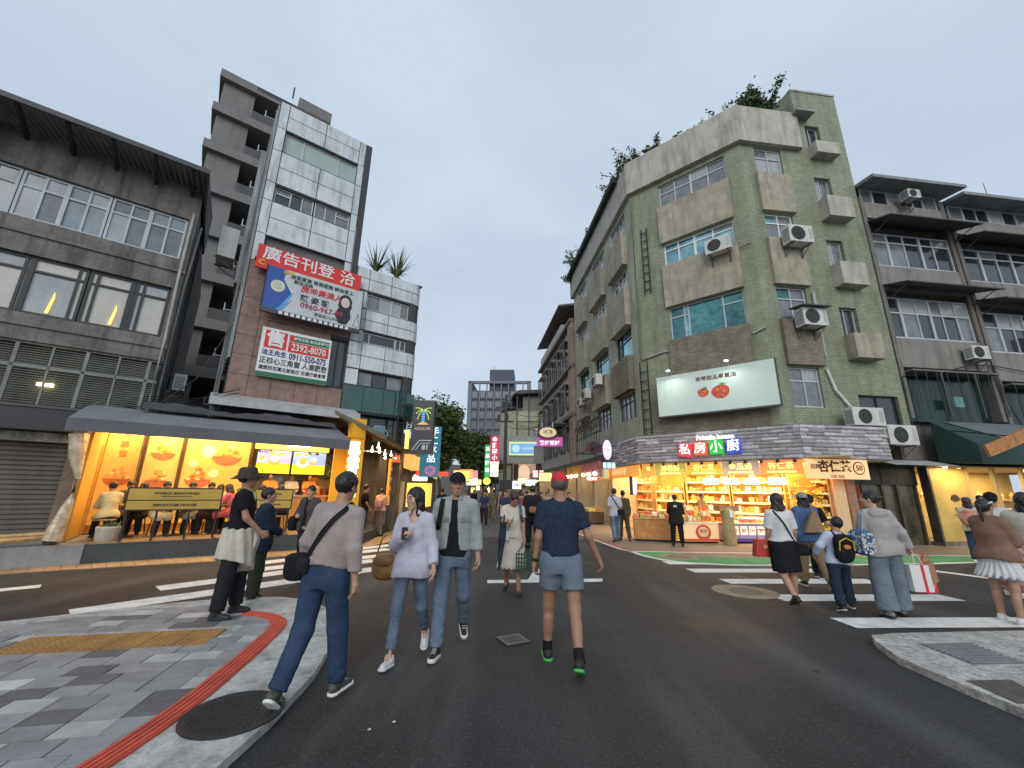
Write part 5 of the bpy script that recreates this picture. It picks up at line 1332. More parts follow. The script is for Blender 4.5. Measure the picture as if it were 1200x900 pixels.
for k, (x0, x1, s_) in enumerate(((2.92, 3.86, SKY1), (3.89, 4.88, SKY2))):
    sc = MB().box(x0, x1, BKS - .26, BKS - .2, 1.98, 2.70).build('menu_screen', BLACK, Cf)
    MB().box(x0 + .015, x1 - .015, BKS - .266, BKS - .26, 2.3, 2.69).build('screen_top', s_, sc)
    MB().box(x0 + .015, x1 - .015, BKS - .266, BKS - .26, 2.0, 2.3).build('screen_bottom', FLD, sc)
    MB().box(x0 + (.02 if k == 0 else .42), x0 + (.38 if k == 0 else .74), BKS - .271, BKS - .267, 2.62, 2.685).build('screen_caption', NAVY, sc)
    q = MB()
    for j, (cx, cz, r) in enumerate(((.14, 2.4, .1), (.48, 2.36, .15)) if k == 0 else ((.3, 2.33, .16), (.62, 2.4, .1))):
        q.mi_(j).disc((x0 + cx, cz), r * 1.1, r * .8, BKS - .272 - j * .002, BKS - .267); q.mi_(1 - j).disc((x0 + cx, cz + r * .5), r * .7, r * .7, BKS - .276 - j * .002, BKS - .2725 - j * .002)
    for cx in (.4, .62) if k == 0 else (.14, .4): q.mi_(2).disc((x0 + cx, 2.6), .09, .05, BKS - .272, BKS - .267)
    q.build('screen_food', [glow('food_white', (.85, .82, .8), .6), glow('food_orange', (.85, .4, .08), .6), glow('food_yellow', (.8, .66, .08), .6)], sc)
    text('MENU' if k else 'SMOOTHIE', .05, glow('sign_white_lit', (.9, .95, 1.0), .9), sc, FP, x0 + (.2 if k == 0 else .58), 2.652, BKS - .273)
MB().box(3.7, 4.35, BKS - .3, BKS - .22, 2.86, 3.0).build('tube_lamp', glow('tube_white', (1, .98, .95), 9), Cf)
MB().box(5.30, 5.40, .37, BKS + .62, PLH, 3.25).build('end_wall', ORW, Cf)
MB().box(-.4, 5.0, 1.0, 2.9, 3.22, 3.25).build('ceiling', mat('cafe_ceiling', (.55, .42, .22), var=.1), Cf)
for (x, y) in ((.2, 1.2), (1.6, 1.2), (3.4, 1.0), (4.5, 1.0)): MB().lathe([(.06, 0), (.08, .02), (.08, .05)], 12, (x, y, 3.19)).build('downlight', WARM, Cf)
MB().prism([(.06, 2.9), (.22, 2.84), (.24, 2.92), (.1, 3.0)], .3, .38, 'y').build('spot_lamp', BLACK, Cf, FP @ T(-.3, .3))
area('cafe_light', FP, (.9, 1.5, 3.2), (2.4, 1.1), 62)
for _x in (-.05, .75, 1.6, 2.3): area('poster_light', FP, (_x, BKS - .5, 3.15), (.25, .12), 12, (1, .78, .4), rot=Matrix.Rotation(math.radians(38), 4, 'X'))
area('cafe_light', FP, (3.8, 1.5, 3.2), (2.2, 1.1), 75)
# the corner pillar with lit characters
YEL_P = mat('pillar_yellow', (.80, .40, .015), rough=.5, var=.05)
MB().box(5.02, 5.42, -.04, .36, PLH, 3.62).build('corner_pillar', YEL_P, Cf)
MB().box(5.0, 5.44, -.06, .38, 3.02, 3.06).build('pillar_band', mat('pillar_seam', (.5, .24, .01)), Cf)
MB().box(4.68, 5.02, .3, .36, PLH, 3.0).build('pillar_return', YEL_P, Cf)
for k, ch in enumerate('思慕昔本館'): text(ch, .36, glow('lit_cream_char', (1.0, .95, .72), 1.3), Cf, FP, 5.14, 2.74 - k * .31, -.075, bold=.03, ext=.025)
# corner pier wrapped in clear plastic at the left end
MB().box(-.66, -.46, .1, .5, PLH, 2.9).build('left_pier', mat('brown_pier', (.16, .12, .09), rough=.8, var=.3), Cf)
PLS = mat('plastic_wrap', (.50, .40, .27), rough=.25, var=.35, scale=7, bump=.9, bscale=9, spec=.8)
q = MB(); r_ = random.Random(4)
q.tube([(-.55, -.02, 2.62), (-.5, -.06, 2.2), (-.38, -.05, 1.7), (-.42, -.03, 1.2), (-.52, -.02, .5)], [.16, .13, .045, .08, .16], 10)
wrap = thing('plastic_sheet', 'crumpled clear plastic sheet tied around the left post of the cafe', 'plastic sheet', FP)
q.build('sheet', PLS, wrap, smooth=30)
q = MB()
q.tube([(-3.4, -.02, .5), (-2.4, .0, .56), (-1.4, -.02, .6), (-.55, -.05, .62)], [.04, .05, .04, .06], 7).tube([(-3.4, -.1, .46), (-2.2, -.06, .44), (-1.2, -.02, .52), (-.5, -.06, .58)], [.06, .03, .07, .05], 7)
q.build('trailing_roll', mat('amber_plastic', (.42, .25, .09), rough=.3, var=.3, scale=8, bump=.6, bscale=12), wrap, smooth=30)
# awnings
AWM = mat('awning_canvas', (.19, .20, .215), rough=.75, var=.1, scale=2, stain=.15)
aw = thing('awning', 'long grey canvas awning over the cafe front', 'awning', FP)
q = MB()
nA = 12
zt = [(2.0, 3.55), (1.2, 3.42), (.4, 3.19), (-.32, 2.93)]
for k in range(nA):
    a, c = -.72 + 5.62 * k / nA, -.72 + 5.62 * (k + 1) / nA
    for (y0, z0), (y1, z1) in zip(zt, zt[1:]):
        sg0, sg1 = -.03 * math.sin(math.pi * k / nA * 1), -.03 * math.sin(math.pi * (k + 1) / nA)
        q.quad((a, y1, z1 + sg0), (c, y1, z1 + sg1), (c, y0, z0 + sg1), (a, y0, z0 + sg0))
q.build('canvas', AWM, aw, smooth=50)
q = MB()
for k in range(40):
    a, c = -.72 + 5.62 * k / 40, -.72 + 5.62 * (k + 1) / 40
    w0, w1 = .012 * math.sin(k * .9), .012 * math.sin((k + 1) * .9)
    q.quad((a, -.33 + w0, 2.66), (c, -.33 + w1, 2.66), (c, -.33, 2.93), (a, -.33, 2.93))
q.build('valance', mat('awning_valance', (.11, .115, .125), rough=.8, var=.12), aw)
MB().prism([(2.0, 3.62), (-.32, 2.93), (-.32, 2.66)], -.73, -.71, 'x').prism([(2.0, 3.62), (-.32, 2.93), (-.32, 2.66)], 4.9, 4.92, 'x').build('end_flap', AWM, aw)
for x in (-.5, 1.5, 3.3, 4.7): MB().tube([(x, 1.9, 3.1), (x, -.25, 2.9)], .02, 5).build('awning_arm', ALU, aw)
# tarpaulin hump and cable mess above the awning
tp_ = thing('tarpaulin', 'dark sagging tarpaulin folded on top of the grey awning', 'tarpaulin', FP)
q = MB()
for k in range(24):
    a, c = .2 + 4.6 * k / 24, .2 + 4.6 * (k + 1) / 24
    h0, h1 = -.08 + .05 * math.sin(k * .5) + .02 * math.sin(k * 2.3), -.08 + .05 * math.sin((k + 1) * .5) + .02 * math.sin((k + 1) * 2.3)
    q.quad((a, .9, 3.42), (c, .9, 3.42), (c, 1.3, 3.72 + h1), (a, 1.3, 3.72 + h0)).quad((a, 1.3, 3.72 + h0), (c, 1.3, 3.72 + h1), (c, 2.4, 3.8 + h1), (a, 2.4, 3.8 + h0))
q.build('sheet', mat('tarp_grey', (.06, .06, .065), rough=.6, var=.2), tp_, smooth=40)
q = MB()
for k in range(5): q.tube([(-.3, 2.0 + .1 * k, 3.55 + .1 * k), (1.2, 1.8, 3.75 + .05 * k), (2.2, 2.2, 4.0 + .12 * k)], .012, 4)
q.tube([(.5, 2, 3.8), (1.1, 2.2, 4.6), (1.7, 2.3, 6.5)], .014, 4)
ac_ = thing('cable_bundle', 'loose black cables running over the awning toward the brown stone wall', 'cable', FP)
q.build('cables', BLACK, ac_, kind='stuff')
# street side roof and stall
FK = fr((-4.30, 12.35), -6)            # x runs down the lane
sa = thing('awning', 'dark sloping roof with bulbs along the lane side of the cafe', 'awning', FK)
q = MB()
q.prism([(-.55, 3.05), (1.0, 3.75), (1.0, 3.85), (-.6, 3.12)], -.35, 4.6, 'x')
q.build('roof', mat('lane_roof', (.13, .125, .115), rough=.8, var=.25, stain=.3), sa)
MB().prism([(-.54, 3.02), (1.0, 3.72), (1.0, 3.745), (-.54, 3.045)], -.3, 4.55, 'x').build('lining', mat('roof_lining', (.42, .30, .12), var=.2), sa)
for k in range(8): MB().prism([(-.5, 2.98), (1.0, 3.66), (1.0, 3.72), (-.5, 3.04)], .1 + k * .55, .15 + k * .55, 'x').build('rafter', mat('rafter_wood', (.20, .12, .05), var=.2), sa)
for k in range(7):
    x = .15 + k * .55
    lb = MB().lathe([(.006, .16), (.012, .07), (.035, .03), (.04, 0), (.025, -.03), (.006, -.04)], 10, (x, -.25 + .3 * (k % 2), 2.82 - .06 * (k % 3))).build('bulb', WARMW, sa, smooth=60)
MB().box(3.2, 3.7, -.3, -.25, 2.7, 2.75).build('tube_lamp', WARMW, sa)
stl = thing('dessert_stall', 'dim open shopfront with a plant wall, counter and fluffy white lamp behind the yellow pillar', 'shop', FK)
MB().box(1.3, 4.6, 2.2, 2.26, 0, 3.6).build('back_wall', mat('stall_wall', (.16, .10, .05), var=.3), stl)
q = MB(); r_ = random.Random(8)
for k in range(1500):
    c = Vector((r_.uniform(1.5, 3.6), 2.1 + r_.uniform(-.08, .05), r_.uniform(1.95, 3.3))); ax = Vector((r_.gauss(0, 1), r_.gauss(0, .5), r_.gauss(0, 1))).normalized(); bx = ax.cross(Vector((r_.gauss(0, .4), 1, r_.gauss(0, .4)))).normalized()
    q.mi_(r_.randint(0, 2)).quad(c - ax * .07, c + bx * .03, c + ax * .07, c - bx * .03)
q.build('plant_wall', LEAF, stl, kind='stuff')
MB().box(.2, .5, .1, 2.2, 0, .35).box(.2, 4.5, .0, 2.2, 0, .3).build('floor_step', PLM, stl)
MB().box(1.0, 2.9, 1.0, 1.5, .3, 1.2).build('counter', mat('stall_counter', (.22, .12, .06), var=.3), stl)
for k in range(5): MB().box(.95 + k * .32, 1.2 + k * .32, 1.75, 2.0, 1.3, 1.55 + .1 * (k % 2)).build('display_jar', [mat('jar_red', (.4, .06, .04)), mat('jar_cream', (.6, .5, .35))][k % 2], stl)
q = MB(); r_ = random.Random(3)
for k in range(9): q.lathe([(.02, -.05), (.06, -.02), (.06, .02), (.02, .05)], 8, (2.1 + r_.uniform(-.25, .25), 1.2 + r_.uniform(-.1, .1), 2.05 + r_.uniform(-.1, .12)))
q.build('fluffy_lamp', glow('fluffy_white', (1, .97, .9), 2.6), stl, smooth=60)
MB().box(3.55, 3.95, -.06, .02, 1.0, 2.72).build('orange_board', glow('orange_board', (.75, .26, .03), .6), stl)
for k, ch in enumerate('永康街吃'): text(ch, .26, INK, stl, FK @ T(3.75, -.07, 0), 0, 2.5 - k * .36, -.004, bold=.02)
MB().box(4.1, 4.4, .2, .5, 0, 3.0).build('dark_post', BLACK, stl)
area('stall_light', FK, (2.4, .5, 2.95), (2.6, .8), 110)
for k, (x, z, c_) in enumerate(((3.35, 2.72, (.8, .12, .03)), (4.05, 2.75, (.8, .12, .03)))):
    ln = thing('paper_lantern', ('left of two small red orange lanterns at the end of the lane roof', 'right of two small red orange lanterns at the end of the lane roof')[k], 'lantern', FK @ T(x, -.25, z), 'red lanterns')
    MB().lathe([(.05, .14), (.1, .1), (.13, 0), (.1, -.1), (.05, -.14)], 12).build('shade', glow('lantern_red', c_, 1.0), ln, smooth=60)
    MB().lathe([(.05, -.16), (.05, -.14)], 8).lathe([(.05, .14), (.05, .17)], 8).build('cap', BLACK, ln)
rs = thing('round_sign', 'round tan wooden sign hanging below the red lanterns', 'sign', FK @ T(4.0, -.4, 0))
MB().disc((0, 2.38), .2, .2, 0, .05).build('disc', mat('tan_disc', (.36, .22, .11), var=.3, scale=8), rs)
# a small white and yellow lit kiosk farther along the lane
ks = thing('lit_kiosk', 'small yellow lit kiosk with a white rounded lamp and red roof strip', 'kiosk', fr((-3.95, 17.4), 90))
MB().box(-.35, .5, 0, 1.0, .9, 1.85).build('lit_box', glow('kiosk_yellow', (.95, .62, .10), 1.1), ks)
MB().box(-.35, .5, 0, 1.0, 0, .9).build('base', mat('kiosk_base', (.2, .13, .07), var=.2), ks)
MB().lathe([(.32, 0), (.33, .1), (.25, .25), (.1, .3)], 14, (.1, .3, 1.95)).build('white_lamp', glow('kiosk_white', (.9, .95, 1), 1.3), ks, smooth=50)
MB().box(.0, 1.3, -.1, .3, 2.15, 2.32).build('red_strip', glow('kiosk_red', (.9, .06, .03), 1.0), ks)
MB().tube([(-.55, 0, 0), (-.55, 0, 1.9)], .09, 8).build('tiled_post', mat('post_cream', (.5, .42, .28), var=.3, scale=14), ks)

# barrier boards on the terrace edge
def barrier(W, label, wd):
    br = thing('barrier_board', label, 'barrier', W, 'gold barrier boards on the terrace edge')
    GOLD = mat('gold_board', (.46, .31, .06), rough=.55, var=.06)
    MB().box(0, wd, 0, .05, .62, 1.13).build('back_board', BLACK, br)
    MB().box(.03, wd - .03, -.012, 0, .86, 1.10).build('upper_panel', GOLD, br)
    MB().box(.03, wd - .03, -.012, 0, .65, .835).build('lower_panel', GOLD, br)
    for x in (.06, wd * .33, wd * .66, wd - .06): MB().box(x - .02, x + .02, .01, .05, 0, .62).box(x - .02, x + .02, -.15, .2, 0, .03).build('foot', BLACK, br)
    k = min(1.0, wd / 2.0)
    text('WORLD RENOWNED', .088 * k, INK, br, W, wd / 2, 1.0, -.015, bold=.025, sx=1.1)
    text('SHAVED ICE DESSERT AND NEW FRUIT SNOW', .03 * k, INK, br, W, wd / 2, .93, -.015, bold=.02)
    text('SMOOTHIE HOUSE', .09 * k, INK, br, W, wd / 2, .74, -.015, bold=.03, sx=1.2)
barrier(FP @ T(.42, .06, PLH), 'long gold barrier board in front of the seated diners', 1.75)
barrier(FP @ T(2.72, .06, PLH), 'shorter gold barrier board behind the man in the bucket hat', 1.0)
pl = thing('planter', 'round pale concrete tub of low plants at the left end of the terrace', 'planter', FP @ T(.25, .22, PLH))
MB().lathe([(.17, 0), (.18, .02), (.21, .28), (.2, .3), (.17, .27)], 20).build('tub', CONC_L, pl, smooth=30)
q = MB(); r_ = random.Random(9)
for k in range(60):
    a = r_.uniform(0, 6.28); r1 = r_.uniform(.02, .15); c = Vector((r1 * math.cos(a), r1 * math.sin(a), .3)); t_ = c + Vector((r_.uniform(-.05, .05), r_.uniform(-.05, .05), r_.uniform(.04, .1)))
    q.mi_(r_.randint(0, 3)).quad(c + Vector((.02, 0, 0)), c - Vector((.02, 0, 0)), t_ - Vector((.004, 0, 0)), t_ + Vector((.004, 0, 0)))
q.build('leaves', LEAF, pl)
# tables
TBM = mat('table_top', (.35, .22, .10), rough=.4, var=.2)
for k, (x, lab) in enumerate(((.45, 'small table between the diners at the left end of the terrace'), (1.35, 'small table in the middle of the terrace'), (2.2, 'small table beside the woman in pink'), (3.2, 'tall table behind the short barrier'))):
    tb = thing('cafe_table', lab, 'table', FP @ T(x, .95, PLH), 'cafe tables')
    MB().box(-.3, .3, -.28, .28, .70, .735).build('table_top', TBM, tb); MB().lathe([(.2, 0), (.2, .02), (.03, .05), (.03, .7)], 12).build('pedestal', BLACK, tb)
    MB().lathe([(.05, 0), (.10, .06), (.09, .06)], 12, (.0, -.05, .735)).build('bowl', WHITE, thing('dessert_bowl', 'white bowl on the ' + lab.replace('small ', '').replace('tall ', ''), 'bowl', FP @ T(x, .95, PLH), 'dessert bowls'), FP @ T(x, .95, PLH))

# ================================================================== RIGHT CORNER SHOP (under the stone fascia)
Sh = thing('corner_shop', 'brightly lit corner snack shop with orange header boards and shelves of goods', 'shop', FG)
GOLDW = mat('gold_shop_wall', (.72, .42, .10), rough=.55, var=.12, scale=3)
MB().box(-.4, 6.6, 2.3, 2.36, 0, 2.85).build('back_wall', GOLDW, Sh)
MB().box(-.4, 6.6, -.6, 2.3, 2.79, 2.8).build('ceiling', mat('shop_ceiling', (.7, .55, .35), var=.06), Sh)
MB().box(1.15, 1.9, .05, 2.4, .02, 2.7).build('side_partition', GOLDW, Sh, F3)
MB().box(1.12, 1.56, -.45, -.2, .02, 2.7).build('lit_pier', mat('cream_pier', (.72, .50, .28), rough=.6, var=.08), Sh, F3)
MB().box(1.58, 1.88, -.5, .04, .02, 2.7).build('brown_pier', mat('brown_tile_pier', (.32, .17, .10), rough=.5, var=.3, scale=8), Sh, F3)
# header boards
hd = [(-.05, .48, (.62, .30, .06)), (.5, 1.7, (.36, .29, .06)), (1.72, 2.95, (.88, .34, .04)), (2.97, 4.15, (.34, .25, .20)), (4.17, 5.38, (.80, .24, .06))]
ht = ['湯', '湯肴麵', '杏仁豆', '金瓜湯', '杏仁茶']
for k, (a, c, c_) in enumerate(hd):
    hb = MB().box(a, c, -.58, -.52, 2.27, 2.73).build('header_board', glow('header_%d' % k, c_, .7, var=.2), Sh)
    text(ht[k], .25 if k else .16, glow('header_gold_text', (1, .80, .22), 1.2), hb, FG, (a + c) / 2, 2.53, -.586, bold=.012)
    if k: MB().box(a + .2, c - .2, -.586, -.58, 2.32, 2.37).build('header_underline', glow('header_gold_text', (1, .80, .22), 1.2), hb)
hb = MB().box(-5.2, .15, -.5, -.44, 2.25, 2.73).build('header_board', glow('header_orange', (.85, .33, .04), .65, var=.35), Sh, FS)
text('永康街伴手禮', .3, glow('header_pale_text', (1, .6, .3), .7), hb, FS, -2.2, 2.5, -.506, bold=.012)
hb = MB().box(-.16, 2.07, -.90, -.84, 2.12, 2.74).build('header_board', glow('header_cream', (.78, .50, .24), .6, var=.06), Sh, F3)
text('杏仁茶', .40, mat('header_brown_ink', (.13, .03, .02)), hb, F3, .86, 2.49, -.906, bold=.03)
text('招牌', .17, mat('header_brown_ink', (.13, .03, .02)), hb, F3, .17, 2.49, -.906, bold=.012)
MB().disc((1.72, 2.47), .21, .21, -.91, -.90).build('price_ring', mat('header_brown_ink', (.13, .03, .02)), hb, F3)
MB().disc((1.72, 2.47), .175, .175, -.916, -.91).build('price_face', glow('header_cream', (.78, .50, .24), .6), hb, F3)
text('50', .24, mat('header_brown_ink', (.13, .03, .02)), hb, F3, 1.72, 2.47, -.922, bold=.02)
text('冷飲 熱飲', .12, mat('header_brown_ink2', (.4, .2, .08)), hb, F3, .9, 2.19, -.906)
for k in range(11): MB().lathe([(.05, 0), (.06, .05), (.03, .12)], 8, (.4 + k * .48, -.66, 2.64)).build('spot_lamp', BLACK, Sh, smooth=40)
for k in range(4):
    MB().box((2.27, 2.95, 3.6, 4.35)[k], (2.73, 3.42, 4.07, 4.83)[k], -.5, -.42, 1.93, 2.15).build('hanging_lightbox', glow('lightbox_white', (.95, .97, 1.0), 1.6), Sh)
for k in range(6): MB().lathe([(.06, 0), (.07, .03)], 10, (.3 + k * .9, .6, 2.74)).build('downlight', WARM, Sh)
area('shop_light', FG, (1.4, -.05, 2.71), (2.8, .8), 190, (1.0, .70, .34))
area('shop_light', FG, (4.1, -.05, 2.71), (2.4, .8), 190, (1.0, .70, .34))
area('shop_light', F3, (.5, .2, 2.65), (1.2, .6), 60, (1.0, .58, .26))
area('shop_light', FS, (-1.6, .3, 2.74), (2.4, .9), 110, (1.0, .70, .36))
MB().box(-3.3, -.2, 1.6, 1.66, 0, 2.8).build('side_back_wall', GOLDW, Sh, FS)
area('header_light', FG, (2.7, -1.0, 2.74), (5, .12), 60, (1, .66, .3), rot=Matrix.Rotation(math.radians(-22), 4, 'X'))  # strip lamp added to strengthen the shop's glow on the pavement
area('awning_fill_light', FP, (2.2, -.05, 2.95), (4.6, .12), 70, (1, .66, .26), rot=Matrix.Rotation(math.radians(-15), 4, 'X'))  # added lamp without a fitting, spills warm light out from under the awning
# shelving with goods
GOODS = [mat('goods_%d' % k, c_, rough=.5, var=.15) for k, c_ in enumerate(((.72, .48, .12), (.60, .22, .07), (.80, .68, .36), (.48, .30, .07), (.72, .14, .06), (.58, .55, .14), (.82, .76, .60)))]
SHELF = mat('shelf_wood', (.55, .33, .12), rough=.5, var=.15)
def shelf_unit(W, label, wd, levels, dp, seed, hmax=.26, z0=.9, dz=.38):
    r_ = random.Random(seed)
    t = thing('shelf_rack', label, 'shelf', W, 'racks of packaged snacks')
    for s in (0, wd): MB().box(s - .02, s + .02, 0, dp, 0, z0 + dz * levels).build('upright', SHELF, t)
    for l in range(levels):
        z = z0 + l * dz
        sh_ = MB().box(.02, wd - .02, 0, dp, z - .03, z).build('shelf', SHELF, t)
        MB().box(.02, wd - .02, -.012, 0, z - .05, z + .02).build('price_strip', mat('price_strip', (.80, .74, .50), var=.3, scale=18), sh_)
        x = .05
        while x < wd - .12:
            w1 = r_.uniform(.09, .2); h1 = r_.uniform(.12, hmax)
            if r_.random() < .88:
                q = MB(); bw = min(w1, wd - .05 - x)
                if r_.random() < .7: q.box(x, x + bw - .012, .02, dp - .04, z + .001, z + h1)
                else: q.lathe([(bw * .42, .001), (bw * .45, h1 * .7), (bw * .3, h1 * .8), (bw * .3, h1 * .9)], 10, (x + bw / 2, dp * .5, z))
                q.build('snack_box', GOODS[r_.randrange(7)], sh_)
            x += w1
    return t
shelf_unit(FG @ T(1.15, .9, .02), 'left tall rack of packaged snacks behind the round logo counter', 1.6, 4, .35, 1)
shelf_unit(FG @ T(2.85, .9, .02), 'right tall rack of packaged snacks behind the white lightboxes', 1.7, 4, .35, 2)
shelf_unit(FG @ T(-.2, 1.0, .02), 'rack of goods at the lane end of the corner shop', 1.2, 3, .35, 3)
shelf_unit(FS @ T(-2.9, .6, .02), 'wall rack of goods seen past the wooden crates', 1.7, 4, .3, 4)
shelf_unit(FG @ T(4.75, .5, .02), 'rack of yellow packs beside the hanging bananas', 1.1, 4, .3, 5)
# front counters stand on the pavement line
FC = fr((4.55, 14.75), 104)                      # x along the counters, towards the right
def counter(W, label, wd, h, dp, body, top):
    t = thing('display_counter', label, 'counter', W)
    MB().box(0, wd, 0, dp, .06, h).build('body', body, t)
    MB().box(-.03, wd + .03, -.04, dp + .03, h, h + .04).build('top', top, t)
    MB().box(.05, wd - .05, .03, dp - .03, 0, .06).build('plinth', DARK, t)
    return t
def goods_on(t, W, wd, dp, z, n, seed, hm=.14):
    r_ = random.Random(seed)
    for k in range(n):
        x = r_.uniform(.05, wd - .2); y = r_.uniform(.03, dp - .2)
    nx = max(2, int(wd / .2)); 
    for i in range(nx):
        for j in range(2):
            w1 = wd / nx
            q = MB().box(.01 + i * w1, (i + 1) * w1 - .015, .03 + j * dp / 2, (j + 1) * dp / 2 - .02, z, z + r_.uniform(.05, hm) + .05 * j)
            q.build('snack_tray', GOODS[r_.randrange(7)], t)
WCR = mat('orange_crate_wood', (.50, .22, .06), rough=.6, var=.2, scale=6)
c1 = counter(FC @ T(-.25, -.05, .01), 'orange wooden crate counter at the left of the corner shop', 1.25, .72, .7, WCR, SHELF)
for k in range(7): MB().box(.03 + k * .175, .17 + k * .175, -.012, -.001, .1, .70).build('plank', WCR, c1)
goods_on(c1, None, 1.25, .7, .765, 10, 1)
c5 = counter(FC @ T(1.05, -.12, .01), 'narrow yellow striped drum stand beside the crate counter', .42, .62, .4, glow('drum_yellow', (.8, .5, .05), .25, var=.2), GOODS[3])  # drum body is no lamp; shop light on it is added as emission
for k in range(6): MB().box(.02, .40, -.010, -.001, .12 + k * .08, .15 + k * .08).build('stripe', mat('drum_band', (.45, .25, .03)), c5)
MB().lathe([(.17, 0), (.19, .12), (.12, .26)], 12, (.21, .2, .66)).build('tub', GOODS[0], c5)
FD = fr(gp(802, 637), 84)
c2 = counter(FD @ T(-.05, 0, .01), 'white counter with a big red round emblem on its front', 1.3, .62, .75, glow('counter_cream', (.85, .55, .30), .35, var=.12), GOODS[6])  # counter body is no lamp; its lit look comes from slight emission
MB().disc((.75, .34), .27, .25, -.012, -.001).build('emblem', mat('emblem_red', (.72, .10, .03), rough=.5), c2)
MB().disc((.75, .36), .18, .16, -.018, -.012).build('emblem_face', mat('emblem_cream', (.85, .62, .38)), c2)
text('伴手', .13, mat('emblem_red', (.72, .10, .03)), c2, WM[c2.name], .75, .37, -.022, bold=.02)
MB().box(.0, 1.3, -.008, -.001, .07, .14).build('red_kick', mat('emblem_red', (.72, .10, .03)), c2)
for l in range(3):
    MB().box(.0, 1.3, .1 + l * .2, .35 + l * .2, .66 + l * .16, .70 + l * .16).build('step_shelf', SHELF, c2)
    for k in range(8): MB().box(.02 + k * .16, .15 + k * .16, .12 + l * .2, .32 + l * .2, .701 + l * .16, .80 + l * .16 + .03 * ((k * 7 + l) % 3)).build('snack_box', GOODS[(k * 3 + l * 2) % 7], c2)
c3 = counter(FD @ T(1.62, -.05, .01), 'purple fronted counter with square price cards', 1.6, .62, .75, mat('counter_purple', (.30, .24, .42), rough=.5, var=.1), GOODS[6])
for k in range(5): MB().box(.06 + k * .31, .31 + k * .31, -.014, -.001, .27, .55).build('price_card', glow('price_card', (.90, .72, .58), .45, var=.2), c3)  # cards brightened by emission in their material
for k, s_ in enumerate(('30', '80', '1+1', '50', '20')): text(s_, .15, mat('card_ink', (.6, .2, .06)), c3, WM[c3.name], .185 + k * .31, .41, -.018, bold=.02)
MB().box(0, 1.6, -.02, -.002, .06, .16).build('violet_kick', mat('violet_kick', (.10, .05, .28)), c3)
goods_on(c3, None, 1.6, .75, .665, 10, 3)
MB().box(.5, 1.6, .0, .03, .80, .84).build('violet_tube', glow('violet_tube', (.65, .3, 1.0), 3), c3)
# standing stone-coloured wrapped figure-like sack pile between the counters
sk = thing('wrapped_stand', 'covered beige display stand between the red emblem counter and the purple counter', 'stand', FD @ T(1.42, -.3, .01))
MB().lathe([(.2, 0), (.22, .3), (.19, .7), (.21, 1.0), (.17, 1.15), (.08, 1.22)], 14).build('cover', mat('beige_cover', (.34, .27, .13), rough=.8, var=.3, bump=.6, bscale=14), sk, smooth=40)
MB().box(-.35, .35, -.15, .15, 1.05, 1.22).build('tray', mat('brown_tray', (.36, .20, .08), var=.3), sk)
MB().box(-.06, .08, -.235, -.22, .85, 1.08).build('card', WHITE, sk)
# hanging bananas and baubles near the right end
hb_ = thing('hanging_fruit', 'mass of yellow bananas and baskets hanging at the right end of the shop', 'fruit display', F3 @ T(.45, -.35, 0))
q = MB(); r_ = random.Random(6)
for k in range(90):
    x, y, z = r_.uniform(-.7, .6), r_.uniform(0, .35), r_.uniform(.55, 2.0)
    a = r_.uniform(-.6, .6)
    q.mi_(r_.choices((0, 1, 2, 3), (5, 3, 1, 1))[0]).tube([(x - .09, y, z + .04 * a), (x - .03, y - .02, z - .02), (x + .04, y - .02, z - .02), (x + .10, y, z + .05)], [.012, .026, .026, .01], 6)
q.build('bananas', [glow('banana', (.85, .52, .04), .25), mat('banana_green', (.60, .55, .06), var=.15), GOODS[1], GOODS[3]], hb_, kind='stuff')  # yellow bananas brightened by a weak emission, not a light source
MB().box(-.55, .7, .3, .36, .1, 2.7).build('back_panel', GOLDW, hb_)
# small blue-white lightbox and left pieces on the lane corner
lbx = thing('lightbox_sign', 'small upright lavender white lightbox hanging at the shop corner', 'sign', FS @ T(-.35, -.62, 0, math.radians(-50)))
MB().box(-.16, .16, 0, .1, 1.55, 2.2).build('face', glow('lavender_white', (.80, .85, 1.0), 1.2), lbx); MB().box(.16, .24, .0, .12, 1.5, 2.25).build('edge', mat('navy_edge', (.05, .04, .12)), lbx)
st_ = counter(FS @ T(-6.2, -1.3, .01), 'dark trestle stall of snacks farther along the lane', 1.6, .6, .8, mat('trestle', (.09, .06, .04), var=.2), GOODS[3])
goods_on(st_, None, 1.6, .8, .645, 8, 5)
MB().box(-3.5, -3.1, -.5, 1.6, 0, 2.8).build('corner_pier', mat('cream_pier', (.72, .50, .28), rough=.6, var=.08), Sh, FS)
sgn2 = thing('shop_fascia', 'pink and pale green lit fascia boards past the corner shop', 'sign', FS @ T(0, -.75, 0))
MB().box(-6.3, -4.7, 0, .2, 2.2, 2.7).build('pink_board', glow('pink_board', (.62, .24, .18), .55, var=.3), sgn2)
MB().box(-4.6, -3.5, 0, .2, 2.3, 2.72).build('green_board', glow('pale_green_board', (.45, .52, .28), .7, var=.2), sgn2)
for k in range(3): MB().lathe([(.02, .1), (.09, .03), (.09, -.03), (.02, -.1)], 10, (-6.0 + k * .5, -.1, 2.35)).build('bulb', WARMW, sgn2, smooth=60)

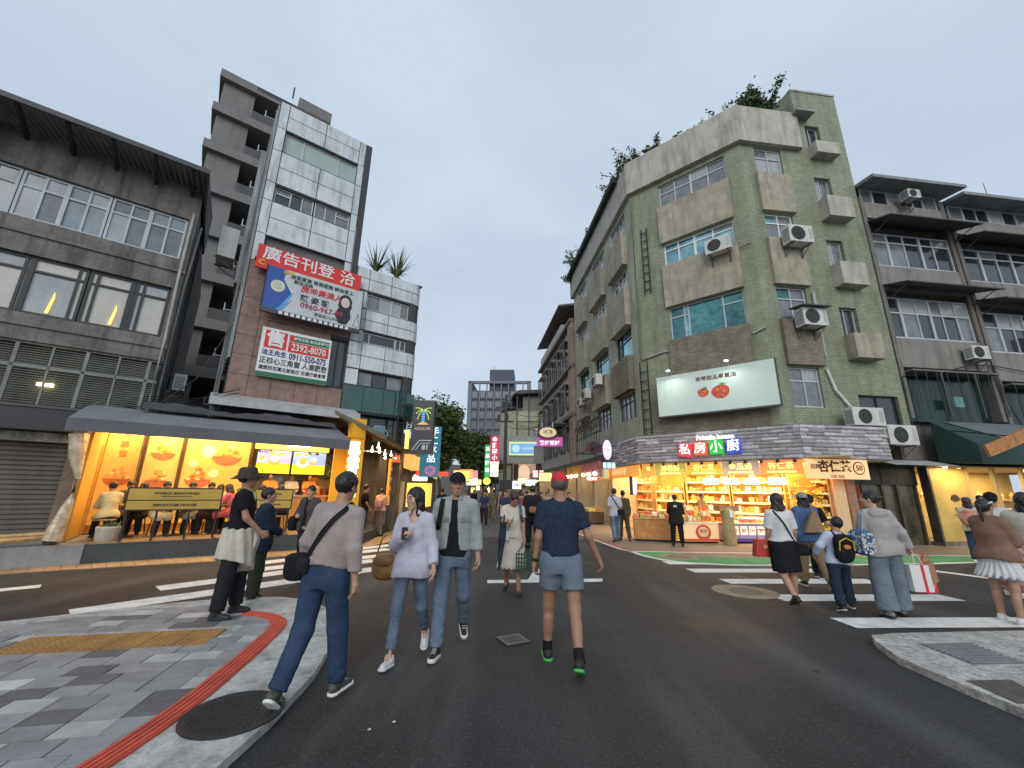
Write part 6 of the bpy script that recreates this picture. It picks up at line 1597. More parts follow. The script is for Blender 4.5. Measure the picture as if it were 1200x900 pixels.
# ================================================================== FAR RIGHT SHOPS
dk = thing('dark_shopfront', 'dim glass shopfront between the snack shop and the gold boutique', 'shop', F3)
MB().box(1.9, 5.1, .3, .36, 0, 2.8).build('glass', mat('brown_dark_glass', (.085, .075, .05), rough=.15, var=.6, scale=1.3, spec=.8), dk)
MB().box(1.9, 5.15, .2, .3, 2.0, 2.75).build('dark_header', BLACK, dk)
for x in (1.95, 2.9, 3.7, 4.3, 5.05): MB().box(x - .04, x + .04, .2, .38, 0, 2.75).build('mullion', mat('bronze', (.10, .085, .06), rough=.4, metal=.4, var=.2), dk)
MB().box(2.5, 2.85, .27, .298, 1.0, 2.0).build('red_drape', mat('red_drape', (.20, .03, .02), var=.5, scale=8), dk)
MB().box(2.0, 2.85, .268, .296, .2, 1.0).build('grey_panel', mat('taupe_panel', (.16, .14, .11), var=.3), dk)
q = MB()
for k in range(40):
    q.quad((3.2 + k * .06, -.9, 2.62 + .018 * (k % 2)), (3.26 + k * .06, -.9, 2.62 + .018 * ((k + 1) % 2)), (3.26 + k * .06, .05, 2.86 + .018 * ((k + 1) % 2)), (3.2 + k * .06, .05, 2.86 + .018 * (k % 2)))
q.build('corrugated_canopy', mat('pale_corrugated', (.42, .42, .40), rough=.5, var=.2), dk)
FBQ = F3 @ T(-1.15, 0)
bt = thing('boutique', 'gold lit boutique shopfront with a flower emblem under a dark green awning', 'shop', FBQ)
GOLDB = mat('gold_panel', (.48, .34, .10), rough=.35, var=.15, scale=1.5)
MB().box(6.5, 8.15, .02, .1, .15, 2.62).build('gold_panel', GOLDB, bt)
MB().box(6.42, 6.5, -.1, .2, 0, 2.75).build('bronze_post', mat('bronze', (.10, .085, .06), rough=.4, metal=.4, var=.2), bt)
MB().box(6.4, 14, -.05, .3, 0, .12).build('base', CONC_D, bt)
q = MB()
for k in range(8):
    a = math.radians(20 + 20 * k); c = (7.45 + .16 * math.cos(a), 1.50 + .17 * math.sin(a))
    q.prism([(7.45, 1.46), (c[0] - .04 * math.sin(a), c[1] + .04 * math.cos(a)), (c[0] + .05 * math.cos(a), c[1] + .05 * math.sin(a)), (c[0] + .04 * math.sin(a), c[1] - .04 * math.cos(a))], .008 - .0006 * k, .0195, 'y')
q.build('flower_emblem', mat('emblem_dark', (.06, .03, .01)), bt)
text('永心', .19, mat('emblem_brown', (.2, .12, .03)), bt, FBQ, 7.5, 1.18, .014); text('TEA HOUSE', .09, mat('emblem_brown', (.2, .12, .03)), bt, FBQ, 7.5, 1.0, .014)
MB().box(8.2, 14, 2.6, 2.66, 0, 2.8).build('back_wall', mat('boutique_wall', (.55, .40, .15), var=.12), bt)
MB().box(6.4, 14, -.2, 2.7, 2.66, 2.7).build('ceiling', mat('boutique_ceiling', (.6, .5, .3), var=.1), bt)
for x in (8.2, 9.35, 10.6, 12): MB().box(x - .05, x + .05, .0, .12, .1, 2.66).build('cream_post', mat('cream_post', (.55, .42, .22), var=.1), bt)
for k in range(5):
    MB().box(8.4 + k * 1.1, 9.2 + k * 1.1, 2.2, 2.55, .8, .9).box(8.4 + k * 1.1, 9.2 + k * 1.1, 2.2, 2.55, 1.5, 1.56).build('display_shelf', SHELF, bt)
    for j in range(3): MB().lathe([(.07, 0), (.1, .15), (.04, .25), (.04, .3)], 10, (8.5 + k * 1.1 + j * .28, 2.35, .9 if j % 2 else 1.56)).build('vase', GOODS[(k * 3 + j) % 7], bt, smooth=40)
MB().box(9.5, 10.1, 2.5, 2.58, 1.75, 2.2).build('framed_picture', mat('picture', (.35, .25, .12), var=.5, scale=9), bt)
for k in range(4): MB().lathe([(.05, 0), (.07, .04)], 10, (7.2 + k * 1.4, .5 if k else -.1, 2.6)).build('downlight', WARM, bt)
area('boutique_light', F3, (6.2, -.5, 2.62), (1.2, .4), 50, (1, .75, .35)); area('boutique_light', F3, (9.5, 1.2, 2.62), (4.4, 1.6), 230, (1, .75, .36))
ga = thing('awning', 'dark green folded awning above the gold boutique', 'awning', F3)
MB().prism([(0, 4.3), (-1.25, 3.35), (-1.25, 2.72), (0, 2.8)], 6.0, 14, 'x').build('canopy', mat('green_awning_dark', (.022, .055, .05), rough=.7, var=.12), ga)
MB().poly([(6.5, -.05, 4.31), (8.0, -1.26, 3.38), (14, -1.26, 3.38), (14, -.05, 4.31)]).build('grey_top', mat('awning_grey_top', (.13, .15, .155), rough=.7, var=.1), ga)
ob = thing('hanging_board', 'tilted orange wooden board hanging from the top right shop', 'signboard', F3 @ T(4.85, -2.2, 2.97) @ Matrix.Rotation(math.radians(-19), 4, 'Y'))
OWM = mat('orange_plank', (.46, .20, .07), rough=.6, var=.25, scale=7)
for k in range(6): MB().box(k * .4, k * .4 + .385, -.04, .04, -.16, .2).build('plank', OWM, ob)
MB().tube([(1, 0, .2), (1.6, 2.15, .55)], .02, 5).build('stay', BLACK, ob)
# ================================================================== FIGURES: bodies and clothes as distance fields, meshed with surface nets
def surface_nets(f, lo, hi, h):
    lo = np.asarray(lo, float); hi = np.asarray(hi, float)
    n = np.maximum(np.ceil((hi - lo) / h).astype(int) + 1, 3)
    ax = [lo[i] + h * np.arange(n[i]) for i in range(3)]
    X, Y, Z = np.meshgrid(*ax, indexing='ij')
    D = f(np.stack([X.ravel(), Y.ravel(), Z.ravel()], 1).astype(np.float32)).reshape(n).astype(np.float32)
    D[0], D[-1], D[:, 0], D[:, -1], D[:, :, 0], D[:, :, -1] = [np.abs(q) + 1e-4 for q in (D[0], D[-1], D[:, 0], D[:, -1], D[:, :, 0], D[:, :, -1])]
    S = D < 0
    sh = (n[0] - 1, n[1] - 1, n[2] - 1)
    P = np.zeros(sh + (3,), np.float32); Cn = np.zeros(sh, np.float32)
    offs = [(i, j, k) for i in (0, 1) for j in (0, 1) for k in (0, 1)]
    cut = lambda A, o: A[o[0]:o[0] + sh[0], o[1]:o[1] + sh[1], o[2]:o[2] + sh[2]]
    for a in offs:
        for d in range(3):
            if a[d] == 1: continue
            b = list(a); b[d] = 1; b = tuple(b)
            da, db = cut(D, a), cut(D, b); m_ = (da < 0) != (db < 0)
            t = np.where(m_, da / np.where(m_, da - db, 1), 0)
            for e in range(3): P[..., e] += np.where(m_, (a[e] + (t if e == d else 0)), 0)
            Cn += m_
    act = Cn > 0
    idx = -np.ones(sh, int); idx[act] = np.arange(act.sum())
    I = np.argwhere(act)
    V = lo + (I + P[act] / Cn[act][:, None]) * h
    F = []
    for d in range(3):
        e1, e2 = [(1, 2), (2, 0), (0, 1)][d]
        s0 = [slice(None)] * 3; s1 = [slice(None)] * 3
        s0[d] = slice(0, n[d] - 1); s1[d] = slice(1, n[d])
        A, B = S[tuple(s0)], S[tuple(s1)]
        m_ = A != B
        m_[tuple(slice(0, 1) if q == e1 else slice(None) for q in range(3))] = False
        m_[tuple(slice(0, 1) if q == e2 else slice(None) for q in range(3))] = False
        m_[tuple(slice(n[e1] - 1, None) if q == e1 else slice(None) for q in range(3))] = False
        m_[tuple(slice(n[e2] - 1, None) if q == e2 else slice(None) for q in range(3))] = False
        Q = np.argwhere(m_)
        if not len(Q): continue
        def at_(a, b):
            q = Q.copy(); q[:, e1] -= a; q[:, e2] -= b; return idx[q[:, 0], q[:, 1], q[:, 2]]
        quad = np.stack([at_(1, 1), at_(0, 1), at_(0, 0), at_(1, 0)], 1)
        flip = ~A[m_] if False else ~A[Q[:, 0], Q[:, 1], Q[:, 2]]
        quad[flip] = quad[flip][:, ::-1]
        F.append(quad)
    F = np.concatenate(F) if F else np.zeros((0, 4), int)
    F = F[(F >= 0).all(1)]
    return V, F

def smin(a, b, k): 
    if k <= 0: return np.minimum(a, b)
    hh = np.maximum(k - np.abs(a - b), 0) / k
    return np.minimum(a, b) - hh * hh * k * .25
def d_cone(p, a, b, ra, rb, sc=None):
    a = np.asarray(a, np.float32); b = np.asarray(b, np.float32); ab = b - a
    t = np.clip(((p - a) @ ab) / max(float(ab @ ab), 1e-9), 0, 1)
    return np.linalg.norm(p - a - t[:, None] * ab, axis=1) - (ra + (rb - ra) * t)
def d_ell(p, c, r):
    q = (p - np.asarray(c, np.float32)) / np.asarray(r, np.float32)
    k0 = np.linalg.norm(q, axis=1); k1 = np.linalg.norm(q / np.asarray(r, np.float32), axis=1)
    return k0 * (k0 - 1) / np.maximum(k1, 1e-6)
def d_loft(p, zs, axs, ays, yo=None, rnd_=.01):
    z = p[:, 2]
    ax = np.interp(z, zs, axs); ay = np.interp(z, zs, ays); y0 = np.interp(z, zs, yo) if yo is not None else 0
    r = np.sqrt((p[:, 0] / ax) ** 2 + ((p[:, 1] - y0) / ay) ** 2)
    d = (r - 1) * np.minimum(ax, ay)
    return np.maximum(np.maximum(d, z - zs[-1]), zs[0] - z)
def rotm(a, ax):
    return np.array(Matrix.Rotation(a, 3, ax), dtype=np.float32)

SK = {k: mat('skin_' + k, c_, rough=.55, var=.06, scale=8) for k, c_ in (('fair', (.50, .30, .21)), ('mid', (.40, .225, .145)), ('tan', (.32, .17, .105)))}
HAIRM = {k: mat('hair_' + k, c_, rough=.38, var=.3, scale=18, bump=.4, bscale=60) for k, c_ in (('black', (.010, .009, .009)), ('brown', (.032, .018, .012)), ('grey', (.10, .095, .09)))}
EYEM = mat('eye_dark', (.015, .012, .011), rough=.2); LIPM = mat('lip', (.33, .12, .10), rough=.5)

class Person:
    """x right, y forward, z up; joints found from pose angles in degrees"""
    def __init__(s, H=1.7, sex='m', build=1.0, lean=0, side=0, head=(0, 0, 0), legs=((5, 3, 5), (5, 3, 5)), arms=((0, 8, 10, 0), (0, 8, 10, 0)), foot=(0, 0), seat=False, grip=(.5, .5)):
        k = s.k = H / 1.75; s.sex = sex; s.b = build; s.grip = grip
        f = sex == 'f'
        s.Rt = rotm(math.radians(side), 'Y') @ rotm(math.radians(-lean), 'X')
        s.hip = np.array([0, 0, .92 * k], np.float32)
        sw = (.150 if f else .170) * k * (.5 + .5 * build); hw = .088 * k * build
        tp = lambda v: s.hip + s.Rt @ np.array(v, np.float32)
        s.sh = [tp((sx * sw, -.005 * k, .474 * k)) for sx in (-1, 1)]
        s.neck = tp((0, -.012 * k, .545 * k))
        s.J = []
        for i, sx in enumerate((-1, 1)):
            fl, ab, kn = [math.radians(v) for v in legs[i]]
            h_ = s.hip + np.array([sx * hw, 0, -.02 * k], np.float32)
            th = np.array([sx * math.sin(ab) * math.cos(fl), math.sin(fl), -math.cos(fl) * math.cos(ab)], np.float32)
            g = fl - kn
            shn = np.array([sx * math.sin(ab) * .5 * math.cos(g), math.sin(g), -math.cos(g)], np.float32)
            kne = h_ + th * .425 * k; an = kne + shn * .405 * k
            pt = math.radians(foot[i])                      # + = toe down
            yw = math.radians(9) * sx
            fd = np.array([math.sin(yw) * math.cos(pt), math.cos(yw) * math.cos(pt), -math.sin(pt)], np.float32)
            fu = np.array([math.sin(yw) * math.sin(pt), math.cos(yw) * math.sin(pt), math.cos(pt)], np.float32)
            s.J.append((h_, kne, an, fd, fu))
        if not seat:
            low = min(min((an - fu * .085 * k - fd * .06 * k)[2], (an - fu * .085 * k + fd * .17 * k)[2]) for _, _, an, fd, fu in s.J)
        else: low = s.hip[2] - seat
        dz = np.array([0, 0, -low], np.float32)
        s.hip = s.hip + dz; s.sh = [v + dz for v in s.sh]; s.neck = s.neck + dz
        s.J = [(a + dz, b + dz, c + dz, d, e) for a, b, c, d, e in s.J]
        s.A = []
        for i, sx in enumerate((-1, 1)):
            fl, ab, el, tw = [math.radians(v) for v in arms[i]]
            ua = np.array([sx * math.sin(ab), math.sin(fl) * math.cos(ab), -math.cos(fl) * math.cos(ab)], np.float32)
            # forearm: bend forward by el, turned inwards by tw
            fw = np.array([-sx * math.sin(tw), math.cos(tw), 0], np.float32)
            fw = fw - ua * float(fw @ ua); fw /= max(np.linalg.norm(fw), 1e-6)
            fa = ua * math.cos(el) + fw * math.sin(el)
            R_ = s.Rt
            ua, fa, fw = R_ @ ua, R_ @ fa, R_ @ fw
            E_ = s.sh[i] + ua * .285 * k; Wr = E_ + fa * .245 * k
            side_ = np.cross(fa, np.array([sx, 0, 0], np.float32)); 
            if np.linalg.norm(side_) < .2: side_ = np.array([0, 1, 0], np.float32)
            th_ = side_ / np.linalg.norm(side_)
            if (R_ @ np.array([0, 1, 0], np.float32)) @ th_ < 0 : th_ = -th_
            s.A.append((s.sh[i], E_, Wr, fa, th_))
        yaw, pit, rol = [math.radians(v) for v in head]
        s.Rh = s.Rt @ rotm(yaw, 'Z') @ rotm(pit, 'X') @ rotm(rol, 'Y')
        s.hk = k * (1.0 if H > 1.4 else 1.22)
        s.hc = s.neck + s.Rh @ np.array([0, .022, .145], np.float32) * s.hk
        m_ = 1 if not f else .94
        bz = np.array([-.13, -.05, .02, .12, .22, .32, .42, .48, .53, .56])
        if f: bx = np.array([.135, .168, .168, .135, .132, .146, .142, .118, .070, .048]); by = np.array([.095, .118, .115, .09, .098, .118, .100, .082, .06, .05])
        else: bx = np.array([.135, .158, .160, .150, .156, .168, .168, .142, .082, .054]); by = np.array([.095, .112, .112, .106, .112, .122, .112, .09, .062, .055])
        s.bz, s.bx, s.by = bz * k, bx * k * build, by * k * build
    def tl(s, p): return (p - s.hip) @ s.Rt            # world -> torso
    def hl(s, p): return ((p - s.hc) @ s.Rh) / s.hk     # world -> head frame
    def torso(s, p, off=0.0, z0=-.13, z1=.56):
        q = s.tl(p); m_ = (s.bz >= z0 * s.k - 1e-6)
        d = d_loft(q, s.bz[m_], s.bx[m_] + off, s.by[m_] + off)
        for i in (0, 1):
            sgn = (-1, 1)[i]
            d = smin(d, d_cone(p, s.sh[i], s.hip + s.Rt @ np.array([sgn * .04 * s.k, -.008, .525 * s.k], np.float32), .044 * s.k + off, .03 * s.k + off), .05)
        return d
    def arm(s, p, i, off=0.0, to=2.0, blend=.03):
        a, e, w_, fa, th = s.A[i]; k = s.k * (.85 + .15 * s.b) * (.9 if s.sex == 'f' else 1)
        d = d_cone(p, a, e, .047 * k + off, .038 * k + off)
        if to > 1: d = smin(d, d_cone(p, e, e + (w_ - e) * (to - 1), .040 * k + off, (.040 - .013 * (to - 1)) * k + off), blend)
        return d
    def leg(s, p, i, off=0.0, r=(.082, .054, .038), to=2.0):
        h_, kn, an = s.J[i][:3]; k = s.k * s.b
        d = d_cone(p, h_, kn, r[0] * k + off, r[1] * k + off)
        if to > 1: 
            d2 = d_cone(p, kn, an, r[1] * .95 * k + off, r[2] * k + off)
            d = smin(d, d2, .03)
            if off == 0.0:
                cf = kn + (an - kn) * .3 - np.array([0, .018 * k, 0], np.float32); d = smin(d, d_cone(p, cf, cf + (an - kn) * .25, .045 * k, .036 * k), .03)
        return d
    def headd(s, p):
        q = s.hl(p)
        d = d_ell(q, (0, -.012, .035), (.076, .098, .092))
        d = smin(d, d_ell(q, (0, .022, -.035), (.060, .068, .082)), .035)
        d = smin(d, d_ell(q, (0, .062, -.095), (.026, .024, .022)), .03)
        d = smin(d, d_cone(q, (0, .088, .022), (0, .104, -.022), .009, .0145), .014)
        d = smin(d, d_cone(q, (-.028, .083, .036), (.028, .083, .036), .011, .011), .02)
        for sx in (-1, 1):
            d = -smin(-d, d_ell(q, (sx * .031, .100, .012), (.019, .016, .012)), .014)
            d = smin(d, d_ell(q, (sx * .031, .080, .012), (.014, .0135, .011)), .004)
            d = smin(d, d_ell(q, (sx * .078, -.008, .004), (.010, .02, .032)), .008)
            d = smin(d, d_ell(q, (sx * .040, .066, -.018), (.022, .02, .02)), .02)
        d = smin(d, d_cone(q, (-.016, .086, -.057), (.016, .086, -.057), .0085, .0085), .01)
        return d * s.hk
    def neckd(s, p):
        top = s.hc + s.Rh @ np.array([0, -.018, -.055], np.float32) * s.hk
        return d_cone(p, s.neck - s.Rt @ np.array([0, 0, .03], np.float32), top, .056 * s.k * (.85 if s.sex == 'f' else 1), .052 * s.hk * (.86 if s.sex == 'f' else 1))
    def hand(s, p, i):
        a, e, w_, fa, th = s.A[i]; k = s.hk * (.92 if s.sex == 'f' else 1.0)
        if k > 1.1: k *= .8
        nr = np.cross(fa, th); nr /= np.linalg.norm(nr)
        nr = nr * (1 if (nr @ np.array([(1, -1)[i], 0, 0], np.float32)) > 0 else -1)      # palm towards the body
        g = s.grip[i]
        P = lambda u, v, w2: w_ + fa * u * k + th * v * k + nr * w2 * k
        d = d_cone(p, w_ - fa * .03 * k, P(.02, 0, 0), .026 * k, .024 * k)
        d = smin(d, d_cone(p, P(.03, .018, 0), P(.078, .026, 0), .017 * k, .014 * k), .02)
        d = smin(d, d_cone(p, P(.03, -.012, 0), P(.074, -.028, 0), .017 * k, .013 * k), .02)
        d = smin(d, d_cone(p, P(.03, .003, 0), P(.078, .0, 0), .017 * k, .014 * k), .02)
        for j, (v, L0) in enumerate(((.029, .072), (.010, .080), (-.010, .074), (-.028, .058))):
            b0 = P(.078 - .004 * abs(j - 1), v, 0); a1 = g * (1.15 + .1 * j); a2 = a1 + g * 1.3
            b1 = b0 + (fa * math.cos(a1) + nr * math.sin(a1)) * L0 * .55 * k; b2 = b1 + (fa * math.cos(a2) + nr * math.sin(a2)) * L0 * .5 * k
            d = smin(d, np.minimum(d_cone(p, b0, b1, .0098 * k, .0085 * k), d_cone(p, b1, b2, .0085 * k, .007 * k)), .006)
        t0 = P(.018, .022, .004); t1 = P(.052, .052, .012 + .02 * g); t2 = P(.082, .052 - .02 * g, .018 + .03 * g)
        d = smin(d, np.minimum(d_cone(p, t0, t1, .0135 * k, .011 * k), d_cone(p, t1, t2, .011 * k, .0085 * k)), .01)
        return d
    def bbox_t(s, m_=.1):
        pts = [s.hip, s.neck, *s.sh]; lo = np.min(pts, 0) - m_; hi = np.max(pts, 0) + m_
        return lo, hi
    def handpos(s, i): return s.A[i][2] + s.A[i][3] * .075 * s.k

def fold(p, amp, seed=0.0, fz=1.0):
    x, y, z = p[:, 0] * 9 + seed, p[:, 1] * 9 + seed * 1.7, p[:, 2] * 9 * fz
    a = np.sin(1.5 * z + 1.6 * np.sin(.9 * x + .5 * z) + 1.1 * y); b = np.sin(2.4 * z - 2.0 * x + 1.7 * np.sin(1.2 * y + .7 * x) + seed)
    w = np.clip(.5 + .7 * np.sin(.55 * x - .5 * z + .8 * y + seed * 2), 0, 1)
    return amp * .8 * (w * (.9 - 1.6 * np.abs(a) ** .5) + (1 - w) * (.45 - .8 * np.abs(b) ** .5) + .25 * np.sin(.8 * x + 1.1 * z + seed))

def mesh_of(name, VF, mats, fmat=None, W=None, parent=None, smooth=True, label=None):
    V, F = VF
    me = bpy.data.meshes.new(name)
    me.vertices.add(len(V)); me.vertices.foreach_set('co', np.asarray(V, np.float32).ravel())
    me.loops.add(F.size); me.loops.foreach_set('vertex_index', F.ravel().astype(np.int32))
    me.polygons.add(len(F)); me.polygons.foreach_set('loop_start', np.arange(0, F.size, 4, dtype=np.int32))
    for k in (mats if isinstance(mats, list) else [mats]): me.materials.append(k)
    if fmat is not None: me.polygons.foreach_set('material_index', fmat.astype(np.int32))
    me.polygons.foreach_set('use_smooth', np.ones(len(F), bool))
    me.update(calc_edges=True); me.validate()
    o = bpy.data.objects.new(name, me); place(o, parent, W)
    if label: o['label'] = label
    return o

CL = {}
def cloth(name, col, rough=.85, stripes=None, var=.12):
    return mat('cloth_' + name, col, rough=rough, var=var, scale=7, stripes=stripes, spec=.12, ridge=.4)

def build_person(label, x, y, yaw, P, q=.016, z=0.0, skin='mid', hair=('short', 'black'), top=None, bottom=None, shoes=None, hat=None, extras=None, group=None, seated=False):
    """top = dict(kind tee/long/jacket/dress.., m material, sleeve 0..2, hem m below hip)"""
    W = T(x, y, z, math.radians(yaw))
    t = thing('person', label, 'person', W, group)
    k = P.k
    fine = q < .02
    # ---- skin: one continuous body
    bare_leg = bottom and bottom['kind'] in ('shorts', 'skirt') or (top and top['kind'] == 'dress')
    def f_body(p):
        d = P.torso(p, -.012)
        d = smin(d, P.neckd(p), .03)
        d = np.minimum(d, P.headd(p))
        for i in (0, 1):
            d = smin(d, P.arm(p, i, -.002), .02); d = smin(d, P.leg(p, i, 0 if bare_leg else -.014), .02)
            d = np.minimum(d, P.hand(p, i)) if not fine else d
            an, fd, fu = P.J[i][2:5]
            d = smin(d, d_cone(p, an - fu * .03 * k, an + fd * .10 * k - fu * .055 * k, .036 * k, .024 * k), .03)
        return d
    pts = [P.hip, P.neck, P.hc, *P.sh] + [j for a in P.J for j in a[:3]] + [j for a in P.A for j in a[:3]] + [P.handpos(0), P.handpos(1)]
    lo = np.min(pts, 0) - .2; hi = np.max(pts, 0) + .2
    V, F = surface_nets(f_body, lo, hi, q * (1.0 if not fine else 1.1))
    Vs, Fs, n0 = [V], [F], len(V)
    if fine:
        c = P.hc; V2, F2 = surface_nets(lambda p: np.minimum(P.headd(p), smin(P.neckd(p), np.full(len(p), 9.), .01)), c - .16 * P.hk, c + .16 * P.hk, .0062)
        Vs.append(V2); Fs.append(F2 + n0); n0 += len(V2)
        for i in (0, 1):
            c = P.handpos(i); V2, F2 = surface_nets(lambda p: P.hand(p, i), c - .135 * P.hk, c + .135 * P.hk, .0052)
            Vs.append(V2); Fs.append(F2 + n0); n0 += len(V2)
    V = np.concatenate(Vs); F = np.concatenate(Fs)
    cen = V[F].mean(1); h = P.hl(cen)
    fm = np.zeros(len(F), int)
    ax_ = np.abs(h[:, 0])
    fm[((ax_ - .031) / .0135) ** 2 + ((h[:, 2] - .012) / .006) ** 2 + (h[:, 1] < .06) * 9 < 1] = 1
    fm[((ax_ - .032) / .019) ** 2 + ((h[:, 2] - .037 + (ax_ - .032) * .15) / .0048) ** 2 + (h[:, 1] < .05) * 9 < 1] = 1
    fm[(h[:, 0] / .023) ** 2 + ((h[:, 2] + .057) / .0085) ** 2 + (h[:, 1] < .07) * 9 < 1] = 2
    if extras and 'moustache' in extras:
        fm[(h[:, 0] / .026) ** 2 + ((h[:, 2] + .043) / .006) ** 2 + (h[:, 1] < .07) * 9 < 1] = 3
        fm[(h[:, 0] / .02) ** 2 + ((h[:, 2] + .085) / .014) ** 2 + (h[:, 1] < .06) * 9 < 1] = 3
    mesh_of('body', (V, F), [SK[skin], EYEM, LIPM, HAIRM[hair[1]]], fm, W, t)
    hm = HAIRM[hair[1]]
    # ---- hair
    hs = hair[0]
    if hs != 'none':
        def f_hair(p):
            qh = P.hl(p)
            d = d_ell(qh, (0, -.016, .038), (.088, .108, .104)) + .0045 * (np.sin(qh[:, 0] * 170 + 9 * np.sin(qh[:, 2] * 30)) + .6 * np.sin(qh[:, 1] * 120 + 40 * qh[:, 2])) * (1 if fine else 0)
            cutp = .055 - (qh[:, 2] - (.062 + .9 * (qh[:, 1] - .095)))
            face = (qh[:, 1] - .012) * .70 - (qh[:, 2] - .008) * .71 - .018            # >0 in the face region
            d = np.maximum(d, np.minimum(face, 9))
            nap = {'short': -.055, 'bun': -.06, 'pony': -.06}.get(hs, -.09)
            d = np.maximum(d, nap - qh[:, 2])
            d = np.maximum(d, -(d_ell(qh, (0, .10, -.02), (.066, .07, .085))))
            if hs == 'long':
                b_ = d_loft(qh, np.array([-.34, -.26, -.1, .0, .08]), np.array([.06, .10, .105, .096, .07]), np.array([.03, .055, .075, .09, .07]), np.array([-.06, -.05, -.035, -.02, -.02])) + .005 * np.sin(qh[:, 0] * 110 + 5 * qh[:, 2] * 9)
                d = smin(d, np.maximum(b_, -(d_ell(qh, (0, .07, -.06), (.066, .095, .12)))), .02)
            if hs == 'bob':
                b_ = d_loft(qh, np.array([-.19, -.14, -.04, .06]), np.array([.09, .105, .10, .085]), np.array([.055, .085, .095, .09]), np.array([-.04, -.03, -.02, -.015])) + .005 * np.sin(qh[:, 0] * 100 + 5 * qh[:, 2] * 9)
                d = smin(d, np.maximum(b_, -(d_ell(qh, (0, .08, -.05), (.066, .10, .14)))), .02)
            if hat: d = np.maximum(d, qh[:, 2] - .05)
            if hs == 'bun': d = smin(d, d_ell(qh, (0, -.125, .03), (.042, .04, .042)), .02)
            if hs == 'pony': d = smin(d, d_cone(qh, (0, -.115, .03), (.02, -.135, -.22), .032, .012), .03)
            return d * P.hk
        m_ = np.array([.17, .17, .17]) * P.hk
        lo2 = P.hc - m_; hi2 = P.hc + m_
        if hs in ('long', 'pony', 'bob'): lo2 = lo2 - np.array([.05, .12, .26]) * P.hk
        mesh_of('hair', surface_nets(f_hair, lo2, hi2, .0085 if fine else q * .62), hm, None, W, t)
    # ---- hats
    if hat:
        def f_cap(p):
            qh = P.hl(p); d = d_ell(qh, (0, -.012, .042), (.092, .112, .100))
            return np.maximum(d, .038 - qh[:, 2] - .1 * (qh[:, 1] < -.2)) * P.hk
        def f_brim(p):
            qh = P.hl(p) * (np.array([1, -1, 1], np.float32) if hat[0] == 'cap_back' else 1)
            zc = .048 - .9 * qh[:, 0] ** 2 * 4 - (qh[:, 1] - .1) * .22
            d = np.maximum(np.sqrt((qh[:, 0] / .076) ** 2 + ((qh[:, 1] - .088) / .085) ** 2) * .08 - .08, np.abs(qh[:, 2] - zc) - .0055)
            return np.maximum(d, .06 - qh[:, 1]) * P.hk
        def f_bucket(p):
            qh = P.hl(p)
            d = d_loft(qh, np.array([.045, .09, .135, .15]), np.array([.098, .092, .082, .05]), np.array([.118, .112, .10, .07]), np.array([-.012] * 4))
            r = np.sqrt((qh[:, 0] / .098) ** 2 + ((qh[:, 1] + .012) / .118) ** 2)
            br = np.maximum(np.abs(qh[:, 2] - (.048 - (r - 1) * .075)) - .005, np.maximum(r - 1.62, .9 - r) * .1)
            return np.minimum(d, br) * P.hk
        m_ = np.array([.2, .2, .2]) * P.hk
        hh = .0085 if fine else q * .6
        if hat[0] == 'bucket': mesh_of('hat', surface_nets(f_bucket, P.hc - m_, P.hc + m_, hh), hat[1], None, W, t)
        else:
            co = mesh_of('cap', surface_nets(f_cap, P.hc - m_, P.hc + m_, hh), hat[1], None, W, t)
            if hat[0] != 'beanie': mesh_of('brim', surface_nets(f_brim, P.hc - m_, P.hc + m_, min(hh, .0085)), hat[1] if len(hat) < 3 else hat[2], None, W, co)
    # ---- lower clothes
    lo = np.min([P.hip, *[j for a in P.J for j in a[:3]]], 0) - .24; hi = np.max([P.hip, *[j for a in P.J for j in a[:3]]], 0) + .24
    hi[2] = max(hi[2], P.hip[2] + .22 * k)
    if bottom and bottom['kind'] in ('trousers', 'shorts', 'wide'):
        kd = bottom['kind']; ez = bottom.get('ease', .014)
        rr = {'trousers': (.088, .066, .056), 'shorts': (.098, .092, .05), 'wide': (.098, .105, .118)}[kd]
        def f_bot(p):
            d = 9.0
            for i in (0, 1):
                h_, kn, an = P.J[i][:3]
                if kd == 'shorts': dl = d_cone(p, h_, kn, rr[0] * k * P.b + ez, rr[1] * k * P.b + ez); cutd = ((p - (h_ + (kn - h_) * bottom.get('len', .8))) @ ((kn - h_) / np.linalg.norm(kn - h_)).astype(np.float32)); dl = np.maximum(dl, cutd)
                else:
                    an2 = an - (an - kn) * bottom.get('crop', .02)
                    dl = smin(d_cone(p, h_, kn, rr[0] * k * P.b + ez, rr[1] * k * P.b + ez), d_cone(p, kn, an2, rr[1] * k * P.b + ez, rr[2] * k * P.b + ez), .03)
                    dr = ((an2 - kn) / np.linalg.norm(an2 - kn)).astype(np.float32)
                    zz = np.abs((p - kn) @ dr); low_ = (p - an2) @ dr
                    dl = dl + .006 * np.sin(70 * ((p - an2) @ dr) + 3 * np.sin(p[:, 0] * 40)) * np.exp(-np.abs(low_ + .06) / .08)
                    dl = np.maximum(dl, low_)
                d = dl if i == 0 else smin(d, dl, .025)
            pel = d_loft(P.tl(p), P.bz[:5], P.bx[:5] + ez, P.by[:5] + ez); 
            d = smin(d, pel, .05)
            d = np.maximum(d, P.tl(p)[:, 2] - min(.12 * k, ((top or {}).get('hem', 9) + .045) * k if (top or {}).get('kind') != 'dress' else 9))
            return d + fold(p, .0045, label.__len__() * .7)
        mesh_of(bottom.get('name', 'trousers' if kd != 'shorts' else 'shorts'), surface_nets(f_bot, lo, hi, q), bottom['m'], None, W, t)
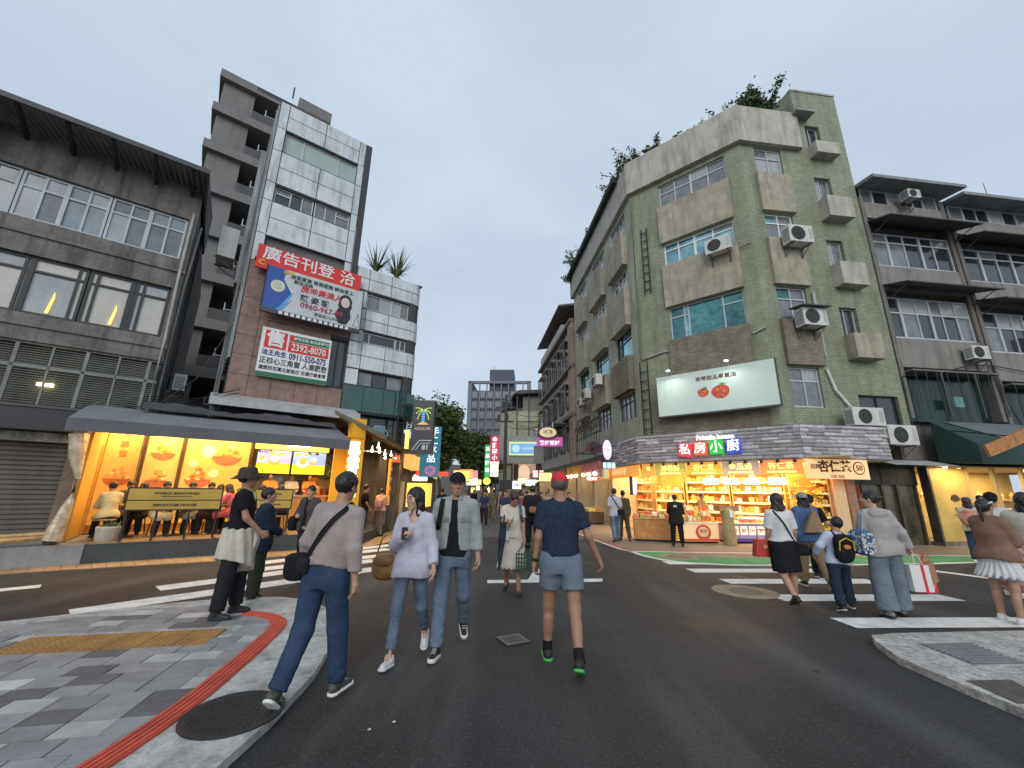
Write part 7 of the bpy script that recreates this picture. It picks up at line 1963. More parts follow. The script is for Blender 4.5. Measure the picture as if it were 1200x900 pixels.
    if bottom and bottom['kind'] == 'skirt':
        ln = bottom.get('len', .5) * k; fl = bottom.get('flare', .08) * k; pl_ = bottom.get('pleat', .006)
        off_y = np.mean([P.J[0][1][1], P.J[1][1][1]])
        def f_sk(p):
            qz = p - P.hip
            zs = np.array([-ln, -.10 * k, .0, .12 * k])
            ang = np.arctan2(qz[:, 1], qz[:, 0])
            d = d_loft(qz, zs, np.array([.17 * k + fl, .175 * k, .17 * k, .145 * k]) * P.b, np.array([.14 * k + fl, .135 * k, .125 * k, .105 * k]) * P.b, np.array([off_y * .45, .0, 0, 0]))
            for i in (0, 1): h_, kn = P.J[i][:2]; d = smin(d, np.maximum(d_cone(p, h_, kn, .095 * k * P.b, .075 * k * P.b), -ln - qz[:, 2]), .09)
            d = d + pl_ * np.sin(ang * bottom.get('n', 14) + 1.5 * np.sin(qz[:, 2] * 9)) * np.clip((-qz[:, 2]) / ln + .2, 0, 1)
            return d
        lo3 = P.hip - np.array([.36, .36, ln + .05]); hi3 = P.hip + np.array([.36, .36, .2])
        mesh_of('skirt', surface_nets(f_sk, lo3, hi3, q), bottom['m'], None, W, t)
    # ---- upper clothes
    if top:
        hem = top.get('hem', -.06) * k; sl = top.get('sleeve', 2.0); off = top.get('off', .016); ez = top.get('ease', .0)
        inner_ = top.get('inner')
        def shirt(p, off_, hem_, sl_, openf=0, sleeve_off=.004):
            ql = P.tl(p)
            zs = np.concatenate([[hem_ - .01], P.bz[P.bz > hem_]])
            axs = np.interp(zs, P.bz, P.bx) + off_ + ez * np.clip((.30 * k - zs) / .35, 0, 1.3); ays = np.interp(zs, P.bz, P.by) + off_ + ez * np.clip((.30 * k - zs) / .35, 0, 1.3)
            zs2, axs2, ays2 = zs[zs <= .545 * k], axs[zs <= .545 * k], ays[zs <= .545 * k]
            d = d_loft(ql, zs2, axs2, ays2)
            for i in (0, 1):
                sgn = (-1, 1)[i]
                d = smin(d, d_cone(p, P.sh[i], P.hip + P.Rt @ np.array([sgn * .045 * k, -.008, .525 * k], np.float32), .044 * k + off_, .026 * k + off_), .05)
                if sl_ > 0:
                    a, e, w_ = P.A[i][:3]; kk = k * (.85 + .15 * P.b) * (.9 if P.sex == 'f' else 1)
                    so_ = off_ + sleeve_off
                    if sl_ <= 1:
                        b1 = a + (e - a) * sl_; dr = ((e - a) / np.linalg.norm(e - a)).astype(np.float32)
                        ds = np.maximum(d_cone(p, a, e, .047 * kk + so_, .047 * kk + so_ + .004), (p - b1) @ dr)
                    else:
                        w2 = e + (w_ - e) * (sl_ - 1); dr = ((w_ - e) / np.linalg.norm(w_ - e)).astype(np.float32)
                        ds = smin(d_cone(p, a, e, .046 * kk + so_, .041 * kk + so_), np.maximum(d_cone(p, e, w2, .044 * kk + so_, .033 * kk + so_), (p - w2) @ dr), .025)
                        ds = ds + .005 * np.sin(75 * ((p - e) @ dr)) * np.exp(-np.linalg.norm(p - e, axis=1) / .07)
                    d = smin(d, ds, .018)
            if hem_ < -.05 * k:
                for i in (0, 1): h_, kn = P.J[i][:2]; d = smin(d, d_cone(p, h_, kn, .090 * k * P.b + off_ + .012, .075 * k * P.b + off_ + .012), .06)
            d = np.maximum(d, hem_ - ql[:, 2] + .012 * np.sin(ql[:, 0] * 14 + 1))
            d = np.maximum(d, -(d_ell(ql, (0, .075 * k, .535 * k), (.062 * k, .11 * k, .115 * k)))) if top.get('vneck') else np.maximum(d, -(d_ell(ql, (0, .018 * k, .58 * k), (.064 * k, .068 * k, .055 * k))))
            if openf: d = np.maximum(d, -np.maximum(np.abs(ql[:, 0] - .01) - openf * (.55 + .9 * np.clip((.35 * k - ql[:, 2]) / .5, 0, 1)), .0 - ql[:, 1]))
            return d + fold(p, top.get('fold', .0055), len(label) * .37, 1.2)
        lo4 = np.min([P.hip + P.Rt @ np.array([0, 0, hem], np.float32), *P.sh, *[a[1] for a in P.A], *[a[2] for a in P.A if sl > 1]], 0) - .14; lo4[0] = min(lo4[0], P.hip[0] - .30); lo4[1] = min(lo4[1], P.hip[1] - .24)
        hi4 = np.max([P.hip, *P.sh, P.neck, *[a[1] for a in P.A], *[a[2] for a in P.A if sl > 1]], 0) + .14; hi4[0] = max(hi4[0], P.hip[0] + .30); hi4[1] = max(hi4[1], P.hip[1] + .24)
        if inner_:
            mesh_of('undershirt', surface_nets(lambda p: shirt(p, .010, -.03 * k, .3), lo4, hi4, q), inner_, None, W, t)
        mesh_of(top.get('name', 'shirt'), surface_nets(lambda p: shirt(p, off, hem, sl, top.get('open', 0) * k), lo4, hi4, q), top['m'], None, W, t)
        if top.get('collar'):
            def f_col(p):
                ql = P.tl(p)
                r = np.sqrt((ql[:, 0] / (.072 * k)) ** 2 + ((ql[:, 1] - .012) / (.075 * k)) ** 2)
                d = np.maximum(np.abs(r - 1 - (.565 * k - ql[:, 2]) * 5) * .07 - .007, np.abs(ql[:, 2] - .55 * k) - .028)
                return np.maximum(d, np.minimum(.035 - np.abs(ql[:, 0]), ql[:, 1] - .02) if top.get('open') or top.get('vneck') else -1)
            c = P.hip + P.Rt @ np.array([0, 0, .55 * k], np.float32)
            mesh_of('collar', surface_nets(f_col, c - .15, c + .15, min(q, .011)), top.get('collar'), None, W, t)
        if top.get('hood'):
            def f_hood(p):
                ql = P.tl(p); return d_ell(ql, (0, -.095 * k, .49 * k), (.13 * k, .05 * k, .085 * k)) + fold(p, .008, 3)
            c = P.hip + P.Rt @ np.array([0, -.1 * k, .49 * k], np.float32)
            mesh_of('hood', surface_nets(f_hood, c - .2, c + .2, q), top['m'], None, W, t)
    # ---- shoes
    if shoes:
        for i in (0, 1):
            an, fd, fu = P.J[i][2:5]; rt = np.cross(fd, fu)
            R3 = np.stack([rt, fd, fu], 1).astype(np.float32)
            base = an - fu * .085 * k
            def loc(p): return ((p - base) @ R3) / k
            def f_shoe(p):
                u = loc(p)
                d = d_cone(u, (0, -.035, .045), (0, .13, .026), .037, .030)
                d = smin(d, d_cone(u, (0, -.02, .05), (0, .0, .085), .038, .044), .03)
                if shoes[0] == 'sandal': d = np.maximum(d, -(np.sin(u[:, 1] * 75) * .02 + .004)); d = np.maximum(d, u[:, 2] - .075)
                if shoes[0] == 'flat': d = np.maximum(d, -(d_ell(u, (0, .02, .10), (.034, .07, .05))))
                return np.maximum(d, .006 - u[:, 2]) * k
            def f_sole(p):
                u = loc(p); r = d_cone(u * np.array([1, 1, 0], np.float32), (0, -.035, 0), (0, .135, 0), .044, .040)
                return np.maximum(np.maximum(r, u[:, 2] - (.034 if shoes[0] == 'chunky' else .022)), -.002 - u[:, 2]) * k
            c = base + fd * .05 * k + fu * .05 * k; hh = .0085 if fine else q * .65
            so_ = mesh_of('shoe', surface_nets(f_shoe, c - .2, c + .2, hh), shoes[1], None, W, t)
            mesh_of('sole', surface_nets(f_sole, c - .2, c + .2, hh), shoes[2], None, W, so_)
            if len(shoes) > 3 and fine:          # laces / sock
                q2 = MB()
                for kk in range(4):
                    yy = .045 + .022 * kk; zz = .083 - .011 * kk
                    a_, b_ = [base + R3 @ (np.array([sx * .02, yy, zz], np.float32) * k) for sx in (-1, 1)]
                    q2.tube([a_, base + R3 @ (np.array([0, yy, zz + .006], np.float32) * k), b_], .0035, 4)
                q2.build('laces', shoes[3], so_, W)
    return t, W, P

# ---- carried things
def strap_pts(P, z_top, z_bot, side, off=.03, n=26):
    """closed loop round the torso from one shoulder (side -1/1) to the opposite hip, in person space"""
    out = []; k = P.k; m_ = n // 2
    def pt(t, fb):
        x_ = side * (.105 - .275 * t) * k; zz = z_top + (z_bot - z_top) * t
        ax = np.interp(zz, P.bz, P.bx) + off; ay = np.interp(zz, P.bz, P.by) + off
        y_ = max(ay * math.sqrt(max(0, 1 - (x_ / ax) ** 2)), (.062 * k + off) * (1 - t))
        if abs(x_) > ax: x_ = math.copysign(ax, x_)
        return tuple(P.hip + P.Rt @ np.array([x_, fb * y_, zz], np.float32))
    top = tuple(P.hip + P.Rt @ np.array([side * .108 * k, -.005, .535 * k + off], np.float32))
    return [pt(1 - j / m_, -1) for j in range(m_ + 1)] + [top] + [pt(j / m_, 1) for j in range(m_ + 1)]
def flat_strap(mb, pts, w, t_=.006):
    """a ribbon following pts, its width across the run and tangent to the body"""
    pts = [Vector(p) for p in pts]; c = sum(pts, Vector()) / len(pts)
    for a, b in zip(pts, pts[1:]):
        d = (b - a).normalized(); n_ = (((a + b) / 2) - c); n_ = (n_ - d * n_.dot(d)).normalized(); s_ = d.cross(n_) * w / 2
        mb.quad(a - s_ + n_ * t_, a + s_ + n_ * t_, b + s_ + n_ * t_, b - s_ + n_ * t_); mb.quad(a - s_, b - s_, b + s_, a + s_)
        mb.quad(a - s_, a - s_ + n_ * t_, b - s_ + n_ * t_, b - s_); mb.quad(a + s_, b + s_, b + s_ + n_ * t_, a + s_ + n_ * t_)
    return mb
def patch(P, x0, x1, z0, z1, side, off, m_, parent, W, name):
    q = MB(); n = 5
    def pt(x, z, o):
        ax, ay = np.interp(z, P.bz, P.bx) + off, np.interp(z, P.bz, P.by) + off
        return tuple(P.hip + P.Rt @ np.array([x, side * (ay * math.sqrt(max(.02, 1 - (x / ax) ** 2)) + o), z], np.float32))
    x0, x1, z0, z1 = [v * P.k for v in (x0, x1, z0, z1)]
    for i in range(n):
        for j in range(n):
            a, b = x0 + (x1 - x0) * i / n, x0 + (x1 - x0) * (i + 1) / n; c, d = z0 + (z1 - z0) * j / n, z0 + (z1 - z0) * (j + 1) / n
            q.quad(pt(a, c, .003), pt(b, c, .003), pt(b, d, .003), pt(a, d, .003))
    return q.build(name, m_, parent, W, smooth=60)
def soft_bag(name, part, W, c, r, m_, parent, seed=1, sq=4.0, q=.012, fld=.006, rot=0.0):
    """slouchy bag body: rounded box field with folds"""
    c = np.array(c, np.float32); r = np.array(r, np.float32); Rz = rotm(rot, 'Z')
    def f(p):
        u = ((p - c) @ Rz) / r
        return (np.power(np.sum(np.abs(u) ** sq, 1), 1 / sq) - 1) * float(min(r)) + fold(p * 1.6, fld, seed)
    m2 = float(max(r)) * 1.25 + .02
    return mesh_of(part, surface_nets(f, c - m2, c + m2, q), m_, None, W, parent)
# ================================================================== PEOPLE
DEN = mat('denim_blue', (.032, .055, .105), rough=.9, var=.22, scale=5, spec=.12, ridge=.4)
DEN_L = mat('denim_washed', (.115, .155, .21), rough=.9, var=.3, scale=5, spec=.12, ridge=.4)
DEN_G = mat('denim_greyblue', (.15, .185, .215), rough=.9, var=.22, scale=5, spec=.12, ridge=.4)
C_BLK = cloth('black', (.014, .014, .016)); C_BLK2 = cloth('soft_black', (.020, .020, .024)); C_NAVY = cloth('navy', (.018, .026, .045), var=.3)
C_CREAM = cloth('cream', (.48, .45, .38)); C_WHITE = cloth('white', (.55, .55, .55)); SOLEW = mat('white_sole', (.65, .65, .63), rough=.6, var=.08)
S_BLK = mat('shoe_black', (.013, .013, .014), rough=.6, var=.2); S_WHT = mat('shoe_white', (.62, .62, .62), rough=.6, var=.06)
LEATHER = mat('tan_leather', (.27, .145, .04), rough=.45, var=.25, scale=10, bump=.3, bscale=60)

# 1 man in the bucket hat
P = Person(1.76, 'm', 1.02, lean=0, head=(18, 4, 0), legs=((6, 5, 4), (-3, 5, 2)), arms=((8, 7, 14, 15), (22, 8, 30, 38)), grip=(.5, .55))
C_OLIVE = cloth('olive_hat', (.055, .047, .038))
t, W, _ = build_person('man in olive bucket hat and black tee with cream shirt tied round his waist', -3.45, 5.5, -72, P, z=.07, skin='tan', hair=('short', 'black'),
    top=dict(kind='tee', m=C_BLK, sleeve=.62, hem=.0, ease=.0), bottom=dict(kind='trousers', m=C_BLK2, ease=.022), shoes=('chunky', S_BLK, S_BLK, S_BLK), hat=('bucket', C_OLIVE), extras=('moustache',))
def f_wrap(p, P=P):
    ql = p - P.hip; k = P.k
    ang = np.arctan2(ql[:, 1], ql[:, 0])
    low = -.36 - .10 * np.cos(ang - 2.6)
    d = d_loft(ql, np.array([-.50, -.3, -.05, .08]) , np.array([.25, .25, .235, .21]), np.array([.21, .21, .19, .17])) + .010 * np.sin(ang * 11 + 8 * ql[:, 2])
    d = np.maximum(d, low - ql[:, 2])
    return d
mesh_of('tied_shirt', surface_nets(f_wrap, P.hip - .52, P.hip + np.array([.3, .3, .12]), .013), C_CREAM, None, W, t)
q = MB(); h0 = P.hip
q.tube([h0 + np.array([.03, .165, .04]), h0 + np.array([.06, .21, -.05]), h0 + np.array([.07, .20, -.22])], [.03, .03, .018], 7).tube([h0 + np.array([-.02, .165, .04]), h0 + np.array([-.03, .21, -.08]), h0 + np.array([-.02, .20, -.34])], [.03, .03, .018], 7)
q.tube([h0 + np.array([-.04, .165, .045]), h0 + np.array([.05, .175, .045])], .035, 7)
q.build('knotted_sleeves', C_CREAM, t, W, smooth=60)
q = MB(); n0 = P.neck
q.tube([n0 + np.array([.085 * math.cos(a), .085 * math.sin(a) + .01, -.01 + .012 * math.sin(3 * a)]) for a in np.linspace(0, 6.28, 20)], .024, 7)
q.tube([n0 + np.array([.02, .10, -.02]), n0 + np.array([.05, .14, -.10]), n0 + np.array([.03, .135, -.19])], [.022, .02, .012], 6).tube([n0 + np.array([-.01, .10, -.02]), n0 + np.array([-.02, .14, -.12])], [.022, .012], 6)
q.build('bandana', cloth('bandana', (.30, .28, .14), var=.8), t, W, smooth=60)
# 2 companion
P = Person(1.58, 'f', 1.12, lean=3, head=(-10, 6, 0), legs=((4, 4, 4), (0, 4, 2)), arms=((14, 10, 55, 30), (16, 10, 55, 30)))
build_person('shorter person in a dark navy jacket and dark green trousers behind the bucket hat man', -3.72, 6.45, -50, P, z=.0, skin='mid', hair=('short', 'black'),
    top=dict(kind='jacket', name='jacket', m=C_NAVY, sleeve=1.9, hem=-.16, off=.028, ease=.03), bottom=dict(kind='trousers', m=cloth('dark_green', (.028, .034, .024)), ease=.024), shoes=('chunky', S_BLK, S_BLK))
# 3 man in grey-pink long sleeve
P = Person(1.70, 'm', 1.10, lean=4, side=5, head=(-6, 0, 0), legs=((-9, 1, 20), (10, 3, 3)), arms=((-4, 12, 34, 10), (-6, 12, 12, -5)), foot=(40, -4), grip=(.8, .45))
C_MAUVE = cloth('grey_mauve', (.30, .255, .24))
build_person('man from behind in grey mauve long sleeves and blue jeans, stepping off the kerb', -1.50, 3.62, -14, P, q=.0145, skin='mid', hair=('short', 'black'),
    top=dict(kind='tee', m=C_MAUVE, sleeve=1.96, hem=.045, off=.014, ease=.018, fold=.006), bottom=dict(kind='trousers', m=DEN, ease=.008), shoes=('sneaker', mat('shoe_dark_lime', (.055, .06, .045), rough=.7, var=.7, scale=30), SOLEW, SOLEW))
W = T(-1.50, 3.62, 0, math.radians(-14))
bag = thing('crossbody_bag', 'black crossbody camera bag at the left hip of the man in grey mauve', 'bag', W)
soft_bag('b', 'pouch', W, P.hip + np.array([-.20, -.06, .03]), (.125, .06, .105), C_BLK, bag, 2, rot=.5)
soft_bag('b', 'front_pocket', W, P.hip + np.array([-.12, -.135, .05]), (.05, .035, .06), C_BLK2, bag, 3)
flat_strap(MB(), strap_pts(P, .50 * P.k, .03 * P.k, 1, .028), .042).build('strap', C_BLK, bag, W)
bt2 = thing('water_bottle', 'grey bottle held in the left hand of the man in grey mauve', 'bottle', W)
hp = P.handpos(0)
MB().lathe([(.034, -.16), (.036, -.14), (.036, .02), (.02, .05), (.02, .08)], 14, tuple(hp + np.array([.0, .02, -.03]))).build('flask', mat('grey_flask', (.10, .105, .115), rough=.4, var=.15), bt2, W, smooth=40)
# 4 woman in lavender shirt
P = Person(1.63, 'f', .93, lean=-1, head=(-38, -4, 0), legs=((-14, 3, 24), (15, 3, 3)), arms=((6, 14, 22, 0), (10, 10, 118, 30)), foot=(32, -6), grip=(.4, .6))
C_LAV = cloth('lavender_stripe', (.46, .45, .53))
build_person('woman in a pale lavender shirt and jeans looking aside at the denim jacket man', -.99, 4.48, 178, P, q=.0145, skin='fair', hair=('long', 'black'),
    top=dict(kind='shirt', m=C_LAV, sleeve=1.85, hem=-.12, off=.02, ease=.04, vneck=True, collar=C_LAV, fold=.009), bottom=dict(kind='trousers', m=DEN_L, ease=.0, crop=.16), shoes=('flat', S_WHT, S_WHT))
W = T(-.99, 4.48, 0, math.radians(178))
q = MB()
for s in (-1, 1):
    c = P.hc + P.Rh @ (np.array([s * .032, .104, .010], np.float32) * P.hk)
    ring = [c + P.Rh @ (np.array([.022 * math.cos(a), .0, .019 * math.sin(a)], np.float32)) for a in np.linspace(0, 6.28, 13)]
    q.tube(ring, .0018, 4)
patch(P, -.018, .018, -.10, .40, 1, .034, mat('lavender_placket', (.40, .39, .48), var=.05), [o for o in bpy.data.objects if o.get('label', '').startswith('woman in a pale lavender')][0], W, 'placket')
q.build('glasses', BLACK, [o for o in bpy.data.objects if o.get('label', '').startswith('woman in a pale lavender')][0], W)
bag = thing('bucket_bag', 'tan leather bucket bag hanging at the side of the woman in lavender', 'bag', W)
bc = P.hip + np.array([.27, .02, -.02])
soft_bag('b', 'pouch', W, bc, (.135, .09, .125), LEATHER, bag, 5, sq=2.6, fld=.008)
soft_bag('b', 'flap', W, bc + np.array([0, .05, .06]), (.10, .055, .06), mat('tan_leather_dark', (.20, .10, .03), rough=.5, var=.2), bag, 6, sq=2.6)
q = MB(); q.tube([bc + np.array([-.10, 0, .10]), bc + np.array([-.09, 0, .24]), bc + np.array([-.02, 0, .34]), bc + np.array([.06, 0, .26]), bc + np.array([.10, 0, .10])], .008, 6); q.build('handle', LEATHER, bag, W, smooth=60)
ph = thing('phone', 'dark phone held up in the hand of the woman in lavender', 'phone', W)
hp = P.handpos(1); MB().box(hp[0] - .015, hp[0] + .045, hp[1] - .004, hp[1] + .006, hp[2] - .08, hp[2] + .04).build('case', BLACK, ph, W)
# 5 man in denim jacket
P = Person(1.80, 'm', 1.0, lean=0, head=(8, 0, 0), legs=((-15, 3, 24), (14, 3, 3)), arms=((-4, 10, 20, 5), (4, 10, 18, 5)), foot=(26, -4), grip=(.55, .55))
C_SAGE = mat('sage_denim', (.28, .31, .30), rough=.9, var=.16, scale=9, spec=.12, ridge=.4)
t, W, _ = build_person('man in a black cap and open sage denim jacket over a black shirt', -.60, 4.72, 184, P, q=.0145, skin='mid', hair=('short', 'grey'),
    top=dict(kind='jacket', name='jacket', m=C_SAGE, sleeve=1.95, hem=.035, off=.024, ease=.012, open=.06, inner=C_BLK, collar=C_SAGE), bottom=dict(kind='trousers', m=DEN_L, ease=.006), shoes=('chunky', S_BLK, SOLEW, SOLEW), hat=('cap', C_BLK), extras=('moustache',))
kk = P.k
for s in (-1, 1):
    q = MB(); x0 = s * .115 * kk
    c = lambda a, z: tuple(P.hip + P.Rt @ np.array([a, np.interp(z, P.bz, P.by) * math.sqrt(max(.05, 1 - (a / (np.interp(z, P.bz, P.bx) + .03)) ** 2)) + .040, z], np.float32))
    q.quad(c(x0 - .05, .36 * kk), c(x0 + .05, .36 * kk), c(x0 + .05, .315 * kk), c(x0 - .05, .315 * kk)); q.build('pocket_flap', mat('sage_dark', (.16, .19, .175), var=.2), t, W)
bag = thing('backpack', 'black backpack strap over the shoulder of the man in the denim jacket', 'bag', W)
soft_bag('b', 'pack', W, P.hip + np.array([.02, -.24, .28]), (.15, .09, .2), C_BLK, bag, 4)
q = MB(); flat_strap(q, [P.hip + P.Rt @ np.array(v, np.float32) for v in ((.13, -.14, .46), (.14, -.06, .56), (.145, .07, .55), (.155, .15, .42), (.175, .13, .28), (.20, .02, .2), (.17, -.16, .16))], .05); q.build('strap', C_BLK, bag, W)
# 6 woman in the beige dress
P = Person(1.60, 'f', 1.02, lean=6, head=(22, -30, 0), legs=((12, 3, 6), (-10, 3, 16)), arms=((10, 8, 18, 0), (24, 6, 92, 22)), foot=(0, 22), grip=(.9, .8))
C_BEIGE = cloth('beige_dress', (.52, .47, .41))
build_person('woman in a beige dress and sandals looking down beside a furled umbrella', .05, 7.2, 176, P, skin='tan', hair=('short', 'brown'),
    top=dict(kind='dress', name='dress', m=C_BEIGE, sleeve=.55, hem=-.02, off=.02, ease=.02), bottom=dict(kind='skirt', m=C_BEIGE, len=.52, flare=.10, pleat=.012, n=18), shoes=('sandal', mat('sandal_brown', (.06, .035, .025), var=.3), S_BLK))
W = T(.05, 7.2, 0, math.radians(176))
um = thing('umbrella', 'dark furled umbrella hanging beside the woman in the beige dress', 'umbrella', W)
hp = P.handpos(1) + np.array([.06, -.04, 0])
q = MB().tube([hp + np.array([.03, .0, -.02]), hp + np.array([.05, .0, -.25]), hp + np.array([.08, 0, -.62]), hp + np.array([.09, 0, -.74])], [.05, .06, .03, .008], 9); q.build('canopy', cloth('umbrella', (.03, .04, .055), var=.5), um, W, smooth=60)
MB().tube([hp + np.array([.02, 0, .1]), hp + np.array([.03, 0, -.02])], .012, 6).build('handle', BLACK, um, W)
bk = thing('basket', 'dark green open weave basket carried by the woman in the beige dress', 'basket', W)
bp = P.handpos(0) + np.array([-.04, .02, -.12])
GRN = mat('basket_green', (.03, .075, .05), rough=.6, var=.2)
q = MB()
for k_ in range(5): z_ = bp[2] - .26 + .06 * k_; q.tube([(bp[0] - .17, bp[1] - .1, z_), (bp[0] + .17, bp[1] - .1, z_), (bp[0] + .17, bp[1] + .1, z_), (bp[0] - .17, bp[1] + .1, z_), (bp[0] - .17, bp[1] - .1, z_)], .009, 4)
for k_ in range(9):
    for yy in (-.1, .1): xx = bp[0] - .17 + .0425 * k_; q.tube([(xx, bp[1] + yy, bp[2] - .27), (xx, bp[1] + yy, bp[2])], .009, 4)
q.build('weave', GRN, bk, W)
MB().box(bp[0] - .16, bp[0] + .16, bp[1] - .09, bp[1] + .09, bp[2] - .27, bp[2] - .25).build('bottom', GRN, bk, W)
MB().tube([bp + np.array([-.15, 0, 0]), bp + np.array([-.06, 0, .12]), bp + np.array([.06, 0, .12]), bp + np.array([.15, 0, 0])], .01, 6).build('handle', GRN, bk, W)
ph = thing('phone', 'white phone pouch on a cord in front of the woman in the beige dress', 'phone', W)
c = P.hip + np.array([.08, .19, .03]); MB().box(c[0] - .035, c[0] + .035, c[1] - .008, c[1] + .008, c[2] - .07, c[2] + .07).build('pouch', S_WHT, ph, W)
MB().tube([P.neck + np.array([-.06, .03, -.02]), P.hip + np.array([-.02, .16, .3]), c + np.array([0, 0, .07])], .006, 5).build('cord', C_BLK, ph, W)
ph = thing('backpack', 'dark blue shoulder strap bag worn by the woman in the beige dress', 'bag', W)
soft_bag('b', 'pack', W, P.hip + np.array([-.04, -.2, .26]), (.13, .08, .16), C_NAVY, ph, 3)
q = MB(); flat_strap(q, [P.hip + P.Rt @ np.array(v, np.float32) for v in ((-.11, -.13, .44), (-.125, -.02, .55), (-.13, .10, .50), (-.145, .13, .36), (-.17, .06, .24))], .05); q.build('strap', mat('strap_blue', (.06, .09, .13)), ph, W)
# 7 man in the red cap
P = Person(1.80, 'm', 1.04, lean=2, head=(2, 0, 0), legs=((13, 4, 6), (-9, 4, 26)), arms=((-2, 9, 12, 0), (-8, 20, 26, -12)), foot=(-2, 24), grip=(.6, .5))
C_NVT = mat('navy_heather', (.022, .032, .055), rough=.85, var=.25, scale=30, spec=.12, ridge=.4)
t, W, _ = build_person('man from behind in red cap, navy tee, slate shorts and green soled shoes', .52, 4.40, -4, P, q=.0145, skin='tan', hair=('short', 'grey'),
    top=dict(kind='tee', m=C_NVT, sleeve=.72, hem=.02, off=.014, ease=.012, fold=.005), bottom=dict(kind='shorts', m=cloth('slate_shorts', (.14, .17, .21)), ease=.010, len=.60),
    shoes=('sneaker', S_BLK, mat('neon_green_sole', (.08, .45, .09), rough=.6, var=.1)), hat=('cap', mat('red_cap', (.55, .02, .03), rough=.8, var=.1)))
for i in (0, 1):
    an, kn = P.J[i][2], P.J[i][1]; d_ = (kn - an) / np.linalg.norm(kn - an)
    MB().tube([an - d_ * .02, an + d_ * .09], [.05, .046], 14).build('sock', C_BLK, t, W, smooth=60)
w_, fa = P.A[0][2], P.A[0][3]
MB().tube([w_ - fa * .045, w_ - fa * .015], [.034, .033], 12).build('watch', S_BLK, t, W, smooth=60)
# 8 woman with the red bag
P = Person(1.63, 'f', 1.10, lean=2, head=(4, 0, 0), legs=((-12, 3, 34), (10, 3, 4)), arms=((2, 10, 25, 8), (0, 10, 22, 10)), foot=(26, 0), grip=(.8, .5))
t, W, _ = build_person('woman from behind in a white top and black skirt with a red handbag', 4.26, 6.72, -6, P, skin='mid', hair=('bob', 'brown'),
    top=dict(kind='tee', m=C_WHITE, sleeve=.85, hem=.045, off=.018, ease=.02), bottom=dict(kind='skirt', m=C_BLK, len=.40, flare=.03, pleat=.006, n=9), shoes=('flat', S_BLK, S_BLK))
bag = thing('handbag', 'boxy red handbag hanging at the left side of the woman in the black skirt', 'bag', W)
REDB = mat('red_leather', (.42, .035, .03), rough=.45, var=.12)
c = P.handpos(0) + np.array([.0, .0, .04])
MB().prism([(c[0] - .17, c[2] - .16), (c[0] + .17, c[2] - .16), (c[0] + .13, c[2] + .1), (c[0] - .13, c[2] + .1)], c[1] - .07, c[1] + .07, 'y').build('body', REDB, bag, W)
MB().tube([c + np.array([-.1, 0, .1]), c + np.array([-.08, 0, .24]), c + np.array([.08, 0, .24]), c + np.array([.1, 0, .1])], .009, 6).build('handle', REDB, bag, W, smooth=60)
MB().box(c[0] - .04, c[0] + .02, c[1] - .076, c[1] - .071, c[2] - .03, c[2] + .02).build('clasp', mat('gold_clasp', (.6, .4, .2), metal=.6), bag, W)
bag = thing('crossbody_bag', 'black crossbody bag at the right hip of the woman in the black skirt', 'bag', W)
soft_bag('b', 'pouch', W, P.hip + np.array([.24, -.04, -.07]), (.10, .05, .085), C_BLK, bag, 2)
flat_strap(MB(), strap_pts(P, .50 * P.k, -.03 * P.k, -1, .034), .022).build('strap', C_BLK, bag, W)
# 9 woman with a denim jacket and tan bag
P = Person(1.66, 'f', 1.02, lean=3, head=(-6, 2, 0), legs=((14, 3, 4), (-12, 3, 24)), arms=((5, 9, 20, 5), (5, 9, 20, 5)), foot=(0, 30))
t, W, _ = build_person('woman from behind in grey cap, blue denim jacket and khaki trousers', 5.5, 7.9, -12, P, skin='mid', hair=('long', 'black'),
    top=dict(kind='jacket', name='jacket', m=mat('bright_denim', (.06, .11, .24), rough=.9, var=.25, scale=6), sleeve=1.9, hem=-.10, off=.026, ease=.03), bottom=dict(kind='trousers', m=cloth('khaki', (.28, .20, .11)), ease=.016), shoes=('sneaker', S_BLK, SOLEW), hat=('cap_back', cloth('cap_grey', (.25, .25, .24))))
bag = thing('sling_bag', 'tan triangular sling bag across the back of the woman in denim', 'bag', W)
q = MB(); c = P.hip + np.array([.02, -.17, .25])
q.prism([(c[0] - .16, c[2] - .17), (c[0] + .16, c[2] - .15), (c[0] + .05, c[2] + .2), (c[0] + .0, c[2] + .21)], c[1] - .09, c[1] + .0, 'y'); q.build('body', cloth('tan_canvas', (.30, .20, .12)), bag, W)
flat_strap(MB(), strap_pts(P, .50 * P.k, .05 * P.k, 1, .036), .03).build('strap', cloth('tan_canvas', (.30, .20, .12)), bag, W)
# 10 person in black cap
P = Person(1.62, 'm', 1.0, head=(60, 4, 0), legs=((10, 3, 8), (-8, 3, 14)), arms=((10, 8, 40, 20), (14, 14, 60, -20)))
build_person('person in a black cap and black top half hidden behind the woman in denim', 6.25, 8.8, -60, P, q=.024, skin='mid', hair=('short', 'black'), top=dict(kind='tee', m=C_BLK, sleeve=.8, hem=-.08), bottom=dict(kind='trousers', m=C_BLK2), shoes=('sneaker', S_BLK, SOLEW), hat=('cap', C_BLK))
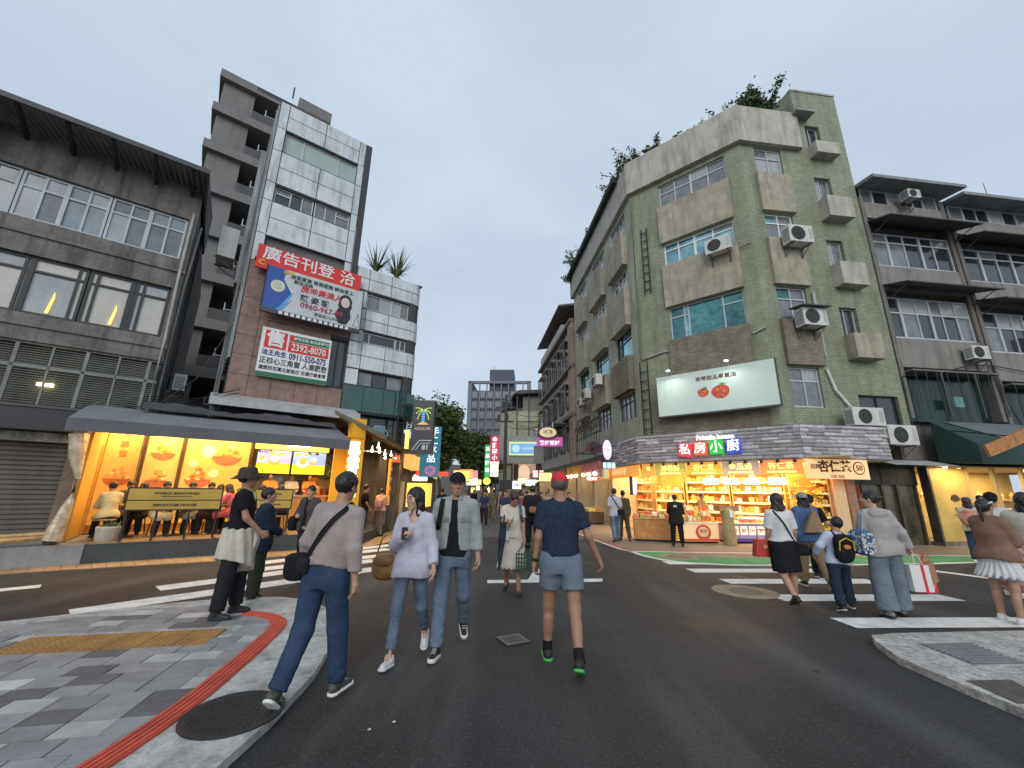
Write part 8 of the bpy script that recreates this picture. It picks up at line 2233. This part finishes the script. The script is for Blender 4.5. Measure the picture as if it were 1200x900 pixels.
# 11 the child
P = Person(1.24, 'm', 1.04, lean=6, side=9, head=(0, 4, 6), legs=((-10, 8, 8), (16, 8, 20)), arms=((4, 30, 50, 30), (20, 66, 12, -40)), foot=(18, 0))
t, W, _ = build_person('child in a pale blue sweater and black backpack reaching toward the hoodie woman', 4.86, 6.45, -8, P, skin='mid', hair=('short', 'black'),
    top=dict(kind='tee', m=cloth('ice_blue', (.42, .46, .56)), sleeve=1.9, hem=-.08, off=.02, ease=.02), bottom=dict(kind='trousers', m=cloth('dark_denim', (.022, .03, .05)), ease=.018), shoes=('sneaker', S_BLK, SOLEW))
bag = thing('backpack', 'black school backpack with yellow trim on the child', 'bag', W)
c = P.hip + P.Rt @ np.array([0, -.17, .17], np.float32)
soft_bag('b', 'pack', W, c, (.125, .075, .19), C_BLK, bag, 4, sq=3)
MB().tube([c + np.array([-.10, -.075, -.02]), c + np.array([-.09, -.085, .1]), c + np.array([0, -.085, .15]), c + np.array([.09, -.085, .1]), c + np.array([.10, -.075, -.02])], .009, 5).build('yellow_trim', mat('trim_yellow', (.55, .40, .03)), bag, W)
MB().disc((c[0], c[2] + .03), .045, .03, c[1] - .095, c[1] - .07).build('orange_patch', mat('patch_orange', (.5, .16, .05)), bag, W)
for s in (-1, 1): flat_strap(MB(), [P.hip + P.Rt @ np.array(v, np.float32) for v in ((s * .06, -.11, .33), (s * .075, -.03, .405), (s * .08, .06, .36), (s * .10, .09, .2), (s * .11, -.02, .1))], .03).build('strap', C_BLK, bag, W)
# 12 woman in the grey hoodie
P = Person(1.66, 'f', 1.12, lean=2, side=-2, head=(52, 0, 0), legs=((-4, 5, 6), (10, 4, 4)), arms=((10, 10, 40, 10), (-6, 20, 18, -8)), foot=(6, 0), grip=(.5, .9))
C_HOOD = cloth('grey_hoodie', (.34, .32, .31))
t, W, _ = build_person('woman in a pale grey hoodie and wide blue jeans carrying shopping bags', 5.32, 6.15, -10, P, skin='fair', hair=('bun', 'black'),
    top=dict(kind='jacket', name='hoodie', m=C_HOOD, sleeve=1.98, hem=-.10, off=.026, ease=.03, hood=True, fold=.009), bottom=dict(kind='wide', m=DEN_G, ease=.0), shoes=('chunky', cloth('shoe_grey', (.2, .2, .2)), S_BLK))
c0 = P.hc + P.Rh @ (np.array([-.03, .108, .01], np.float32) * P.hk)
q = MB()
for s in (-1, 1):
    c = P.hc + P.Rh @ (np.array([s * .032, .106, .010], np.float32) * P.hk); q.tube([c + P.Rh @ (np.array([.021 * math.cos(a), 0, .018 * math.sin(a)], np.float32)) for a in np.linspace(0, 6.28, 11)], .0025, 4)
    q.tube([c + P.Rh @ np.array([s * .021, 0, 0], np.float32), P.hc + P.Rh @ (np.array([s * .08, 0, .015], np.float32) * P.hk)], .0025, 4)
q.build('glasses', mat('pale_frame', (.5, .5, .5)), t, W)
bag = thing('tote_bag', 'blue tote bag with white floral pattern on the shoulder of the woman in the hoodie', 'bag', W)
c = P.hip + np.array([-.26, .02, .07])
TOTE = mat('blue_floral', (.05, .13, .24), rough=.8, var=.25, scale=9)
soft_bag('b', 'body', W, c, (.07, .15, .17), TOTE, bag, 4, sq=3.5, rot=.35)
q = MB(); r_ = random.Random(2)
for k_ in range(46):
    yy, zz = r_.uniform(-.13, .13), r_.uniform(-.15, .13); q.disc((yy, zz), .015 * r_.uniform(.6, 1.4), .017 * r_.uniform(.5, 1.3), 0, .004, 6)
q.build('white_flowers', C_WHITE, bag, W @ Matrix.Translation(c + np.array([-.076, -.01, 0])) @ Matrix.Rotation(math.radians(-70), 4, 'Z'), kind='stuff')
q = MB()
for k_ in range(40):
    yy, zz = r_.uniform(-.06, .1), r_.uniform(-.15, .13); q.disc((yy, zz), .015, .017 * r_.uniform(.5, 1.3), 0, .004, 6)
q.build('white_flowers', C_WHITE, bag, W @ Matrix.Translation(c + np.array([.0, -.152, 0])), kind='stuff')
MB().tube([c + np.array([0, .08, .15]), P.sh[0] + np.array([-.03, .03, .06]), P.sh[0] + np.array([-.03, -.05, .06]), c + np.array([0, -.08, .15])], .011, 6).build('handle', mat('tote_handle', (.25, .32, .40)), bag, W, smooth=60)
hp = P.handpos(1)
def paper_bag(label, off, wd, h, dp, m_, rz):
    b_ = thing('shopping_bag', label, 'bag', W, 'shopping bags of the woman in the hoodie')
    Wb = W @ Matrix.Translation(hp + np.array([off[0], off[1], off[2] - h - .14])) @ Matrix.Rotation(rz, 4, 'Z')
    q = MB(); x1, y1 = wd / 2, dp / 2
    q.quad((-x1, -y1, 0), (x1, -y1, 0), (x1, -y1 * .8, h), (-x1, -y1 * .8, h)).quad((x1, y1, 0), (-x1, y1, 0), (-x1, y1 * .8, h), (x1, y1 * .8, h)).quad((-x1, -y1, 0), (-x1, y1, 0), (x1, y1, 0), (x1, -y1, 0))
    for s in (-1, 1): q.quad((s * x1, -y1, 0), (s * x1, y1, 0), (s * x1, y1 * .8, h), (s * x1, -y1 * .8, h))
    q.build('body', m_, b_, Wb)
    for yy in (-y1 * .8, y1 * .8): MB().tube([(-wd * .22, yy, h), (-wd * .12, yy * .3, h + .13), (wd * .12, yy * .3, h + .13), (wd * .22, yy, h)], .006, 5).build('handle', m_, b_, Wb, smooth=60)
    return b_, Wb
paper_bag('white paper shopping bag nearest the leg of the woman in the hoodie', (.0, -.03, 0), .26, .34, .1, mat('white_paper', (.62, .61, .60), rough=.6, var=.06), .15)
b_, Wb = paper_bag('red shopping bag between the white and brown bags of the hoodie woman', (.12, .02, 0), .26, .36, .1, mat('red_paper', (.60, .04, .05), rough=.5, var=.08), .55)
MB().disc((0, .09), .06, .05, -.056, -.05).build('pale_mark', mat('pink_mark', (.7, .3, .3)), b_, Wb)
paper_bag('brown paper bag outermost in the hand of the woman in the hoodie', (.22, .10, .02), .28, .26, .12, mat('kraft_paper', (.36, .22, .12), rough=.8, var=.12), .8)
# 13 woman in brown cardigan
P = Person(1.58, 'f', 1.06, lean=2, head=(-6, 6, 0), legs=((2, 3, 4), (-4, 3, 2)), arms=((24, 6, 78, 35), (24, 6, 78, 35)), foot=(0, 0), grip=(.6, .6))
C_BRN = cloth('brown_knit', (.20, .125, .085), rough=.95)
t, W, _ = build_person('woman in a brown cardigan and short white skirt waiting with white hair clips', 6.72, 5.98, -78, P, skin='mid', hair=('pony', 'black'),
    top=dict(kind='jacket', name='cardigan', m=C_BRN, sleeve=1.9, hem=-.06, off=.036, ease=.02, fold=.009), bottom=dict(kind='skirt', m=C_WHITE, len=.30, flare=.10, pleat=.016, n=20), shoes=('sneaker', S_WHT, SOLEW, SOLEW))
c = P.hc + P.Rh @ (np.array([.075, .02, .085], np.float32) * P.hk); MB().tube([c + np.array([0, -.05, -.02]), c + np.array([.005, .03, .005])], .01, 6).build('hair_clip', C_WHITE, t, W)
c = P.hc + P.Rh @ (np.array([-.075, .02, .085], np.float32) * P.hk); MB().tube([c + np.array([0, -.05, -.02]), c + np.array([-.005, .03, .005])], .01, 6).build('hair_clip', C_WHITE, t, W)
pc = thing('pink_coat', 'pale pink coat folded over the arms of the woman in the brown cardigan', 'coat', W)
c = P.handpos(1) + np.array([-.10, .04, -.26])
soft_bag('b', 'cloth', W, c, (.17, .07, .42), cloth('pale_pink', (.50, .30, .27)), pc, 7, sq=3, fld=.016)
# 14 person in cream sweatshirt at the right edge
P = Person(1.68, 'm', 1.12, lean=2, head=(10, 8, 0), legs=((0, 4, 3), (3, 4, 3)), arms=((20, 8, 80, 35), (20, 8, 80, 35)))
build_person('person in a cream sweatshirt with maroon collar beside the brown cardigan', 7.3, 5.98, -60, P, skin='mid', hair=('bob', 'black'),
    top=dict(kind='tee', name='sweatshirt', m=cloth('cream_sweat', (.44, .42, .37)), sleeve=1.95, hem=-.08, off=.035, ease=.02, collar=cloth('maroon', (.13, .02, .03))), bottom=dict(kind='trousers', m=C_BLK2, ease=.02), shoes=('sneaker', S_WHT, SOLEW))
# 15 others near the right
P = Person(1.70, 'm', 1.0, head=(10, 4, 0), legs=((6, 3, 6), (-4, 3, 4)), arms=((6, 8, 20, 10), (6, 8, 20, 10)))
t, W, _ = build_person('person in a black hat and white top behind the cream sweatshirt', 8.6, 7.5, -70, P, q=.022, skin='tan', hair=('short', 'black'), top=dict(kind='tee', m=C_WHITE, sleeve=.8, hem=-.06), bottom=dict(kind='trousers', m=DEN), shoes=('sneaker', S_WHT, SOLEW), hat=('cap_back', C_BLK))
P = Person(1.68, 'm', 1.0, head=(0, 2, 0), legs=((3, 3, 3), (0, 3, 3)), arms=((6, 8, 30, 20), (6, 8, 30, 20)))
t, W, _ = build_person('person in a white face mask standing at the gold boutique', 14.0, 12.5, 150, P, q=.022, skin='mid', hair=('short', 'black'), top=dict(kind='tee', m=cloth('grey_blue', (.2, .24, .3)), sleeve=.8, hem=-.06), bottom=dict(kind='trousers', m=C_BLK2), shoes=('sneaker', S_BLK, SOLEW))
def f_mask(p, P=P):
    u = P.hl(p); d = d_ell(u, (0, .030, -.05), (.068, .078, .085)); return np.maximum(np.maximum(d, .045 - u[:, 1]), u[:, 2] + .012) * P.hk
mesh_of('face_mask', surface_nets(f_mask, P.hc - .2, P.hc + .2, .012), C_WHITE, None, W, t)
P = Person(1.60, 'f', 1.0, head=(-20, 5, 0), legs=((5, 3, 8), (-5, 3, 6)), arms=((10, 8, 40, 15), (10, 8, 40, 15)))
t, W, _ = build_person('woman with a blue hair band and a cream and pink backpack outside the gold boutique', 11.95, 11.0, -50, P, q=.022, skin='mid', hair=('long', 'brown'), top=dict(kind='tee', m=cloth('cream_top', (.5, .45, .36)), sleeve=.9, hem=-.08, off=.03), bottom=dict(kind='trousers', m=DEN), shoes=('sneaker', S_WHT, SOLEW))
bag = thing('backpack', 'cream and pink backpack outside the gold boutique', 'bag', W)
soft_bag('b', 'pack', W, P.hip + np.array([0, -.2, .24]), (.16, .1, .2), cloth('pink_floral', (.48, .22, .17), var=.6), bag, 2, q=.018)
c = P.hc + P.Rh @ np.array([0, -.02, .12], np.float32); MB().tube([c + np.array([-.09, 0, -.06]), c + np.array([-.05, 0, .0]), c + np.array([.05, 0, .0]), c + np.array([.09, 0, -.06])], .02, 6).build('hair_band', mat('band_blue', (.08, .2, .42)), t, W, smooth=60)
# vendors and passers-by
P = Person(1.55, 'm', 1.08, head=(0, -6, 0), legs=((2, 5, 3), (4, 5, 3)), arms=((20, 10, 70, 35), (20, 10, 70, 35)))
t, W, _ = build_person('vendor in black with a brown cap standing at the emblem counter', 5.25, 13.45, -20, P, z=.01, q=.02, skin='mid', hair=('short', 'brown'), top=dict(kind='jacket', name='jacket', m=cloth('vendor_black', (.022, .02, .016)), sleeve=1.9, hem=-.2, off=.03, ease=.03), bottom=dict(kind='trousers', m=C_BLK), shoes=('chunky', S_BLK, S_BLK), hat=('cap', cloth('brown_cap', (.09, .05, .025))))
MB().box(-.05, .05, P.by.max() * -1 - .05, P.by.max() * -1 - .045, P.hip[2] + .34, P.hip[2] + .40).build('back_logo', C_WHITE, t, W)
P = Person(1.72, 'm', .98, head=(0, 0, 0), legs=((-10, 3, 16), (12, 3, 4)), arms=((0, 8, 15, 5), (0, 8, 15, 5)), foot=(16, 0))
t, W, _ = build_person('man in a white shirt with a dark sling bag walking past the corner shop', 3.55, 14.35, 4, P, z=.01, q=.02, skin='mid', hair=('short', 'black'), top=dict(kind='tee', m=cloth('pale_shirt', (.42, .43, .46)), sleeve=.9, hem=-.1), bottom=dict(kind='trousers', m=DEN_L), shoes=('sneaker', mat('shoe_brown', (.12, .05, .03)), S_BLK))
bag = thing('crossbody_bag', 'dark sling bag on the man in white passing the corner shop', 'bag', W)
soft_bag('b', 'pouch', W, P.hip + np.array([.17, -.1, .02]), (.13, .05, .1), C_BLK, bag, 2, q=.018)
flat_strap(MB(), strap_pts(P, .50 * P.k, .04 * P.k, -1, .03), .035).build('strap', C_BLK, bag, W)
P = Person(1.66, 'm', 1.0, legs=((10, 3, 6), (-8, 3, 14)), arms=((0, 8, 15, 5), (0, 8, 15, 5)))
build_person('person in brown clothes beside the man in the white shirt', 3.95, 14.75, 0, P, z=.01, q=.024, skin='mid', hair=('short', 'black'), top=dict(kind='tee', m=cloth('dark_olive', (.07, .06, .035)), sleeve=1.9), bottom=dict(kind='trousers', m=cloth('olive_brown', (.06, .045, .03))), shoes=('sneaker', S_BLK, S_BLK))
P = Person(1.64, 'f', 1.05, lean=2, head=(0, -4, 0), legs=((5, 3, 6), (-4, 3, 6)), arms=((6, 8, 30, 15), (16, 12, 80, 30)), grip=(.5, .7))
t, W, _ = build_person('woman in a dark grey blazer over a black top facing the camera', -4.12, 8.75, 172, P, q=.0185, skin='fair', hair=('bun', 'black'), top=dict(kind='jacket', name='blazer', m=cloth('charcoal_blazer', (.065, .058, .060)), sleeve=1.45, hem=-.14, off=.03, open=.05, inner=C_BLK, ease=.03), bottom=dict(kind='trousers', m=C_BLK2), shoes=('flat', S_BLK, S_BLK))
bag = thing('handbag', 'black shoulder bag at the side of the woman in the blazer', 'bag', W)
soft_bag('b', 'pouch', W, P.hip + np.array([.26, .05, .02]), (.08, .16, .14), C_BLK, bag, 2, q=.018)
MB().tube([P.hip + np.array([.26, .12, .14]), P.sh[1] + np.array([.02, .04, .05]), P.sh[1] + np.array([.02, -.05, .05]), P.hip + np.array([.26, -.06, .14])], .012, 5).build('handle', C_BLK, bag, W)
P = Person(1.60, 'f', 1.0, head=(0, -8, 0), legs=((3, 3, 4), (-3, 3, 4)), arms=((10, 8, 60, 30), (10, 8, 60, 30)))
t, W, _ = build_person('woman from behind in a long patterned black skirt and peach top', -4.55, 14.9, -10, P, z=.01, q=.02, skin='fair', hair=('bun', 'brown'), top=dict(kind='tee', m=cloth('peach', (.58, .34, .22)), sleeve=.9, hem=-.02, off=.03, ease=.03), bottom=dict(kind='skirt', m=mat('patterned_skirt', (.02, .02, .02), stripes=(9, (.30, .25, .2), 'X'), var=.3), len=.78, flare=.03, n=10), shoes=('flat', S_BLK, S_BLK))
bag = thing('backpack', 'pink backpack on the woman in the long patterned skirt', 'bag', W)
soft_bag('b', 'pack', W, P.hip + np.array([0, -.18, .22]), (.13, .08, .15), cloth('dusty_pink', (.5, .25, .24)), bag, 3, q=.018)
P = Person(1.72, 'm', 1.0, legs=((5, 3, 4), (0, 3, 4)), arms=((5, 8, 30, 15), (5, 8, 30, 15)))
build_person('man in dark clothes and blue jeans standing at the lane stall counter', -4.95, 14.4, -60, P, z=.01, q=.024, skin='mid', hair=('short', 'black'), top=dict(kind='tee', m=C_BLK, sleeve=.8), bottom=dict(kind='trousers', m=DEN), shoes=('sneaker', S_WHT, SOLEW))
P = Person(1.72, 'm', 1.02, legs=((10, 3, 6), (-8, 3, 14)), arms=((0, 8, 15, 5), (-6, 8, 15, 5)), foot=(0, 15))
t, W, _ = build_person('person in black walking away just past the man in the red cap', 1.05, 8.6, 4, P, q=.022, skin='mid', hair=('short', 'black'), top=dict(kind='tee', m=C_BLK, sleeve=.9, off=.03), bottom=dict(kind='trousers', m=C_BLK2), shoes=('sneaker', S_BLK, S_BLK))
P = Person(1.74, 'm', 1.05, legs=((10, 3, 6), (-8, 3, 14)), arms=((0, 8, 15, 5), (-6, 8, 15, 5)), foot=(0, 15))
t, W, _ = build_person('man in black with a brown trimmed backpack beyond the beige dress', .62, 11.6, 2, P, q=.022, skin='mid', hair=('short', 'black'), top=dict(kind='tee', m=C_BLK2, sleeve=1.9, off=.03), bottom=dict(kind='trousers', m=C_BLK), shoes=('sneaker', S_BLK, S_BLK))
bag = thing('backpack', 'black backpack with brown trim on the man beyond the beige dress', 'bag', W)
soft_bag('b', 'pack', W, P.hip + np.array([0, -.22, .26]), (.17, .1, .22), C_BLK, bag, 2, q=.02)
soft_bag('b', 'pocket', W, P.hip + np.array([0, -.32, .18]), (.12, .03, .08), mat('brown_trim', (.25, .11, .04)), bag, 3, q=.018)
# seated diners
seat_spec = [(.15, .55, 18, 'f', 'bun', 'brown', (.62, .50, .27), 'diner from behind in a cream patterned top at the left end of the terrace'), (.62, 1.5, 170, 'f', 'long', 'black', (.03, .03, .03), 'diner in black facing out beside the cream patterned top'),
    (1.0, 1.1, 195, 'm', 'short', 'black', (.60, .52, .36), 'diner in a pale cream shirt third from the left'), (1.5, 1.4, 200, 'm', 'short', 'black', (.45, .42, .30), 'older diner in a pale green shirt behind the long barrier'),
    (1.95, 1.3, 175, 'm', 'short', 'black', (.035, .022, .02), 'diner in a dark jacket leaning on the table'), (2.45, .8, 60, 'f', 'bob', 'brown', (.62, .12, .14), 'diner in a bright pink top at the right of the long barrier'),
    (.3, 1.75, 185, 'm', 'short', 'black', (.1, .1, .12), 'diner in charcoal half hidden at the back left of the terrace'), (2.15, 1.85, 190, 'f', 'long', 'brown', (.55, .5, .45), 'long haired diner in pale grey at the back beside the wide poster'), (2.85, 1.25, 150, 'm', 'short', 'black', (.12, .16, .25), 'diner in slate blue between the two barriers'), (3.15, 1.35, 170, 'f', 'bun', 'brown', (.60, .50, .30), 'smiling diner in cream behind the short barrier'), (3.55, .6, 10, 'f', 'bob', 'black', (.03, .03, .035), 'diner in black from behind at the tall table')]
for (u, v, yw, sx, hs, hc_, col_, lab) in seat_spec:
    w3 = FP @ Matrix.Translation((u, v, PLH)); pos = w3.translation
    P = Person(1.66 if sx == 'm' else 1.58, sx, 1.0, lean=12, head=(rnd.uniform(-15, 15), -8, 0), legs=((82, 8, 84), (82, 8, 84)), arms=((38, 8, 70, 25), (38, 8, 70, 25)), seat=.52)
    build_person(lab, pos.x, pos.y, yw + 37, P, z=PLH, q=.023, skin='mid', hair=(hs, hc_), top=dict(kind='tee', m=cloth('diner_%d' % int(u * 100), col_), sleeve=1.6, hem=-.08, off=.024), bottom=dict(kind='trousers', m=C_BLK2), shoes=('sneaker', S_BLK, SOLEW), group='diners on the terrace')
    stl_ = thing('stool', 'stool under the ' + lab.split(' at the')[0].split(' beside')[0].split(' behind the')[0], 'stool', T(pos.x, pos.y, PLH), 'terrace stools')
    MB().lathe([(.16, .40), (.17, .42), (.16, .44)], 14).build('seat', TBM, stl_)
    for a in range(4): MB().tube([(.11 * math.cos(a * 1.57 + .8), .11 * math.sin(a * 1.57 + .8), .4), (.16 * math.cos(a * 1.57 + .8), .16 * math.sin(a * 1.57 + .8), 0)], .013, 5).build('leg', BLACK, stl_)
for (u, v, lab, col_) in ((3.4, 2.15, 'cafe worker in an orange apron left at the kitchen counter', (.62, .28, .06)), (4.0, 2.25, 'cafe worker in white at the middle of the kitchen counter', (.6, .55, .45)), (4.5, 2.15, 'cafe worker in an orange top right at the kitchen counter', (.65, .25, .06))):
    pos = (FP @ Matrix.Translation((u, v, PLH))).translation
    P = Person(1.62, 'f', 1.0, head=(rnd.uniform(-20, 20), -10, 0), legs=((2, 3, 3), (2, 3, 3)), arms=((25, 8, 60, 25), (25, 8, 60, 25)))
    build_person(lab, pos.x, pos.y, 217, P, z=PLH, q=.024, skin='mid', hair=('bun', 'black'), top=dict(kind='tee', m=cloth('worker_%d' % int(u * 10), col_), sleeve=.8), bottom=dict(kind='trousers', m=C_BLK2), shoes=('sneaker', S_BLK, SOLEW), group='cafe workers')
for (x, y, yw, lab, col_) in ((6.9, 15.2, 200, 'shop worker in brown behind the racks of the corner shop', (.28, .16, .06)),):
    P = Person(1.62, 'f', 1.0, head=(0, -12, 0), arms=((25, 8, 60, 25), (25, 8, 60, 25)))
    build_person(lab, x, y, yw, P, z=.01, q=.024, skin='mid', hair=('bun', 'brown'), top=dict(kind='tee', m=cloth('shop_brown', col_), sleeve=.8), bottom=dict(kind='trousers', m=C_BLK2), shoes=('sneaker', S_BLK, SOLEW))
# the crowd down the lane
cr = random.Random(21)
cols = [('black', (.02, .02, .022)), ('white', (.5, .5, .5)), ('navy', (.03, .04, .08)), ('maroon', (.2, .04, .05)), ('grey', (.2, .2, .21)), ('olive', (.12, .12, .07)), ('tan', (.35, .26, .17)), ('sky blue', (.2, .3, .45)), ('mustard', (.4, .27, .05))]
spots = [(-3.0, 18.5), (-2.2, 21), (-1.2, 19.5), (-.4, 24), (.5, 20), (1.3, 17.5), (1.9, 21.5), (.2, 28), (-1.6, 27), (-2.6, 30), (1.2, 26.5), (-.8, 33), (.8, 35), (-2.0, 37), (.1, 40), (1.6, 30), (-1.2, 43), (-3.2, 24.5), (.9, 23), (2.6, 18.6), (-.2, 17.2), (.35, 15.4), (2.3, 25), (-1.0, 23), (-.6, 29.5), (.4, 32), (-1.9, 33.5), (1.0, 38), (-.9, 40), (-2.6, 41), (.7, 45), (-1.8, 47), (1.9, 34), (-.3, 36)]
for i, (x, y) in enumerate(spots):
    nm, c_ = cols[i % 9]; nm2, c2 = cols[(i * 4 + 1 + i // 9) % 9]; away = cr.random() < .5; f_ = cr.random() < .5
    sw_ = cr.uniform(8, 16)
    P = Person(cr.uniform(1.56, 1.78), 'f' if f_ else 'm', cr.uniform(.95, 1.08), head=(cr.uniform(-20, 20), 0, 0), legs=((sw_, 3, 6), (-sw_, 3, 16)), arms=((-8, 8, 18, 5), (8, 8, 18, 5)), foot=(0, 18))
    hs = cr.choice(['long', 'bob', 'bun']) if f_ else 'short'
    build_person('%s in %s top and %s trousers walking %s lane, %s, %s' % ('woman' if f_ else 'man', nm, nm2, 'down' if away else 'up',
        ('near the red cap', 'mid crowd', 'by the crimson sign')[0 if y < 20 else 1 if y < 31 else 2], ('left', 'centre', 'right')[0 if x < -1 else 1 if x < 1 else 2]),
        x, y, (0 if away else 180) + cr.uniform(-15, 15), P, q=.034, skin='mid', hair=(hs, 'black'), top=dict(kind='tee', m=cloth('crowd_' + nm.replace(' ', '_'), c_), sleeve=.9 if i % 3 else 1.9, fold=.004), bottom=dict(kind='trousers', m=cloth('crowd_' + nm2.replace(' ', '_'), c2)), shoes=('sneaker', S_BLK, SOLEW), group='people walking in the lane')
